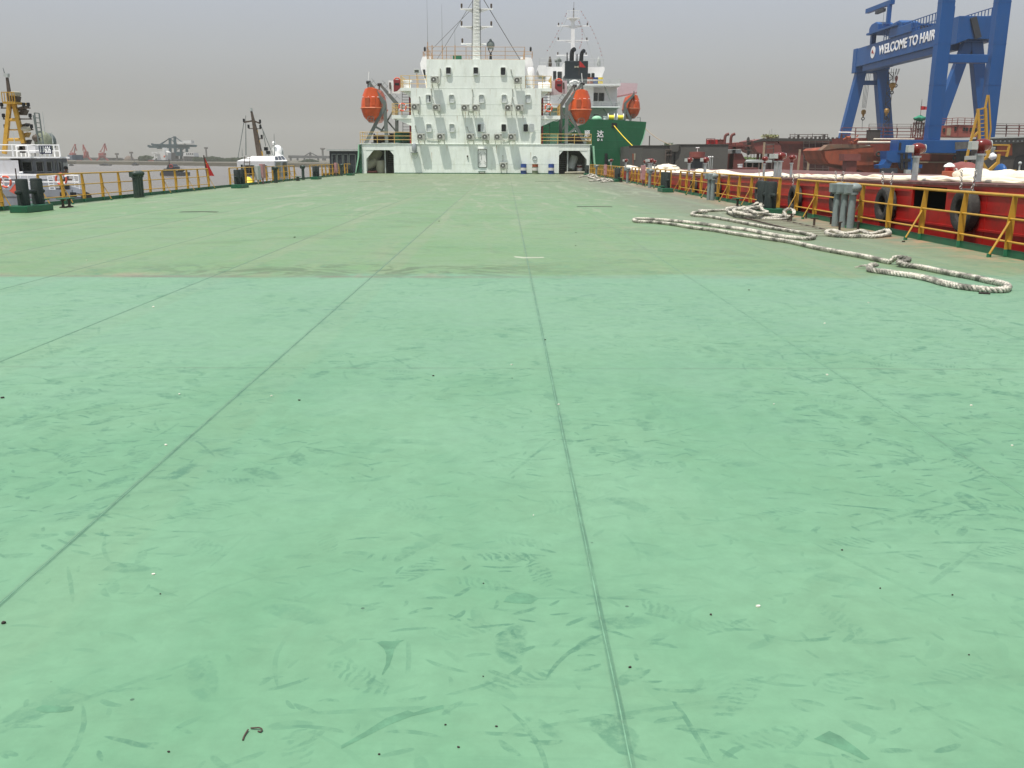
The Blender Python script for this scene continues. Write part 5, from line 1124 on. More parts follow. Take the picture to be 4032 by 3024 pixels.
a = S(2197, 262, 7); t = thing('searchlight', 'dark grey searchlight head on the bridge top of the green ship', 'searchlight', a); obj('head', B().cyl(a + V(-.5, 0, .75), a + V(.5, 0, .95), .3, n=14).sph(a + V(.1, 0, 1.0), .35), M['grey'], t, smooth=True); obj('pedestal', B().cyl(a, a + V(0, 0, .6), .25, n=12), M['grey'], t, smooth=True)
for px, py, lab, m_ in ((2165, 262, 'furled brown canvas at the left bridge corner of the green ship', 'mastbrown'), (2357, 262, 'furled grey canvas at the right bridge corner of the green ship', 'greylight')):
    a = S(px, py, 6.5); simple('furled_canvas', lab, 'canvas', B().lathe(a, [(.3, 0), (.32, .5), (.2, 1.1), (.05, 1.5)], 10), M[m_], 'furled canvases on the green ship', smooth=True)
# crates, awning, winches
for px, py, w_, lab, m_ in ((2325, 329, 1.0, 'rusty and white drums lashed behind the upper deck railing', 'rust'), (2345, 329, 1.0, 'blue drum behind the upper deck railing of the green ship', 'drumblue'), (2362, 329, .9, 'yellowish crate behind the upper deck railing of the green ship', 'winch')):
    a = S(px, py, 1); t = thing('deck_drum', lab, 'drum', a, 'drums on the green ship'); obj('body', B().cyl(a, a + V(0, 0, .85), w_ / 2, n=18), M[m_], t, smooth=True); obj('band', B().cyl(a + V(0, 0, .3), a + V(0, 0, .55), w_ / 2 + .01, n=18), M['drumwhite'], t, smooth=True)
a = S(2263, 329, .6); b = B().sph(a + V(0, 0, .15), .85, .5, .35, 18, 9); b.v = [p + V(0, 0, .12 * noise.noise(p * 4)) for p in b.v]; b.v = [V(p.x, p.y, max(p.z, a.z + .01)) for p in b.v]; simple('canvas_heap', 'crumpled white canvas on the deck edge just left of the davit tip', 'canvas', b, M['whiteclean'], smooth=True)
b = B().prism([(P(x, y, Y=SY + 11).x, P(x, y, Y=SY + 11).z) for x, y in ((2445, 326), (2511, 328), (2507, 366), (2430, 380), (2434, 345))], 'y', SY + 11, SY + 14)
t = obj('wing_bulwark', b, M['wing'], gs); obj('wing_lower_edge', B().bar(P(2430, 381, Y=SY + 10.95), P(2508, 365, Y=SY + 10.95), .1, .25), M['pink'], t)
for px, lab in ((2406, 'yellow mooring winch at the green ship rail above the hawse opening, left one'), (2442, 'yellow mooring winch at the green ship rail, right one')):
    a = P(px, 473, Y=GY + 2); t = thing('mooring_winch', lab, 'winch', a, 'yellow mooring winches')
    obj('drum', B().cyl(a + V(-.38, 0, .35), a + V(.38, 0, .35), .32, n=16), M['winch'], t, smooth=True)
    for x in (-.42, .42): obj('side_flange', B().cyl(a + V(x - .04, 0, .38), a + V(x + .04, 0, .38), .5, n=16), M['whiteclean'], t)
    obj('bed', B().box(a.x - .6, a.x + .6, a.y - .4, a.y + .4, a.z - .35, a.z + .0), M['green'], t)
a = P(2350, 474, Y=GY + 2); t = thing('green_windlass', 'pale green covered windlass on the green ship deck left of the yellow winches', 'windlass', a); obj('cover', B().sph(a + V(0, 0, .2), .7, .5, .42, 16, 8), M['palegreen'], t, smooth=True); obj('bed', B().box(a.x - .8, a.x + .7, a.y - .5, a.y + .5, a.z - .3, a.z), M['green'], t)
a = P(2382, 474, Y=GY + 2); t = thing('bollard', 'white deck bollard between the windlass and the yellow winches', 'bollard', a); obj('post', B().cyl(a + V(0, 0, -.3), a + V(0, 0, .5), .22, n=14), M['whiteclean'], t, smooth=True); obj('cap', B().cyl(a + V(0, 0, .5), a + V(0, 0, .56), .28, n=14), M['whiteclean'], t)
a = P(2500, 478, Y=GY + 1); simple('bent_pipe', 'thin bent pipe rail standing at the green hull corner', 'pipe', B().tube([P(2508, 463, Y=GY + 1), P(2521, 462, Y=GY + 1), P(2521, 480, Y=GY + 1)], .05, 6), M['grey'])
# small lifeboat of the green ship
c = P(2494, 466, Y=SY + 4); lb = dup(boat, (c.x, SY + 4, c.z), 0, 'smaller looking orange lifeboat hanging at the far green ship'); 
t = thing('boat_davit', 'dark davit arm holding the lifeboat of the green ship', 'davit', P(2462, 473, Y=SY + 3.5), 'davits of the green ship')
b = B().bar(P(2458, 474, Y=SY + 4), P(2462, 405, Y=SY + 4), .4, .4, up=(0, 1, 0)).bar(P(2461, 408, Y=SY + 4), P(2497, 371, Y=SY + 4), .35, .3, up=(0, 1, 0)); obj('davit_frame', b, M['grey'], t)
obj('fall_block', B().bar(P(2496, 372, Y=SY + 4), P(2496, 392, Y=SY + 4), .16), M['black'], t); obj('brace', B().bar(P(2462, 425, Y=SY + 4), P(2484, 476, Y=SY + 4), .35, .3, up=(0, 1, 0)), M['grey'], t)
# flag flying at the funnel
def flag(name, label, p0, pts, mname, poleh, stars, lean=V(0, 0, 1), group='red flags', pr=.03):
    """p0 pole foot; pts = 4 corner points (hoist top, fly top, fly bottom, hoist bottom)"""
    t = thing(name, label, 'flag', p0, group); a, b_, c_, d_ = [Vector(q) for q in pts]
    n1, n2 = 14, 8; vs = []
    nrm = (b_ - a).cross(d_ - a).normalized(); wv = (b_ - a).length * .06
    for j in range(n2 + 1):
        for i in range(n1 + 1):
            u, v = i / n1, j / n2; p = a * (1 - u) * (1 - v) + b_ * u * (1 - v) + c_ * u * v + d_ * (1 - u) * v
            vs.append(p + nrm * wv * math.sin(u * 9 + v * 2) * u ** .5)
    fs = [(j * (n1 + 1) + i, j * (n1 + 1) + i + 1, (j + 1) * (n1 + 1) + i + 1, (j + 1) * (n1 + 1) + i) for j in range(n2) for i in range(n1)]
    obj('cloth', B().add(vs, fs), M[mname], t, smooth=True)
    obj('pole', B().cyl(p0, Vector(p0) + lean.normalized() * poleh, pr, n=8), M['stub'], t)
    if stars:
        for u, v, s_ in ((.17, .27, .1), (.34, .1, .035), (.4, .2, .035), (.4, .35, .035), (.34, .46, .035)):
            p = a * (1 - u) * (1 - v) + b_ * u * (1 - v) + c_ * u * v + d_ * (1 - u) * v; ex = (b_ - a).normalized(); ez = (d_ - a).normalized() * -1; S_ = s_ * (b_ - a).length
            off = nrm * wv * math.sin(u * 9 + v * 2) * u ** .5
            fr = V(0, -1, 0) if nrm.y > 0 else V(0, -1, 0)
            q = [p + off + fr * .015 + (ex * math.cos(k * math.pi / 5 + math.pi / 2) + ez * math.sin(k * math.pi / 5 + math.pi / 2)) * S_ * (1 if k % 2 == 0 else .4) for k in range(10)]
            obj('star', B().add([p + off + fr * .015] + q, [(0, k + 1, (k + 1) % 10 + 1) for k in range(10)]), M['flagyel'], t)
    return t
fY = SY + .5
flag('flag', 'bright red flag flying in front of the black funnel', P(2280, 300, Y=fY), [P(2280, 237, Y=fY), P(2296, 252, Y=fY), P(2306, 266, Y=fY), P(2279, 264, Y=fY)], 'flagbright' if 'flagbright' in M else 'flagred', 2.5, False)
# mooring lines from the green ship
def line(lab, a, b_, sag, r, m, name='mooring_line'):
    a, b_ = Vector(a), Vector(b_); pts = [a + (b_ - a) * t - V(0, 0, sag * 4 * t * (1 - t)) for t in [i / 24 for i in range(25)]]
    return tag(obj(name, B().tube(pts, r, 7), M[m], smooth=True), lab, 'rope', 'taut mooring lines')
line('bright yellow mooring line slanting down across the green hull', P(2418, 495, Y=GY - .1), P(2500, 583, Y=GY - 8), .1, .055, 'ropeyel')
line('thin brownish mooring line from the green hull corner down to the grey hull', P(2542, 507, Y=GY - .1), P(2647, 571, Y=118), .3, .045, 'wood')
# ---------------- shipyard on the right ----------------
GZ = -1.3
HY = 118
def hp(px, py, Y): q = P(px, py, Y=Y); return q
# grey primed hull section
t = thing('grey_hull_section', 'long plain olive-grey primed hull wall beyond the red barge', 'hull', (hp(2700, 640, HY).x, HY, WZ))
ztop = hp(2700, 572, HY).z; xa, xb, xc, xd = hp(2500, 0, HY + 2).x, hp(2529, 600, HY).x, hp(2651, 600, HY).x, hp(2901, 0, HY - 2).x
b = B().prism([(xa, HY + 3), (xb, HY), (xc, HY - .3), (xc, HY + 14), (xa, HY + 14)], 'z', WZ, ztop - .1)
obj('left_wall', b, M['dkgrey'], t)
b = B().prism([(xc + .25, HY - .3), (xd, HY - 2), (xd + 3, HY + 14), (xc + .25, HY + 14)], 'z', WZ, ztop + .05); obj('right_wall', b, M['dkgrey'], t)
obj('seam_gap', B().box(xc + .0, xc + .249, HY - .2, HY + 3, WZ, ztop - .3), M['black'], t)
a = hp(2651, 583, HY - .4); b = B().prism(rrect(a.x + .1, a.z, 1.1, .85, .25), 'y', HY - .6, HY - .35); obj('joint_plate', b, M['beigejoint'] if 'beigejoint' in M else M['dkgrey'], t)
a = hp(2668, 582, HY - .4); obj('chain_ring', B().torus((a.x, HY - .5, a.z), .28, .07, 'y', 14, 6), M['darksteel'], t, smooth=True)
b = B()
for py in (588, 608, 642): a, c = hp(2622, py, HY - .6), hp(2643, py, HY - .6); b.box(a.x, c.x, HY - .9, HY - .32, a.z - .1, a.z)
for px in (2622, 2632, 2643): a, c = hp(px, 586, HY - .6), hp(px, 650, HY - .6); b.bar(a, V(a.x, a.y, c.z), .09)
obj('scaffold_stair', b, M['scaf'], t)
a, c = hp(2500, 604, HY + 1), hp(2504, 630, HY + 1); obj('pale_door', B().box(a.x, a.x + .35, HY + 1.5, HY + 1.9, c.z, a.z), M['beige'], t)
obj('orange_post', B().bar(hp(2493, 605, HY + 2), hp(2496, 680, HY + 2), .18), M['rust'], t)
for k, px in enumerate((2790, 2797, 2805)):
    a, c = hp(px, 618, HY - 2.2), hp(px, 675, HY - 2.2); p_ = obj('white_standpipe', B().cyl((a.x, HY - 2.3, c.z - 2), (a.x, HY - 2.3, a.z), .05, n=6), M['greylight'], t); obj('pipe_cap', B().sph((a.x, HY - 2.3, a.z), .1), M['whiteclean'], p_)
a = hp(2557, 560, HY + 2); obj('top_post', B().cyl((a.x, HY + 2, ztop - .2), (a.x, HY + 2, hp(2557, 535, HY + 2).z), .07), M['darksteel'], t)
obj('top_rail', B().bar((xa, HY + 3, ztop - .08), (xb, HY - .02, ztop - .06), .12, .08).bar((xb, HY - .02, ztop - .06), (xc, HY - .32, ztop - .06), .12, .08).bar((xc + .25, HY - .32, ztop + .08), (xd, HY - 2.02, ztop + .08), .12, .08), M['darksteel'], t)
# red round base with grey leg in front
a, c = hp(2715, 598, HY - 12), hp(2775, 625, HY - 12); r = (c.x - a.x) / 2; t = thing('pedestal', 'round red steel drum on a dark grey leg standing before the grey hull wall', 'pedestal', ((a.x + c.x) / 2, HY - 12, .7), 'red pedestals')
obj('drum', B().lathe(((a.x + c.x) / 2, HY - 12, c.z), [(r * .85, 0), (r, .15), (r, a.z - c.z), (.1, a.z - c.z + .02)], 24), M['redprimer'], t, smooth=True, sharp=30)
obj('leg', B().box((a.x + c.x) / 2 - r * .65, (a.x + c.x) / 2 + r * .65, HY - 12.4, HY - 11.6, .6, c.z), M['dkblue'], t)
obj('aerial', B().cyl(((a.x + c.x) / 2, HY - 12, a.z), ((a.x + c.x) / 2, HY - 12, a.z + .45), .03).cyl(((a.x + c.x) / 2 - .2, HY - 12, a.z + .45), ((a.x + c.x) / 2 + .2, HY - 12, a.z + .45), .05), M['whiteclean'], t)
# red box, framework and exhaust pipes on top of the grey hull
yy = HY + 8
a, c = hp(2790, 549, yy), hp(2826, 568, yy); zt = ztop + .05
t = thing('red_generator_box', 'bright red box inside a small frame on top of the grey hull wall', 'box', ((a.x + c.x) / 2, yy, zt)); obj('body', B().box(a.x, c.x, yy, yy + 1.5, zt + .1, a.z), M['flagred'], t); b = B()
for x in (a.x - .3, a.x + .3, a.x + .8, c.x + .3): b.bar((x, yy - .1, zt), (x, yy - .1, hp(0, 536, yy).z), .08)
for py in (536, 543): b.bar((a.x - .3, yy - .1, hp(0, py, yy).z), (a.x + .85, yy - .1, hp(0, py, yy).z), .07)
obj('cage', b, M['redbrown'], t); obj('plinth', B().box(a.x - 1.2, c.x + 4, yy - .3, yy + 2, zt - .1, zt + .1), M['redbrown'], t)
for px, lab in ((2853, 'left red-brown exhaust pipe with bent top above the grey hull'), (2877, 'right red-brown exhaust pipe with bent top above the grey hull')):
    a = hp(px, 568, yy); z2 = hp(px, 532, yy).z; simple('exhaust_pipe', lab, 'pipe', B().tube(smooth_path([V(a.x, yy, zt), V(a.x, yy, z2 - .4), V(a.x + .12, yy, z2), V(a.x + .5, yy, z2 + .15)], .15), .19, 12), M['redbrown'], 'bent exhaust pipes', smooth=True)
a = hp(2840, 568, yy); simple('red_locker', 'small dark red locker left of the bent exhaust pipes', 'locker', B().box(a.x - .5, a.x + .35, yy, yy + 1, zt, zt + .75).box(a.x - .55, a.x + .4, yy - .05, yy + 1.05, zt + .75, zt + .82), M['redbrown'])
# red-brown block with sloped top right of the grey hull
YB = 126
t = thing('ship_block', 'red-brown ship block with a sloped roof and pale window band right of the grey hull', 'ship block', (hp(2920, 600, YB).x, YB, GZ))
def poly(pts, Y): return [(P(x, y, Y=Y).x, P(x, y, Y=Y).z) for x, y in pts]
obj('roof', B().prism(poly([(2898, 562), (2904, 560), (2904, 561), (2925, 561), (2926, 568), (2936, 581), (2945, 584), (2934, 586), (2898, 586)], YB), 'y', YB, YB + 8), M['redprimer'], t)
obj('window_band', B().prism(poly([(2898, 589), (2922, 589), (2918, 604), (2898, 604)], YB), 'y', YB + .2, YB + 7), M['greylight'], t)
obj('base', B().prism(poly([(2890, 604), (2922, 604), (2930, 620), (2938, 632), (2930, 640), (2932, 700), (2885, 700)], YB), 'y', YB + .1, YB + 8), M['redbrown'], t)
obj('chimney', B().box(hp(2907, 560, YB).x, hp(2922, 600, YB).x, YB + 2, YB + 4, hp(0, 562, YB).z, hp(0, 555, YB).z), M['redbrown'], t)
# trees
def leafclump(b, c, R_, n, s, rs):
    for _ in range(n):
        while True:
            d = V(rs.uniform(-1, 1), rs.uniform(-1, 1), rs.uniform(-1, 1))
            if d.length < 1: break
        p = c + V(d.x * R_.x, d.y * R_.y, d.z * R_.z); e = V(rs.gauss(0, 1), rs.gauss(0, 1), rs.gauss(0, 1)).normalized(); f = e.cross(V(rs.gauss(0, 1), rs.gauss(0, 1), .3)).normalized(); ss = s * rs.uniform(.6, 1.4)
        b.add([p - e * ss, p - f * ss * .6, p + e * ss, p + f * ss * .6], [(0, 1, 2, 3)])
def tree(label, x, y, z0, h, wd, n, s, m='foliage', group='trees beyond the shipyard', seed=0, clumps=14):
    rs = random.Random(seed); t = thing('tree', label, 'tree', (x, y, z0), group)
    b = B().cyl((x, y, z0), (x, y, z0 + h * .6), h * .035, h * .015, n=8)
    for k in range(5): a = rs.uniform(0, 6.3); q = V(x, y, z0 + h * rs.uniform(.3, .55)); b.cyl(q, q + V(math.cos(a) * wd * .35, math.sin(a) * wd * .35, h * .25), h * .014, h * .005, n=5)
    obj('trunk', b, M['bark'], t); b = B()
    for k in range(clumps):
        a = rs.uniform(0, 6.3); rr = rs.uniform(0, .72) * wd / 2; zz = rs.uniform(.38, .86); f = 1 - abs(zz - .6) * 1.3
        leafclump(b, V(x + math.cos(a) * rr * f, y + math.sin(a) * rr * f, z0 + h * zz), V(wd * .2, wd * .2, h * .13) * rs.uniform(.7, 1.2), n // clumps, s, rs)
    obj('crown', b, M[m], t); return t
q = hp(2626, 572, 170); tree('round leafy tree standing behind the left part of the grey hull wall', q.x, 170, GZ, hp(0, 546, 170).z - GZ, 5.2, 2600, .16, seed=3, clumps=26)
for k, (px, w_) in enumerate(((2950, 5), (2985, 6), (3018, 5), (3045, 5))):
    q = hp(px, 610, 215); tree('bright green sunlit bush behind the scaffolding, %s' % ['leftmost, next to the sloped block', 'second from the sloped block', 'under the dark red bow', 'rightmost, beside the hull props'][k], q.x, 215, GZ, hp(0, 604, 215).z - GZ, w_ * 1.3, 1500, .2, 'foliagebright', 'bright bushes behind the scaffolding', seed=20 + k)
# dark red hull under construction on stocks
YC = 160
t = thing('ship_hull', 'dark red ship hull under construction on props with scaffolding along its side', 'ship hull', (hp(3150, 600, YC).x, YC, GZ))
obj('bow', B().prism(poly([(2967, 555), (3000, 547), (3062, 545), (3062, 560), (3075, 575), (3078, 600), (3060, 604), (3005, 606), (2982, 598), (2971, 582)], YC), 'y', YC, YC + 10), M['redprimer'], t)
obj('side_shell', B().prism(poly([(3062, 546), (3345, 552), (3345, 700), (3050, 700), (3078, 612), (3078, 585), (3074, 575), (3070, 562)], YC), 'y', YC + .3, YC + 9), M['redbrown'], t)
obj('primed_patch', B().prism(poly([(3075, 615), (3165, 610), (3163, 700), (3073, 700)], YC), 'y', YC + .2, YC + .29), M['redprimer'], t)
obj('opening_shade', B().prism(poly([(3165, 556), (3260, 560), (3262, 700), (3165, 700)], YC), 'y', YC + .15, YC + .28), mat('hull_shadow_red', (.055, .018, .018), .8, var=.3, scale=.4), t)  # flat panel; shade of the hull opening put into its dark red
obj('sheer_strake', B().prism(poly([(2967, 555), (3000, 546), (3062, 544), (3345, 548), (3345, 557), (3062, 556), (3000, 556), (2968, 563)], YC), 'y', YC - .15, YC + .1), M['darksteel'], t)
b = B()
for px in (2985, 3000, 3030, 3042): a, c = hp(px, 600, YC + 4), hp(px, 700, YC + 4); obj('prop', B().cyl(V(a.x, a.y, GZ), a, .25, n=8), M['redbrown'], t)
b = B()
for k in range(14):
    px = 3110 + k * 17; a = hp(px, 548, YC + 1); obj('deck_fitting', B().box(a.x - .15, a.x + .15, YC + 1, YC + 1.4, a.z, a.z + rnd.choice((.3, .5, .8))), M['darksteel'], t)
rs = random.Random(5); b = B()
for k in range(6): a = hp(3012 + k * 8, 545, YC + 3); leafclump(b, V(a.x, a.y, a.z + .3), V(.7, .5, .35), 60, .16, rs)
t2 = thing('potted_bush', 'pale bushy branches with upright rods on top of the dark red bow', 'plant', hp(3035, 546, YC + 3)); obj('foliage', b, M['palefol'] if 'palefol' in M else mat('pale_leaves', (.28, .3, .14), .8, var=.4, scale=2), t2)
obj('rods', B().cyl(hp(3031, 545, YC + 3), hp(3031, 512, YC + 3), .05).cyl(hp(3039, 545, YC + 3), hp(3039, 507, YC + 3), .05), M['greylight'], t2)
def scaffold(lab, xs, ys, Y, m='scaf', r=.07, jit=3):
    t = thing('scaffold', lab, 'scaffolding', (hp(xs[0], 600, Y).x, Y, GZ), 'scaffolding in the shipyard')
    rr = random.Random(int(xs[0])); b = B()
    for x in xs: obj('upright', B().cyl(hp(x + rr.uniform(-1, 1) * jit * .3, ys[0] - rr.uniform(0, 6), Y), hp(x, ys[-1], Y), r, n=6), M[m], t)
    for y in ys[:-1]: obj('ledger', B().bar(hp(xs[0] - 3, y + rr.uniform(-jit, jit), Y - .12), hp(xs[-1] + 3, y + rr.uniform(-jit, jit), Y - .12), .12, .1), M[m], t)
scaffold('grey tube scaffolding in front of the dark opening of the dark red hull', (3165, 3186, 3210, 3240, 3262), (556, 564, 583, 601, 622, 640, 664, 690), YC - 1.5)
scaffold('small scaffolding against the dark red bow', (3016, 3046), (566, 569, 586, 604, 640), YC - .6)
scaffold('scaffolding rising left of the dark red bow', (2942, 2957, 2969), (552, 558, 575, 592, 700), YC + 2, r=.06)
scaffold('low railing scaffolding on top of the dark red hull', (3112, 3130, 3181, 3199, 3238, 3258), (530, 538, 548), YC + 2, r=.05)
for k, (xa, ya, xb2, yb2) in enumerate(((3150, 588, 3140, 690), (3188, 596, 3178, 690), (3010, 560, 3000, 700))): simple('timber_prop', 'pale slanted timber prop leaning on the dark red hull, %s' % ('left one' if k == 0 else 'right one' if k == 1 else 'under the bow'), 'prop', B().bar(hp(xa, ya, YC - 3), hp(xb2, yb2, YC - 3), .28, .28), M['wood'], 'timber props')
# prop and rudder
t = thing('propeller', 'dark ship propeller on its shaft left of the dark red bow', 'propeller', hp(2947, 575, YC + 2)); a = hp(2947, 575, YC + 2); b = B()
for k in range(4): an = k * math.pi / 2 + .4; d = V(.25 * math.cos(an), 0, math.sin(an)); b.sph(a + d * 1.0, .28, .08, .62, 8, 6) if k % 2 else b.sph(a + d * 1.0, .5, .08, .3, 8, 6)
obj('blades', b, M['darksteel'], t, smooth=True); obj('shaft', B().cyl(hp(2940, 575, YC + 2), hp(2968, 574, YC + 2), .12), M['rust'], t)
# shed with pale roof, truck
a, c = hp(2940, 633, 140), hp(3040, 640, 140)
t = thing('open_shed', 'low open shed with a pale sloping roof under the dark red bow', 'shed', (a.x, 140, GZ)); obj('roof', B().prism([(a.x, a.z), (a.x + 2, a.z + .15), (c.x, a.z + .15), (c.x, c.z), (a.x, c.z)], 'y', 140, 146), M['greylight'], t)
b = B()
for k in range(5): x = a.x + (c.x - a.x) * k / 4; obj('pillar', B().bar((x, 140.1, GZ), (x, 140.1, c.z - .01), .15), M['scaf'], t); obj('back_wall', B().box(a.x, c.x, 145.8, 146, GZ, c.z), M['darksteel'], t)
a = hp(2932, 676, 112); t = thing('old_truck', 'small dark red and black vehicle parked by the shed, half hidden by the tarpaulin', 'truck', (a.x, 112, GZ)); z0 = GZ
obj('body', B().box(a.x - .2, a.x + 1.6, 112, 115, z0 + .5, z0 + 1.9).box(a.x + 1.7, a.x + 4.6, 112, 115, z0 + .7, z0 + 1.2).box(a.x + 1.7, a.x + 4.6, 112, 112.1, z0 + 1.2, z0 + 1.7), M['redbrown'], t, bevel=.05)
for x in (.6, 3.6): w_ = obj('wheel', B().torus((a.x + x, 111.9, z0 + .5), .36, .15, 'y', 20, 8), M['rubber'], t, smooth=True); obj('rim', B().cyl((a.x + x, 111.85, z0 + .5), (a.x + x, 112, z0 + .5), .24, n=14), M['greylight'], w_)
obj('cab_window', B().box(a.x + .1, a.x + 1.3, 111.96, 112.0, z0 + 1.3, z0 + 1.75), M['glass'], t)
simple('white_post', 'short thick white post beside the small dark vehicle', 'post', B().cyl(hp(2914, 700, 116), hp(2914, 648, 116), .3, n=12).cyl(hp(2914, 648, 116), hp(2914, 646, 116), .34, n=12), M['whiteclean'])
# rusty boat hull with overhanging bow
YD = 140
t = thing('rusty_boat', 'rusty orange-red boat hull with a blunt overhanging bow in front of the big crane legs', 'boat', (hp(3400, 620, YD).x, YD, GZ))
sec = []
for dy, k in ((0, 1), (5, 1.0)):
    pass
low = poly([(3235, 592), (3248, 583), (3300, 578), (3760, 566), (3790, 570), (3790, 700), (3450, 700), (3395, 672), (3330, 654), (3262, 645), (3247, 628), (3243, 610)], YD)
obj('hull', B().prism(low, 'y', YD + .4, YD + 9), M['rust'], t)
top = poly([(3235, 592), (3262, 570), (3300, 567), (3385, 569), (3440, 575), (3360, 586), (3300, 584), (3255, 590)], YD)
obj('deck_plate', B().prism(top, 'y', YD + .1, YD + 2), mat('weathered_brown_deck', (.16, .10, .065), .8, var=.25, scale=.5, dirt=(.25, .07, .03), dirtamt=.6), t)
obj('plating', B().prism(poly([(3245, 596), (3440, 580), (3440, 650), (3330, 652), (3265, 643), (3250, 622)], YD), 'y', YD, YD + .39), M['rust'], t)
obj('upper_shell', B().prism(poly([(3430, 567), (3790, 560), (3790, 636), (3430, 640)], YD), 'y', YD + .15, YD + .38), M['redshell'] if 'redshell' in M else mat('worn_red_shell', (.20, .038, .024), .7, var=.35, scale=.35, dirt=(.09, .04, .03), dirtamt=.8, stretch=(1, 1, .3)), t)
for py, x0, x1 in ((603, 3620, 3775), (636, 3440, 3750)): obj('rub_rail', B().bar(hp(x0, py, YD - .2), hp(x1, py + 4, YD - .2), .2, .18), M['wood'], t)
for px, py, lab in ((3459, 606, 'small tyre hung on the rusty boat hull left of the blue beam'), (3762, 621, 'small tyre hung on the rusty hull right of the tall vent')):
    q = hp(px, py, YD - .4); tag(obj('tyre', B().torus(q, .3, .14, 'y', 22, 8), M['rubber'], smooth=True), lab, 'tyre', 'small tyres on the rusty hull')
t = thing('steel_box_stand', 'plain red steel box on a narrower leg in front of the rusty boat', 'steel block', (hp(3352, 650, 128).x, 128, GZ)); obj('head_block', B().prism(poly([(3324, 606), (3389, 606), (3389, 633), (3324, 633)], 128), 'y', 128, 130), M['redprimer'], t); obj('leg', B().prism(poly([(3337, 633), (3376, 633), (3374, 700), (3331, 700)], 128), 'y', 128.2, 129.8), M['redbrown'], t); obj('lifting_lug', B().box(hp(3338, 600, 128).x, hp(3355, 600, 128).x, 128.8, 129, hp(0, 606, 128).z, hp(0, 603, 128).z), M['greylight'], t)
# deck clutter and railings on the rusty boat
YE = YD + 3
for lab, x0, x1, py, z_h, n_ in (('dark red pipe railing along the rusty boat left of the crane leg', 3312, 3640, 544, 1.5, 3), ('fine grey railing behind the crane legs on the rusty boat', 3420, 3640, 513, .9, 3), ('dark red pipe railing on the hull right of the yellow ladder', 3910, 4060, 538, 1.6, 4), ('fine grey railing at the right edge of the photo', 3910, 4060, 512, .9, 3)):
    a, c = hp(x0, py, YE), hp(x1, py, YE); railing('yard_railing', lab, [(a.x, YE, a.z), (c.x, YE, a.z)], z_h, n_, 2.2, .06 if 'dark' in lab else .035, 'redbrown' if 'dark' in lab else 'scaf', 'railings on the yard hulls')
obj('under_deck', B().prism(poly([(3312, 544), (3640, 541), (3640, 566), (3312, 572)], YE), 'y', YE - .4, YE + 4), M['redbrown'], [o for o in sc.objects if o.name.startswith('rusty_boat')][0])
for px0, px1, py, lab in ((3378, 3600, 560, 'long pale pipe lying along the rusty boat deck, lower one'), (3440, 3600, 547, 'thin pale pipe lying along the rusty boat deck, upper one'), (3302, 3362, 521, 'short white tube sticking out at the left end of the pipe railing')):
    a, c = hp(px0, py, YD - .5), hp(px1, py + 1, YD - .5); simple('pale_pipe', lab, 'pipe', B().cyl(a, c, .16 if 'lower' in lab else .09, n=10), M['tarp'] if 'white' not in lab else M['whiteclean'], 'pale pipes', smooth=True)
a = hp(3440, 541, YE - 1); simple('machine_box', 'square dark machine box on the rusty boat behind the pale pipes', 'box', B().box(a.x - .75, a.x + .75, YE - 1.5, YE, a.z - .5, a.z + 1.0).box(a.x - .8, a.x + .8, YE - 1.55, YE + .05, a.z + 1.0, a.z + 1.08), M['darksteel'])
a = hp(3356, 553, YD - .2); b = B()
for k in range(12): q = a + V(rnd.uniform(-.8, .9), rnd.uniform(0, 1), rnd.uniform(-.3, .6)); b.cyl(q, q + V(rnd.uniform(-.4, .4), .1, rnd.uniform(-.3, .3)), rnd.uniform(.08, .22), n=8)
simple('engine_parts', 'tangle of brown engine parts at the bow end of the pipe railing', 'machinery', b, M['rust'])
# lattice tower with the green net and flag
a, c = hp(3592, 545, YE), hp(3632, 545, YE); z1 = hp(0, 471, YE).z; t = thing('lattice_tower', 'dark red lattice stack topped with a crumpled green net', 'tower', (a.x, YE, a.z))
b = B()
for k in range(5): x = a.x + (c.x - a.x) * k / 4; b.bar((x, YE, a.z), (x, YE, z1 if k in (0, 4) else z1 + .3), .12)
for z in (a.z + 1.2, z1): b.bar((a.x - .1, YE, z), (c.x + .1, YE, z), .16)
b.bar((a.x, YE, a.z), (c.x, YE, z1), .08).bar((c.x, YE, a.z), (a.x, YE, z1), .08)
obj('lattice', b, M['redbrown'], t); zt2 = hp(0, 455, YE).z; b = B()
for k in range(7): x = a.x + (c.x - a.x) * k / 6; b.cyl((x, YE - .1, z1 - 1.0), (x, YE - .1, zt2), .035, n=5)
obj('rods', b, M['scaf'], t); b = B().sph(((a.x + c.x) / 2 + .1, YE, zt2 + .1), 1.0, .6, .42, 20, 10); b.v = [p + V(0, 0, .18 * noise.noise(p * 2.2)) for p in b.v]; obj('green_net', b, M['green net'], t, smooth=True)
q = hp(3624, 455, YE - .3); flag('flag', 'small bright red flag flying above the green net', q, [hp(3625, 417, YE - .3), hp(3651, 420, YE - .3), hp(3650, 432, YE - .3), hp(3624, 433, YE - .3)], 'flagred', 2.3, False)
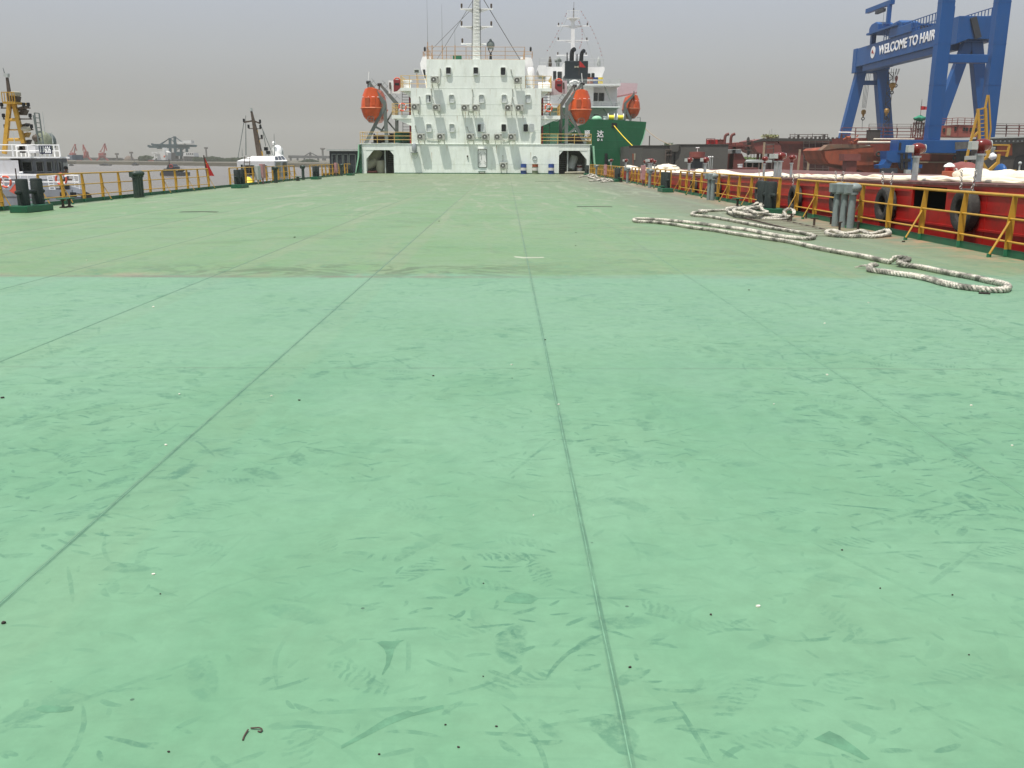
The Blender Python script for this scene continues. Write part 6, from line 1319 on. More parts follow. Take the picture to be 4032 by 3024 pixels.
# red wheelhouse between the crane legs
YF = 150
t = thing('red_wheelhouse', 'primed red wheelhouse block with dark windows between the big crane legs', 'wheelhouse', (hp(3770, 510, YF).x, YF, hp(3770, 536, YF).z))
obj('body', B().prism(poly([(3700, 495), (3770, 491), (3850, 493), (3850, 540), (3700, 537)], YF), 'y', YF, YF + 6), M['redshell2'] if 'redshell2' in M else mat('flat_red_primer', (.30, .085, .065), .75, var=.15, scale=.5), t)
obj('side_panel', B().prism(poly([(3770, 491), (3775, 491), (3775, 538), (3770, 538)], YF), 'y', YF - .06, YF), M['redprimer'], t)
for x0, x1, y0, y1, m_ in ((3713, 3720, 505, 520, 'glass'), (3729, 3741, 504, 534, 'wood'), (3758, 3765, 499, 515, 'glass'), (3791, 3799, 502, 515, 'glass'), (3802, 3811, 502, 516, 'glass'), (3818, 3826, 503, 518, 'glass'), (3838, 3846, 504, 518, 'glass')):
    w_ = obj('window' if m_ == 'glass' else 'door', B().prism(rrect(*(lambda a, c: ((a.x + c.x) / 2, (a.z + c.z) / 2, c.x - a.x, a.z - c.z))(hp(x0, y0, YF), hp(x1, y1, YF)), .06), 'y', YF - .09, YF - .061), M[m_], t)
a, c = hp(3704, 494, YF), hp(3852, 492, YF); railing('yard_railing', 'curved pipe railing on the roof of the red wheelhouse', [(a.x, YF, a.z), (a.x + 2.5, YF - .2, a.z + .15), (c.x, YF, a.z + .1)], 1.0, 3, 1.0, .045, 'redprimer', 'railings on the yard hulls')
# dark grey hull at the right edge
YG = 125
t = thing('dark_hull', 'dark grey steel hull with a big shadowed opening at the right edge of the photo', 'hull', (hp(3990, 620, YG).x, YG, GZ))
obj('shell', B().prism(poly([(3860, 546), (4100, 536), (4100, 700), (3860, 700)], YG), 'y', YG, YG + 2.5), M['darksteel'], t)
obj('top_plate', B().prism(poly([(3760, 560), (4100, 541), (4100, 552), (3760, 590)], YG), 'y', YG - .3, YG), mat('grey_edge_plates', (.10, .10, .095), .7, var=.35, scale=1.5), t)
obj('lip', B().bar(hp(3900, 543, YG - .4), hp(4100, 537, YG - .4), .5, .15), M['greylight'], t)
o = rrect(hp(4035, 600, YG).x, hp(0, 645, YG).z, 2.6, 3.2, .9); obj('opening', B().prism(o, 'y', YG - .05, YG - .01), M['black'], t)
obj('worn_patch', B().prism(poly([(3925, 565), (3985, 563), (3985, 612), (3922, 614)], YG), 'y', YG - .04, YG - .01), M['rust'], t)
b = B()
for k in range(9): a = hp(3905 + k * 17, 556, YG - .3); obj('lug', B().sph(a, .12), M['greylight'], t)
# black panel behind
t = obj('black_screen', B().prism(poly([(3778, 594), (3860, 594), (3860, 700), (3776, 700)], 130), 'y', 130, 131), M['black']); tag(t, 'flat black steel bulkhead behind the yellow ladder frame', 'bulkhead')
# yellow ladder frame
YH = 108
t = thing('yellow_ladder', 'tall yellow A-shaped ladder frame with a grey cross beam beside the right crane leg', 'ladder', (hp(3850, 640, YH).x, YH, GZ))
for p_, q_, w_ in (((3853, 430), (3799, 650), .22), ((3850, 428), (3858, 600), .28), ((3880, 425), (3886, 600), .28), ((3889, 374), (3878, 430), .18), ((3893, 374), (3901, 510), .14), ((3901, 510), (3888, 600), .14), ((3822, 546), (3852, 520), .2), ((3858, 430), (3880, 425), .16), ((3799, 650), (3795, 668), .18)):
    obj('rail', B().bar(hp(*p_, YH), hp(*q_, YH), w_, w_), M['yellow'], t)
b = B()
for k in range(9): b.bar(hp(3859 - k * .3, 455 + k * 16, YH), hp(3884, 452 + k * 16, YH), .09)
obj('rung', b, M['yellow'], t)
obj('cross_beam', B().bar(hp(3800, 622, YH - .3), hp(3850, 620, YH - .3), .3, .42), M['greylight'], t)
t = thing('yellow_bracket', 'yellow braced bracket frame standing right of the nearest red-headed vent', 'frame', (hp(3900, 600, YH).x, YH - 2, GZ))
for p_, q_, w_ in (((3899, 572), (3885, 622), .3), ((3885, 622), (3862, 632), .25), ((3899, 570), (3974, 571), .16), ((3974, 572), (3963, 617), .22), ((3915, 594), (3966, 594), .12), ((3865, 638), (3890, 678), .3), ((3890, 675), (3927, 642), .3), ((3933, 606), (3924, 680), .28), ((3960, 675), (4000, 672), .25)):
    obj('member', B().bar(hp(*p_, YH - 2), hp(*q_, YH - 2), w_, w_), M['yellow'], t)
q = hp(3910, 617, YH - 3); b = B().sph(q, .42, .3, .34, 14, 9); b.v = [p + V(noise.noise(p * 3), 0, noise.noise(p * 3 + V(5, 0, 0))) * .16 for p in b.v]; simple('white_sack', 'crumpled white sack hooked on the yellow bracket frame', 'sack', b, M['whiteclean'], smooth=True)
q = hp(3910, 591, YH - 1.8); simple('sign_board', 'small pale board fixed inside the yellow bracket frame', 'board', B().box(q.x - .25, q.x + .25, q.y, q.y + .05, q.z - .35, q.z + .35).box(q.x - .2, q.x + .2, q.y - .02, q.y - .001, q.z - .3, q.z + .3), M['greylight'])
q = hp(3940, 668, YH - 4); simple('blue_tank', 'rounded blue tank end behind the yellow bracket frame', 'tank', B().sph((q.x, q.y, q.z - .4), .45, 1.2, 1.05, 18, 12), M['blue'], smooth=True)
q = hp(4016, 646, 60); t = thing('bulb_post', 'thin post with a round grey bulb near the right edge', 'post', (q.x, 60, .7)); obj('post', B().cyl((q.x, 60, .7), (q.x, 60, q.z), .05), M['greylight'], t); obj('bulb', B().sph((q.x, 60, q.z + .05), .11), M['greylight'], t, smooth=True)

# ---------------- cranes ----------------
# near crane: two thick legs standing on a sill beam
CY_ = 136
t = thing('gantry_crane', 'near blue gantry crane with two thick legs on a deep blue sill beam', 'crane', (hp(3700, 600, CY_).x, CY_, GZ), 'blue gantry cranes')
zs0, zs1 = hp(0, 590, CY_).z, hp(0, 538, CY_).z
for pts_, w_ in ((((3680, 531), (3736, 0)), 1.8), (((3894, 531), (3957, 0)), 1.8)):
    a = hp(*pts_[0], CY_); c = hp(*pts_[1], CY_)
    b = B().box(a.x - w_ / 2, a.x + w_ / 2, CY_, CY_ + 1.5, zs1 + .02, c.z + 9)
    lg = obj('leg', b, M['blue'], t, bevel=.05)
    b = B()
    for k in range(5): z = zs1 + 2 + k * 5.5; b = B(); obj('plate_joint', b.box(a.x - w_ / 2 - .02, a.x + w_ / 2 + .02, CY_ - .02, CY_ + 1.52, z, z + .06), M['blue'], lg)
    
a, c = hp(3728, 213, CY_), hp(3915, 247, CY_); obj('tie_beam', B().box(a.x, hp(3895, 230, CY_).x, CY_ + .2, CY_ + 1.3, c.z, a.z), M['blue'], t, bevel=.05)
x0, x1 = hp(3531, 600, CY_).x, hp(3925, 600, CY_).x
obj('sill_beam', B().box(x0, x1, CY_ - .3, CY_ + 2.7, zs0, zs1), M['blue'], t, bevel=.06)
obj('sill_opening', B().prism(rrect(x0 + .25, (zs0 + zs1) / 2, .35, 1.1, .15), 'y', CY_ - .33, CY_ - .305), M['black'], t)
def bogie(xc, lab):
    b = B().prism(poly([(xc - 42, 594), (xc + 55, 592), (xc + 60, 630), (xc + 20, 640), (xc - 20, 640), (xc - 42, 628)], CY_), 'y', CY_ - .2, CY_ + 2.2)
    e = obj('equaliser', b, M['blue'], t)
    obj('truck_frame', B().prism(poly([(xc - 42, 628), (xc - 14, 630), (xc - 30, 662), (xc - 70, 664), (xc - 72, 650), (xc - 52, 646)], CY_), 'y', CY_ - .1, CY_ + 1.8), M['blue'], e)
    obj('truck_frame', B().prism(poly([(xc + 20, 632), (xc + 58, 630), (xc + 60, 646), (xc + 100, 648), (xc + 98, 662), (xc + 30, 664)], CY_), 'y', CY_ - .1, CY_ + 1.8), M['blue'], e)
    for dx in (-55, -25, 40, 80): q = hp(xc + dx, 672, CY_); obj('wheel', B().cyl((q.x, CY_ - .2, q.z), (q.x, CY_ + .1, q.z), .42, n=18), M['darksteel'], e)
    obj('motor_box', B().prism(poly([(xc - 70, 664), (xc - 10, 662), (xc - 10, 684), (xc - 72, 686)], CY_), 'y', CY_ - 1.2, CY_ - .3), M['dkblue'], e)
    obj('motor_box', B().prism(poly([(xc + 20, 668), (xc + 40, 668), (xc + 40, 686), (xc + 20, 686)], CY_), 'y', CY_ - 1.4, CY_ - .6), M['greylight'], e)
bogie(3531, '')
obj('cable_reel', B().cyl(hp(3585, 650, CY_ - .8), hp(3585, 650, CY_ - .8) + V(0, .3, 0), .75, n=20), M['blue'], t)
obj('counter_plates', B().bar(hp(3551, 604, CY_ - .8), hp(3551, 670, CY_ - .8), .35, .3).bar(hp(3568, 604, CY_ - .8), hp(3568, 670, CY_ - .8), .35, .3).box(hp(3546, 600, CY_).x, hp(3578, 600, CY_).x, CY_ - 1, CY_ - .7, hp(0, 624, CY_).z, hp(0, 612, CY_).z), M['black'], t)
# far crane with the lettered girder
NY, FYy = 162, 205
t = thing('gantry_crane', 'far blue gantry crane with white lettering on its long girder', 'crane', (hp(3500, 500, 185).x, 185, GZ), 'blue gantry cranes')
aF, aN = P(3376, 187, Y=FYy), P(3753.8, 80.5, Y=NY)
zt3 = (aF.z + aN.z) / 2; gh = 3.6
xF, xN = aF.x, aN.x
W2 = 6.8
def gx(y): return xF + (xN - xF) * (FYy - y) / (FYy - NY)
b = B()
for off in (0, W2 - 2.0):
    b.add([(gx(NY) + off, NY, zt3 - gh), (gx(NY) + off + 2, NY, zt3 - gh), (gx(FYy) + off + 2, FYy, zt3 - gh), (gx(FYy) + off, FYy, zt3 - gh), (gx(NY) + off, NY, zt3), (gx(NY) + off + 2, NY, zt3), (gx(FYy) + off + 2, FYy, zt3), (gx(FYy) + off, FYy, zt3)], [(0, 3, 2, 1), (4, 5, 6, 7), (0, 1, 5, 4), (1, 2, 6, 5), (2, 3, 7, 6), (3, 0, 4, 7)])
gd = obj('girder', b, M['blue'], t)
b = B()   # lower chord set back from the lettered face
b.add([(gx(NY) + .35, NY + 1.5, zt3 - gh - 1.2), (gx(NY) + 2.2, NY + 1.5, zt3 - gh - 1.2), (gx(FYy) + 2.2, FYy - 3, zt3 - gh - 1.2), (gx(FYy) + .35, FYy - 3, zt3 - gh - 1.2), (gx(NY) + .35, NY + 1.5, zt3 - gh), (gx(NY) + 2.2, NY + 1.5, zt3 - gh), (gx(FYy) + 2.2, FYy - 3, zt3 - gh), (gx(FYy) + .35, FYy - 3, zt3 - gh)], [(0, 3, 2, 1), (4, 5, 6, 7), (0, 1, 5, 4), (1, 2, 6, 5), (2, 3, 7, 6), (3, 0, 4, 7)])
obj('lower_chord', b, M['bluedark'] if 'bluedark' in M else M['blue'], t)
M['bluedark'] = M['blue']
obj('end_beam', B().prism([(xN - .1, zt3 + .15), (xN + W2 + .4, zt3 + .15), (xN + W2 + .4, zt3 - gh * .75), (xN + W2 - .8, zt3 - gh * .95), (xN + 1.8, zt3 - gh * .95), (xN - .1, zt3 - gh * 1.15)], 'y', NY - 2.2, NY - .01), M['blue'], t, bevel=.06)
obj('end_beam', B().box(xF - .1, xF + W2 + .2, FYy + .01, FYy + 2, zt3 - gh - 1.2, zt3 + .1), M['blue'], t, bevel=.06)
# lettering on the left face
def ctext(body, y0, y1, zc0, h):
    return text('lettering', body, h / .73, (gx(y0) - .06, y0, zc0), (math.pi / 2, 0, -math.pi / 2), M['letter'], gd, .03, y0 - y1, .055)
yW, yR = P(3463, 181, X=gx(190)).y, P(3688, 125, X=gx(172)).y
hT = 1.75; zT = zt3 - gh * .5 - hT / 2 + .15
ctext('WELCOME TO HAIR', yW, yR + .2, zT, hT)
yl = P(3439, 195, X=gx(197)).y; em = obj('round_emblem', B().cyl((gx(yl) - .08, yl, zT + hT / 2), (gx(yl) - .01, yl, zT + hT / 2), 1.15, n=28), M['whiteclean'], gd)
obj('emblem_figure', B().prism([(yl - .75, zT + hT / 2 - .35), (yl + .75, zT + hT / 2 - .1), (yl + .3, zT + hT / 2 + .55), (yl - .2, zT + hT / 2 + .15)], 'x', gx(yl) - .12, gx(yl) - .085), M['farred'], em)
# far A frame
def gb(p_, q_, w_, Y, w2=None, name='leg'): return obj(name, B().bar(hp(*p_, Y), hp(*q_, Y), w_, w_ * .8, up=(0, 1, 0), w2=w2, h2=(w2 or w_) * .8), M['blue'], t, bevel=.04)
gb((3402, 235), (3318, 560), 2.0, FYy + 1); gb((3466, 250), (3489, 560), 2.6, FYy + 1)
a, c = hp(3398, 225, FYy + 1), hp(3492, 276, FYy + 1); obj('saddle_beam', B().box(a.x - .5, c.x, FYy - .5, FYy + 2.4, c.z, a.z + .5), M['blue'], t)
gb((3398, 326), (3470, 326), .9, FYy + 1, name='cross_tie')
# near A frame
gb((3813, 160), (3664, 560), 1.6, NY, 1.9); gb((3839, 160), (3877, 560), 1.9, NY, 2.0)
a, c = hp(3806, 140, NY), hp(3860, 190, NY); obj('saddle', B().prism(poly([(3810, 140), (3852, 140), (3862, 195), (3800, 195)], NY), 'y', NY - .3, NY + 2), M['blue'], t)
a, c = hp(3782, 162, NY - .5), hp(3878, 162, NY - .5); pf = obj('platform', B().box(a.x, c.x, NY - 1.5, NY + 2.5, a.z - .15, a.z), M['blue'], t); b = B()
for k in range(9): x = a.x + (c.x - a.x) * k / 8; b.bar((x, NY - 1.5, a.z), (x, NY - 1.5, a.z + 1.1), .05)
b.bar((a.x, NY - 1.5, a.z + 1.1), (c.x, NY - 1.5, a.z + 1.1), .07); obj('platform_rail', b, M['blue'], pf)
obj('stair_truss', B().bar(P(3832, 68, Y=NY - 2.4), P(3852, 150, Y=NY - 2.4), 1.0, .3, up=(0, 1, 0)), M['dkblue'], t)
# girder-top railing and its second line
b = B(); n_ = 26
for off, zz in ((0, 1.9), (W2, 1.9)):
    for k in range(n_):
        y = FYy - 14 - (FYy - 14 - NY) * k / (n_ - 1); b.bar((gx(y) + off, y, zt3), (gx(y) + off, y, zt3 + zz), .12)
    for z in (zz, zz * .35): b.bar((gx(FYy - 14) + off, FYy - 14, zt3 + z), (gx(NY) + off, NY, zt3 + z), .12)
obj('girder_railing', b, M['blue'], t)
# trolley, winch houses, service jib
ty0, ty1 = 184, 199
obj('trolley_deck', B().box(gx(190) - .6, gx(190) + W2 + .6, ty0, ty1, zt3 + 1.9, zt3 + 2.25), M['blue'], t)
b = B()
for y in (ty0 + .8, ty1 - .8):
    for x in (gx(190) + .6, gx(190) + W2 - .6): obj('trolley_leg', B().bar((x, y, zt3), (x, y, zt3 + 1.9), .9, .9), M['blue'], t)
for y0, y1, x0, nm in ((ty1 - 5, ty1 - .2, -.2, 'winch_house'), (ty0 - 1.5, ty0 + 4.0, -.2, 'winch_house')):
    z = zt3 + 2.25 if y0 > 190 else zt3 + 1.0
    pr_f = [(y0, z), (y1, z), (y1, z + 1.0), (y1 - 1.0, z + 1.6), (y0 + 1.6, z + 1.8), (y0, z + 1.3)]
    obj(nm, B().prism([(p[0], p[1]) for p in pr_f], 'x', gx(190) + x0, gx(190) + x0 + 3.2), M['blue'], t, bevel=.15)
obj('machinery_panel', B().box(gx(188) - .25, gx(188) + 1.5, ty0 - 6, ty0 + 4, zt3, zt3 + 1.6), M['blue'], t, bevel=.1)
jx = gx(190) + .5; jy = P(3494, 120, X=jx).y; zj = P(3497, 20, X=jx).z
j = obj('service_jib', B().bar((jx, jy, zt3 + 3.0), (jx, jy, zj), .7, .7).bar((jx + .3, jy - .6, zj + .4), (jx + 0, P(3416, 34, X=jx).y, zj + .4), .8, .85), M['blue'], t)
obj('jib_hoist', B().box(jx - .3, jx + .3, jy + 2.5, jy + 6.5, zj - .9, zj - .3), M['dkblue'], j); obj('jib_wire', B().cyl((jx, jy + 2.6, zj - .9), (jx, jy + 2.6, zj - 3.6), .04, n=5), M['grey'], j)
obj('operator_cabin', B().box(*(lambda a, c: (a.x, c.x, FYy - 9, FYy - 6, c.z, a.z))(P(3492, 231, Y=FYy - 9), P(3519, 262, Y=FYy - 9))), M['darksteel'], t, bevel=.08)
a, c = P(3494, 236, Y=FYy - 9), P(3517, 248, Y=FYy - 9); obj('cabin_window', B().box(a.x, c.x, FYy - 9.05, FYy - 9.01, c.z, a.z), M['glass'], t)
# hoist ropes and hooks
def hook(lab, px, py, top, w_, Y, ropes, m='winchhook'):
    q = P(px, py, Y=Y); zt4 = P(px, top, Y=Y).z; tt = thing('crane_hook', lab, 'hook block', q, 'hook blocks of the far gantry crane')
    obj('block', B().lathe(q + V(0, 0, -.2), [(w_ * .35, 0), (w_ * .45, .4), (w_ * .95, .7), (w_, 1.2), (w_ * .6, 1.5)], 14), M[m], tt, smooth=True)
    obj('hook', B().torus(q + V(0, 0, -.6), .3, .1, 'y', 16, 8), M['black'], tt, smooth=True)
    for k in range(ropes): x = (k - (ropes - 1) / 2) * w_ * 1.5 / max(1, ropes - 1); obj('hoist_rope', B().cyl(q + V(x, 0, 1.6), V(q.x + x * 1.5 + .2, q.y, zt4), .05, n=5), M['grey'], tt)
    return tt
M['winchhook'] = mat('hook_block_yellow', (.36, .20, .04), .5, var=.2)
hook('ochre hook block hanging low between the legs of the far crane', 3399, 456, 275, .5, FYy + 4, 4)
hook('ochre hook block hanging right of the far crane leg', 3513, 352, 270, .65, FYy - 10, 4)
hook('small red hook block beside the larger ochre one', 3528, 325, 270, .28, FYy - 8, 2, 'farred')
hook('small ochre hook block in front of the right leg of the far crane', 3490, 452, 438, .5, FYy - 2, 0)
q = P(3396, 470, Y=FYy + 4); simple('sling_wire', 'single wire hanging from the low ochre hook down to the rusty boat', 'wire', B().cyl(q, P(3394, 512, Y=FYy + 4), .05, n=5), M['grey'])
# stair tower beside the far leg
xs_ = [P(3496 + k, 300, Y=FYy - 1).x for k in (0, 22)]; b = B(); zz = P(0, 520, Y=FYy - 1).z; z_t = P(0, 270, Y=FYy - 1).z; n_ = 12
for k in range(n_):
    za, zb2 = zz + (z_t - zz) * k / n_, zz + (z_t - zz) * (k + 1) / n_; xo = -k * .0
    b.bar((xs_[k % 2], FYy - 1, za), (xs_[(k + 1) % 2], FYy - 1, zb2), .14, .14); b.bar((xs_[0], FYy - 1, zb2), (xs_[1], FYy - 1, zb2), .08)
for x in xs_: b.bar((x, FYy - 1, zz), (x, FYy - 1, z_t), .08)
obj('stair_tower', b, M['dkblue'], t)
# ---------------- left side: harbour tug ----------------
TY = 52
def T(px, py, dy=0): return P(px, py, Y=TY + dy)
def tpoly(pts, dy=0): return [(T(x, y, dy).x, T(x, y, dy).z) for x, y in pts]
tg = thing('harbour_tug', 'grey and white harbour tug lying off the left railing with a tall yellow mast', 'tug', (T(120, 700).x, TY, WZ))
def tb(b, x0, y0, x1, y1, dy, dep):
    a, c = T(x0, y0, dy), T(x1, y1, dy); return b.prism([(a.x, TY + dy), (c.x, TY + dy), (c.x - dep * .55, TY + dy + dep), (a.x - dep * .6, TY + dy + dep)], 'z', c.z, a.z)
def T2(px, py, dy): return P(px, py, Y=TY + dy)
hl = T(-260, 700, -4).x; hr = T(314, 750, -4).x
b = B(); zt_ = T(0, 746, -4).z
b.prism([(hl, TY - 4), (hr - .5, TY - 4), (hr, TY - 3.4), (hr - 7, TY + 9), (hl, TY + 9)], 'z', WZ - .2, zt_ - .35)
obj('hull', b, M['tuggrey'], tg)
b = B().box(hl, hr - .4, TY - 4.02, TY - 3.9, zt_ - .35, zt_).prism([(hr - .15, TY - 3.4), (hr, TY - 3.4), (hr - 7, TY + 9), (hr - 7.15, TY + 9)], 'z', zt_ - .35, zt_); obj('bulwark', b, M['tuggrey'], tg)
for px in (250, 290): a = T(px, 765, -4); obj('scupper', B().box(a.x - .16, a.x + .16, TY - 4.04, TY - 4.021, a.z - .12, a.z + .1), M['black'], tg)
# rubber fender on the side and winch gear
a = T(330, 775, -3); obj('side_fender', B().cyl((hr + .1, TY - 3.5, a.z), (hr - 4.5, TY + 5, a.z), .25, n=12), M['rubber'], tg, smooth=True)
b = B(); tb(b, -260, 706, 215, 760, 2, 8); obj('lower_house', b, M['tugwhite'], tg); b = B(); tb(b, -260, 685, 250, 705.9, 1.8, 8); obj('middle_house', b, M['tugwhite'], tg)
b = B(); tb(b, 78, 622, 272, 700, 4, 8); obj('wheelhouse', b, M['tuggrey'], tg)
b = B(); tb(b, -260, 630, 78, 690, 3, 8); obj('side_house', b, M['tugwhite'], tg)
for x0, y0, x1, y1 in ((85, 636, 128, 676), (139, 636, 172, 677), (180, 636, 206, 677), (212, 636, 224, 677), (228, 636, 244, 677)):
    a, c = T2(x0, y0, 3.9), T2(x1, y1, 3.9); w_ = obj('window', B().box(a.x, c.x, TY + 3.93, TY + 3.99, c.z, a.z), M['greylight'], tg); obj('pane', B().box(a.x + .04, c.x - .04, TY + 3.90, TY + 3.929, c.z + .04, a.z - .04), M['glass'], w_)
a, c = T2(248, 640, 3.9), T2(266, 676, 3.9); obj('open_window', B().box(a.x, c.x, TY + 3.9, TY + 3.99, c.z, a.z), M['curtain'], tg)
a, c = T(-260, 616, 3), T(275, 624, 3); obj('roof_slab', B().prism([(a.x, TY + 3), (c.x, TY + 3), (c.x - 5, TY + 12), (a.x, TY + 12)], 'z', c.z, a.z), M['whiteclean'], tg)
for x0, x1 in ((78, 124), (136, 240)): a, c = T2(x0, 617, 2.4), T2(x1, 622, 2.4); obj('sun_visor', B().box(a.x, c.x, TY + 2.3, TY + 3.3, c.z, a.z), M['whiteclean'], tg)
a, c = T2(265, 610, 5), T2(285, 630, 5); obj('louvre_box', B().box(a.x, c.x, TY + 5, TY + 6.5, c.z, a.z), M['tuggrey'], tg)
z_ = T(0, 616, 3).z
railing('railing', 'white railing around the roof of the harbour tug', [(T(-200, 600, 3).x, TY + 3.1, z_), (T(232, 600, 3).x, TY + 3.1, z_), (T(232, 600, 3).x - 5.5, TY + 9, z_)], T(0, 570, 3).z - z_, 2, .9, .035, 'whiteclean', 'railings of the harbour tug')
z_ = T(0, 706, 1).z; railing('railing', 'white railing along the main deck of the harbour tug', [(T(-200, 600, -3).x, TY - 3, zt_), (T(300, 600, -3).x, TY - 3, zt_)], T(0, 690, -3).z - zt_, 2, 1.2, .035, 'whiteclean', 'railings of the harbour tug')
# sign board with the number
a, c = T2(152, 573, 2.9), T2(204, 606, 2.9); sb = thing('name_board', 'dark blue number board on the tug roof railing, read through a ladder', 'sign', ((a.x + c.x) / 2, TY + 2.9, c.z)); obj('board', B().box(a.x, c.x, TY + 2.9, TY + 2.98, c.z, a.z), mat('navy_board', (.015, .02, .05), .5), sb)
p_ = T2(178, 602, 2.87); text('number', '606', .52, (T2(177, 600, 2.87).x, TY + 2.87, T2(0, 602, 2.87).z), (math.pi / 2, 0, 0), M['letter'], sb, .01, T2(201, 600, 2.87).x - T2(177, 600, 2.87).x, .008)
for k in range(2):
    a, c = T2(156 + k * 11, 578, 2.87), T2(164 + k * 11, 600, 2.87); b = B()
    b.bar((a.x, TY + 2.87, a.z), (c.x, TY + 2.87, a.z), .02, .05).bar((a.x, TY + 2.87, (a.z + c.z) / 2), (c.x, TY + 2.87, (a.z + c.z) / 2), .02, .05).bar(((a.x + c.x) / 2, TY + 2.87, a.z), ((a.x + c.x) / 2, TY + 2.87, c.z), .05, .02).bar((a.x, TY + 2.87, c.z), ((a.x + c.x) / 2, TY + 2.87, (a.z + c.z) / 2), .03, .03)
    obj('lettering', b, M['greylight'], sb)
# yellow mast (coordinates read from the left edge close-up)
def m1(x, y, dy=6): return P(x * .3614, 240 + y * .3617, Y=TY + dy)
mt = thing('tug_mast', 'tall yellow A-frame mast with radar scanner and lamps on the harbour tug', 'mast', m1(140, 1000))
for p_, q_, w_ in (((105, 455), (48, 1010), .22), ((150, 455), (258, 895), .22)): obj('mast_leg', B().bar(m1(*p_), m1(*q_), w_, w_, up=(0, 1, 0)), M['mast'], mt)
for ya, xa, xb2 in ((640, 80, 195), (750, 75, 212), (856, 62, 245)): obj('cross_tube', B().cyl(m1(xa, ya), m1(xb2, ya), .1 if ya != 750 else .04, n=10), M['mast'], mt, smooth=True)
obj('topmast', B().bar(m1(112, 440), m1(78, 180), .2, .2, up=(0, 1, 0), w2=.12, h2=.12), M['mastbrown'], mt); obj('top_box', B().bar(m1(72, 175), m1(72, 135), .24, .24), M['greylight'], mt); obj('top_whip', B().cyl(m1(55, 150), m1(32, 75), .03, .015), M['grey'], mt)
a, c = m1(85, 452), m1(220, 452); pl = obj('platform', B().box(a.x, c.x, TY + 5.4, TY + 6.8, a.z - .1, a.z + .02), M['mast'], mt); b = B()
for k in range(6): x = a.x + (c.x - a.x) * k / 5; b.bar((x, TY + 5.4, a.z), (x, TY + 5.4, a.z + .55), .04)
b.bar((a.x, TY + 5.4, a.z + .55), (c.x, TY + 5.4, a.z + .55), .05); obj('platform_rail', b, M['mast'], pl)
a = m1(165, 350); obj('radar_pedestal', B().prism([(a.x - .2, a.z - .2), (a.x + .2, a.z - .2), (a.x + .08, a.z - .6), (a.x - .08, a.z - .6)], 'y', TY + 5.8, TY + 6.3), M['mastbrown'], mt); obj('radar_scanner', B().lathe((a.x, TY + 6, a.z - .2), [(.22, 0), (.31, .05), (.31, .24), (.24, .28)], 18), M['beige'], mt, smooth=True)
for ya, xs2 in ((513, ((10, 330), (22, 262, 312))), (632, ((35, 348), (42, 332))), (748, ((55, 362), (62, 302, 346)))):
    (xa, xb2), lx = xs2; ar = obj('lamp_arm', B().bar(m1(xa, ya), m1(xb2, ya), .07, .07), M['mastbrown'], mt)
    for x in lx: q = m1(x, ya); obj('lamp', B().lathe(q + V(0, 0, .03), [(.04, 0), (.04, .05), (.095, .07), (.095, .27), (.06, .29)], 12), M['black'], ar, smooth=True)
for k, ya in enumerate((500, 545, 690, 790, 870)):
    q = m1(205 + k * 12, ya); obj('horn_bracket', B().prism([(q.x - .3, q.z - .06), (q.x + .22, q.z + .08), (q.x + .06, q.z - .22), (q.x - .2, q.z - .22)], 'y', TY + 6.2, TY + 6.7), M['mastbrown'] if k != 3 else M['mast'], mt)
q = m1(285, 740); obj('radar_bar', B().sph(q, .32, .25, .16), M['beige'], mt, smooth=True)
# slanted ladder, covered gear, antennas
a, c = m1(375, 565, 4), m1(430, 960, 4); d = m1(425, 570, 4) - m1(375, 565, 4); t = thing('roof_ladder', 'dark grey slanted ladder rising from the tug roof', 'ladder', c)
obj('stringer', B().bar(a, c, .06), M['grey'], t); obj('stringer', B().bar(a + d, c + d, .06), M['grey'], t); obj('stay', B().bar(m1(362, 590, 3.5), m1(400, 800, 3.5), .05), M['grey'], t); b = B()
for k in range(8): q = a + (c - a) * (k / 7.5); b.bar(q, q + d, .05)
obj('rung', b, M['grey'], t)
q = m1(470, 890, 6.5); b = B().sph(q, .55, .45, .68, 22, 14); b.v = [p + (p - q) * (.16 * noise.noise(V(p.x * 3, p.y * 3, p.z * .7)) + .05 * noise.noise(p * 6)) for p in b.v]; M['cover'] = mat('olive_canvas_cover', (.22, .24, .17), .85, var=.3, scale=3, bump=.4, bscale=6)
t = thing('covered_monitor', 'rounded olive canvas-covered gear on the tug roof', 'covered gear', q - V(0, 0, 1)); obj('cover', b, M['cover'], t, smooth=True); obj('side_dome', B().sph(m1(535, 880, 7), .42, .4, .55, 16, 10), M['grey'], t, smooth=True); obj('knob', B().sph(m1(392, 840, 6), .22), M['mastbrown'], t, smooth=True)
for x0, y0, x1, y1, lab in ((462, 560, 490, 800, 'tallest whip antenna behind the roof ladder'), (562, 775, 578, 900, 'short whip antenna at the right end of the tug roof'), (140, 775, 165, 920, 'whip antenna between the mast legs')):
    simple('whip_antenna', lab, 'antenna', B().cyl(m1(x1, y1, 5), m1(x0, y0, 5), .03, .015, n=6), M['greylight'], 'whip antennas on the tug')
a, c = m1(195, 925, 5), m1(262, 1000, 5); t = thing('funnel', 'rounded dark grey tug funnel behind the roof railing', 'funnel', (a.x, TY + 5, c.z)); obj('casing', B().prism(rrect((a.x + c.x) / 2, (a.z + c.z) / 2, c.x - a.x, a.z - c.z, .25), 'y', TY + 5, TY + 7), M['mastbrown'], t); obj('white_side', B().box(c.x, c.x + .6, TY + 5.2, TY + 7, c.z, a.z), M['tugwhite'], t)
# life rings on the tug
for px, py, lab in ((22, 716, 'pale orange life ring at the far left of the tug'), (241, 706, 'orange life ring on the tug, right of the ladder rails')):
    q = T(px, py, -3.2); ring(q, lab, .27)
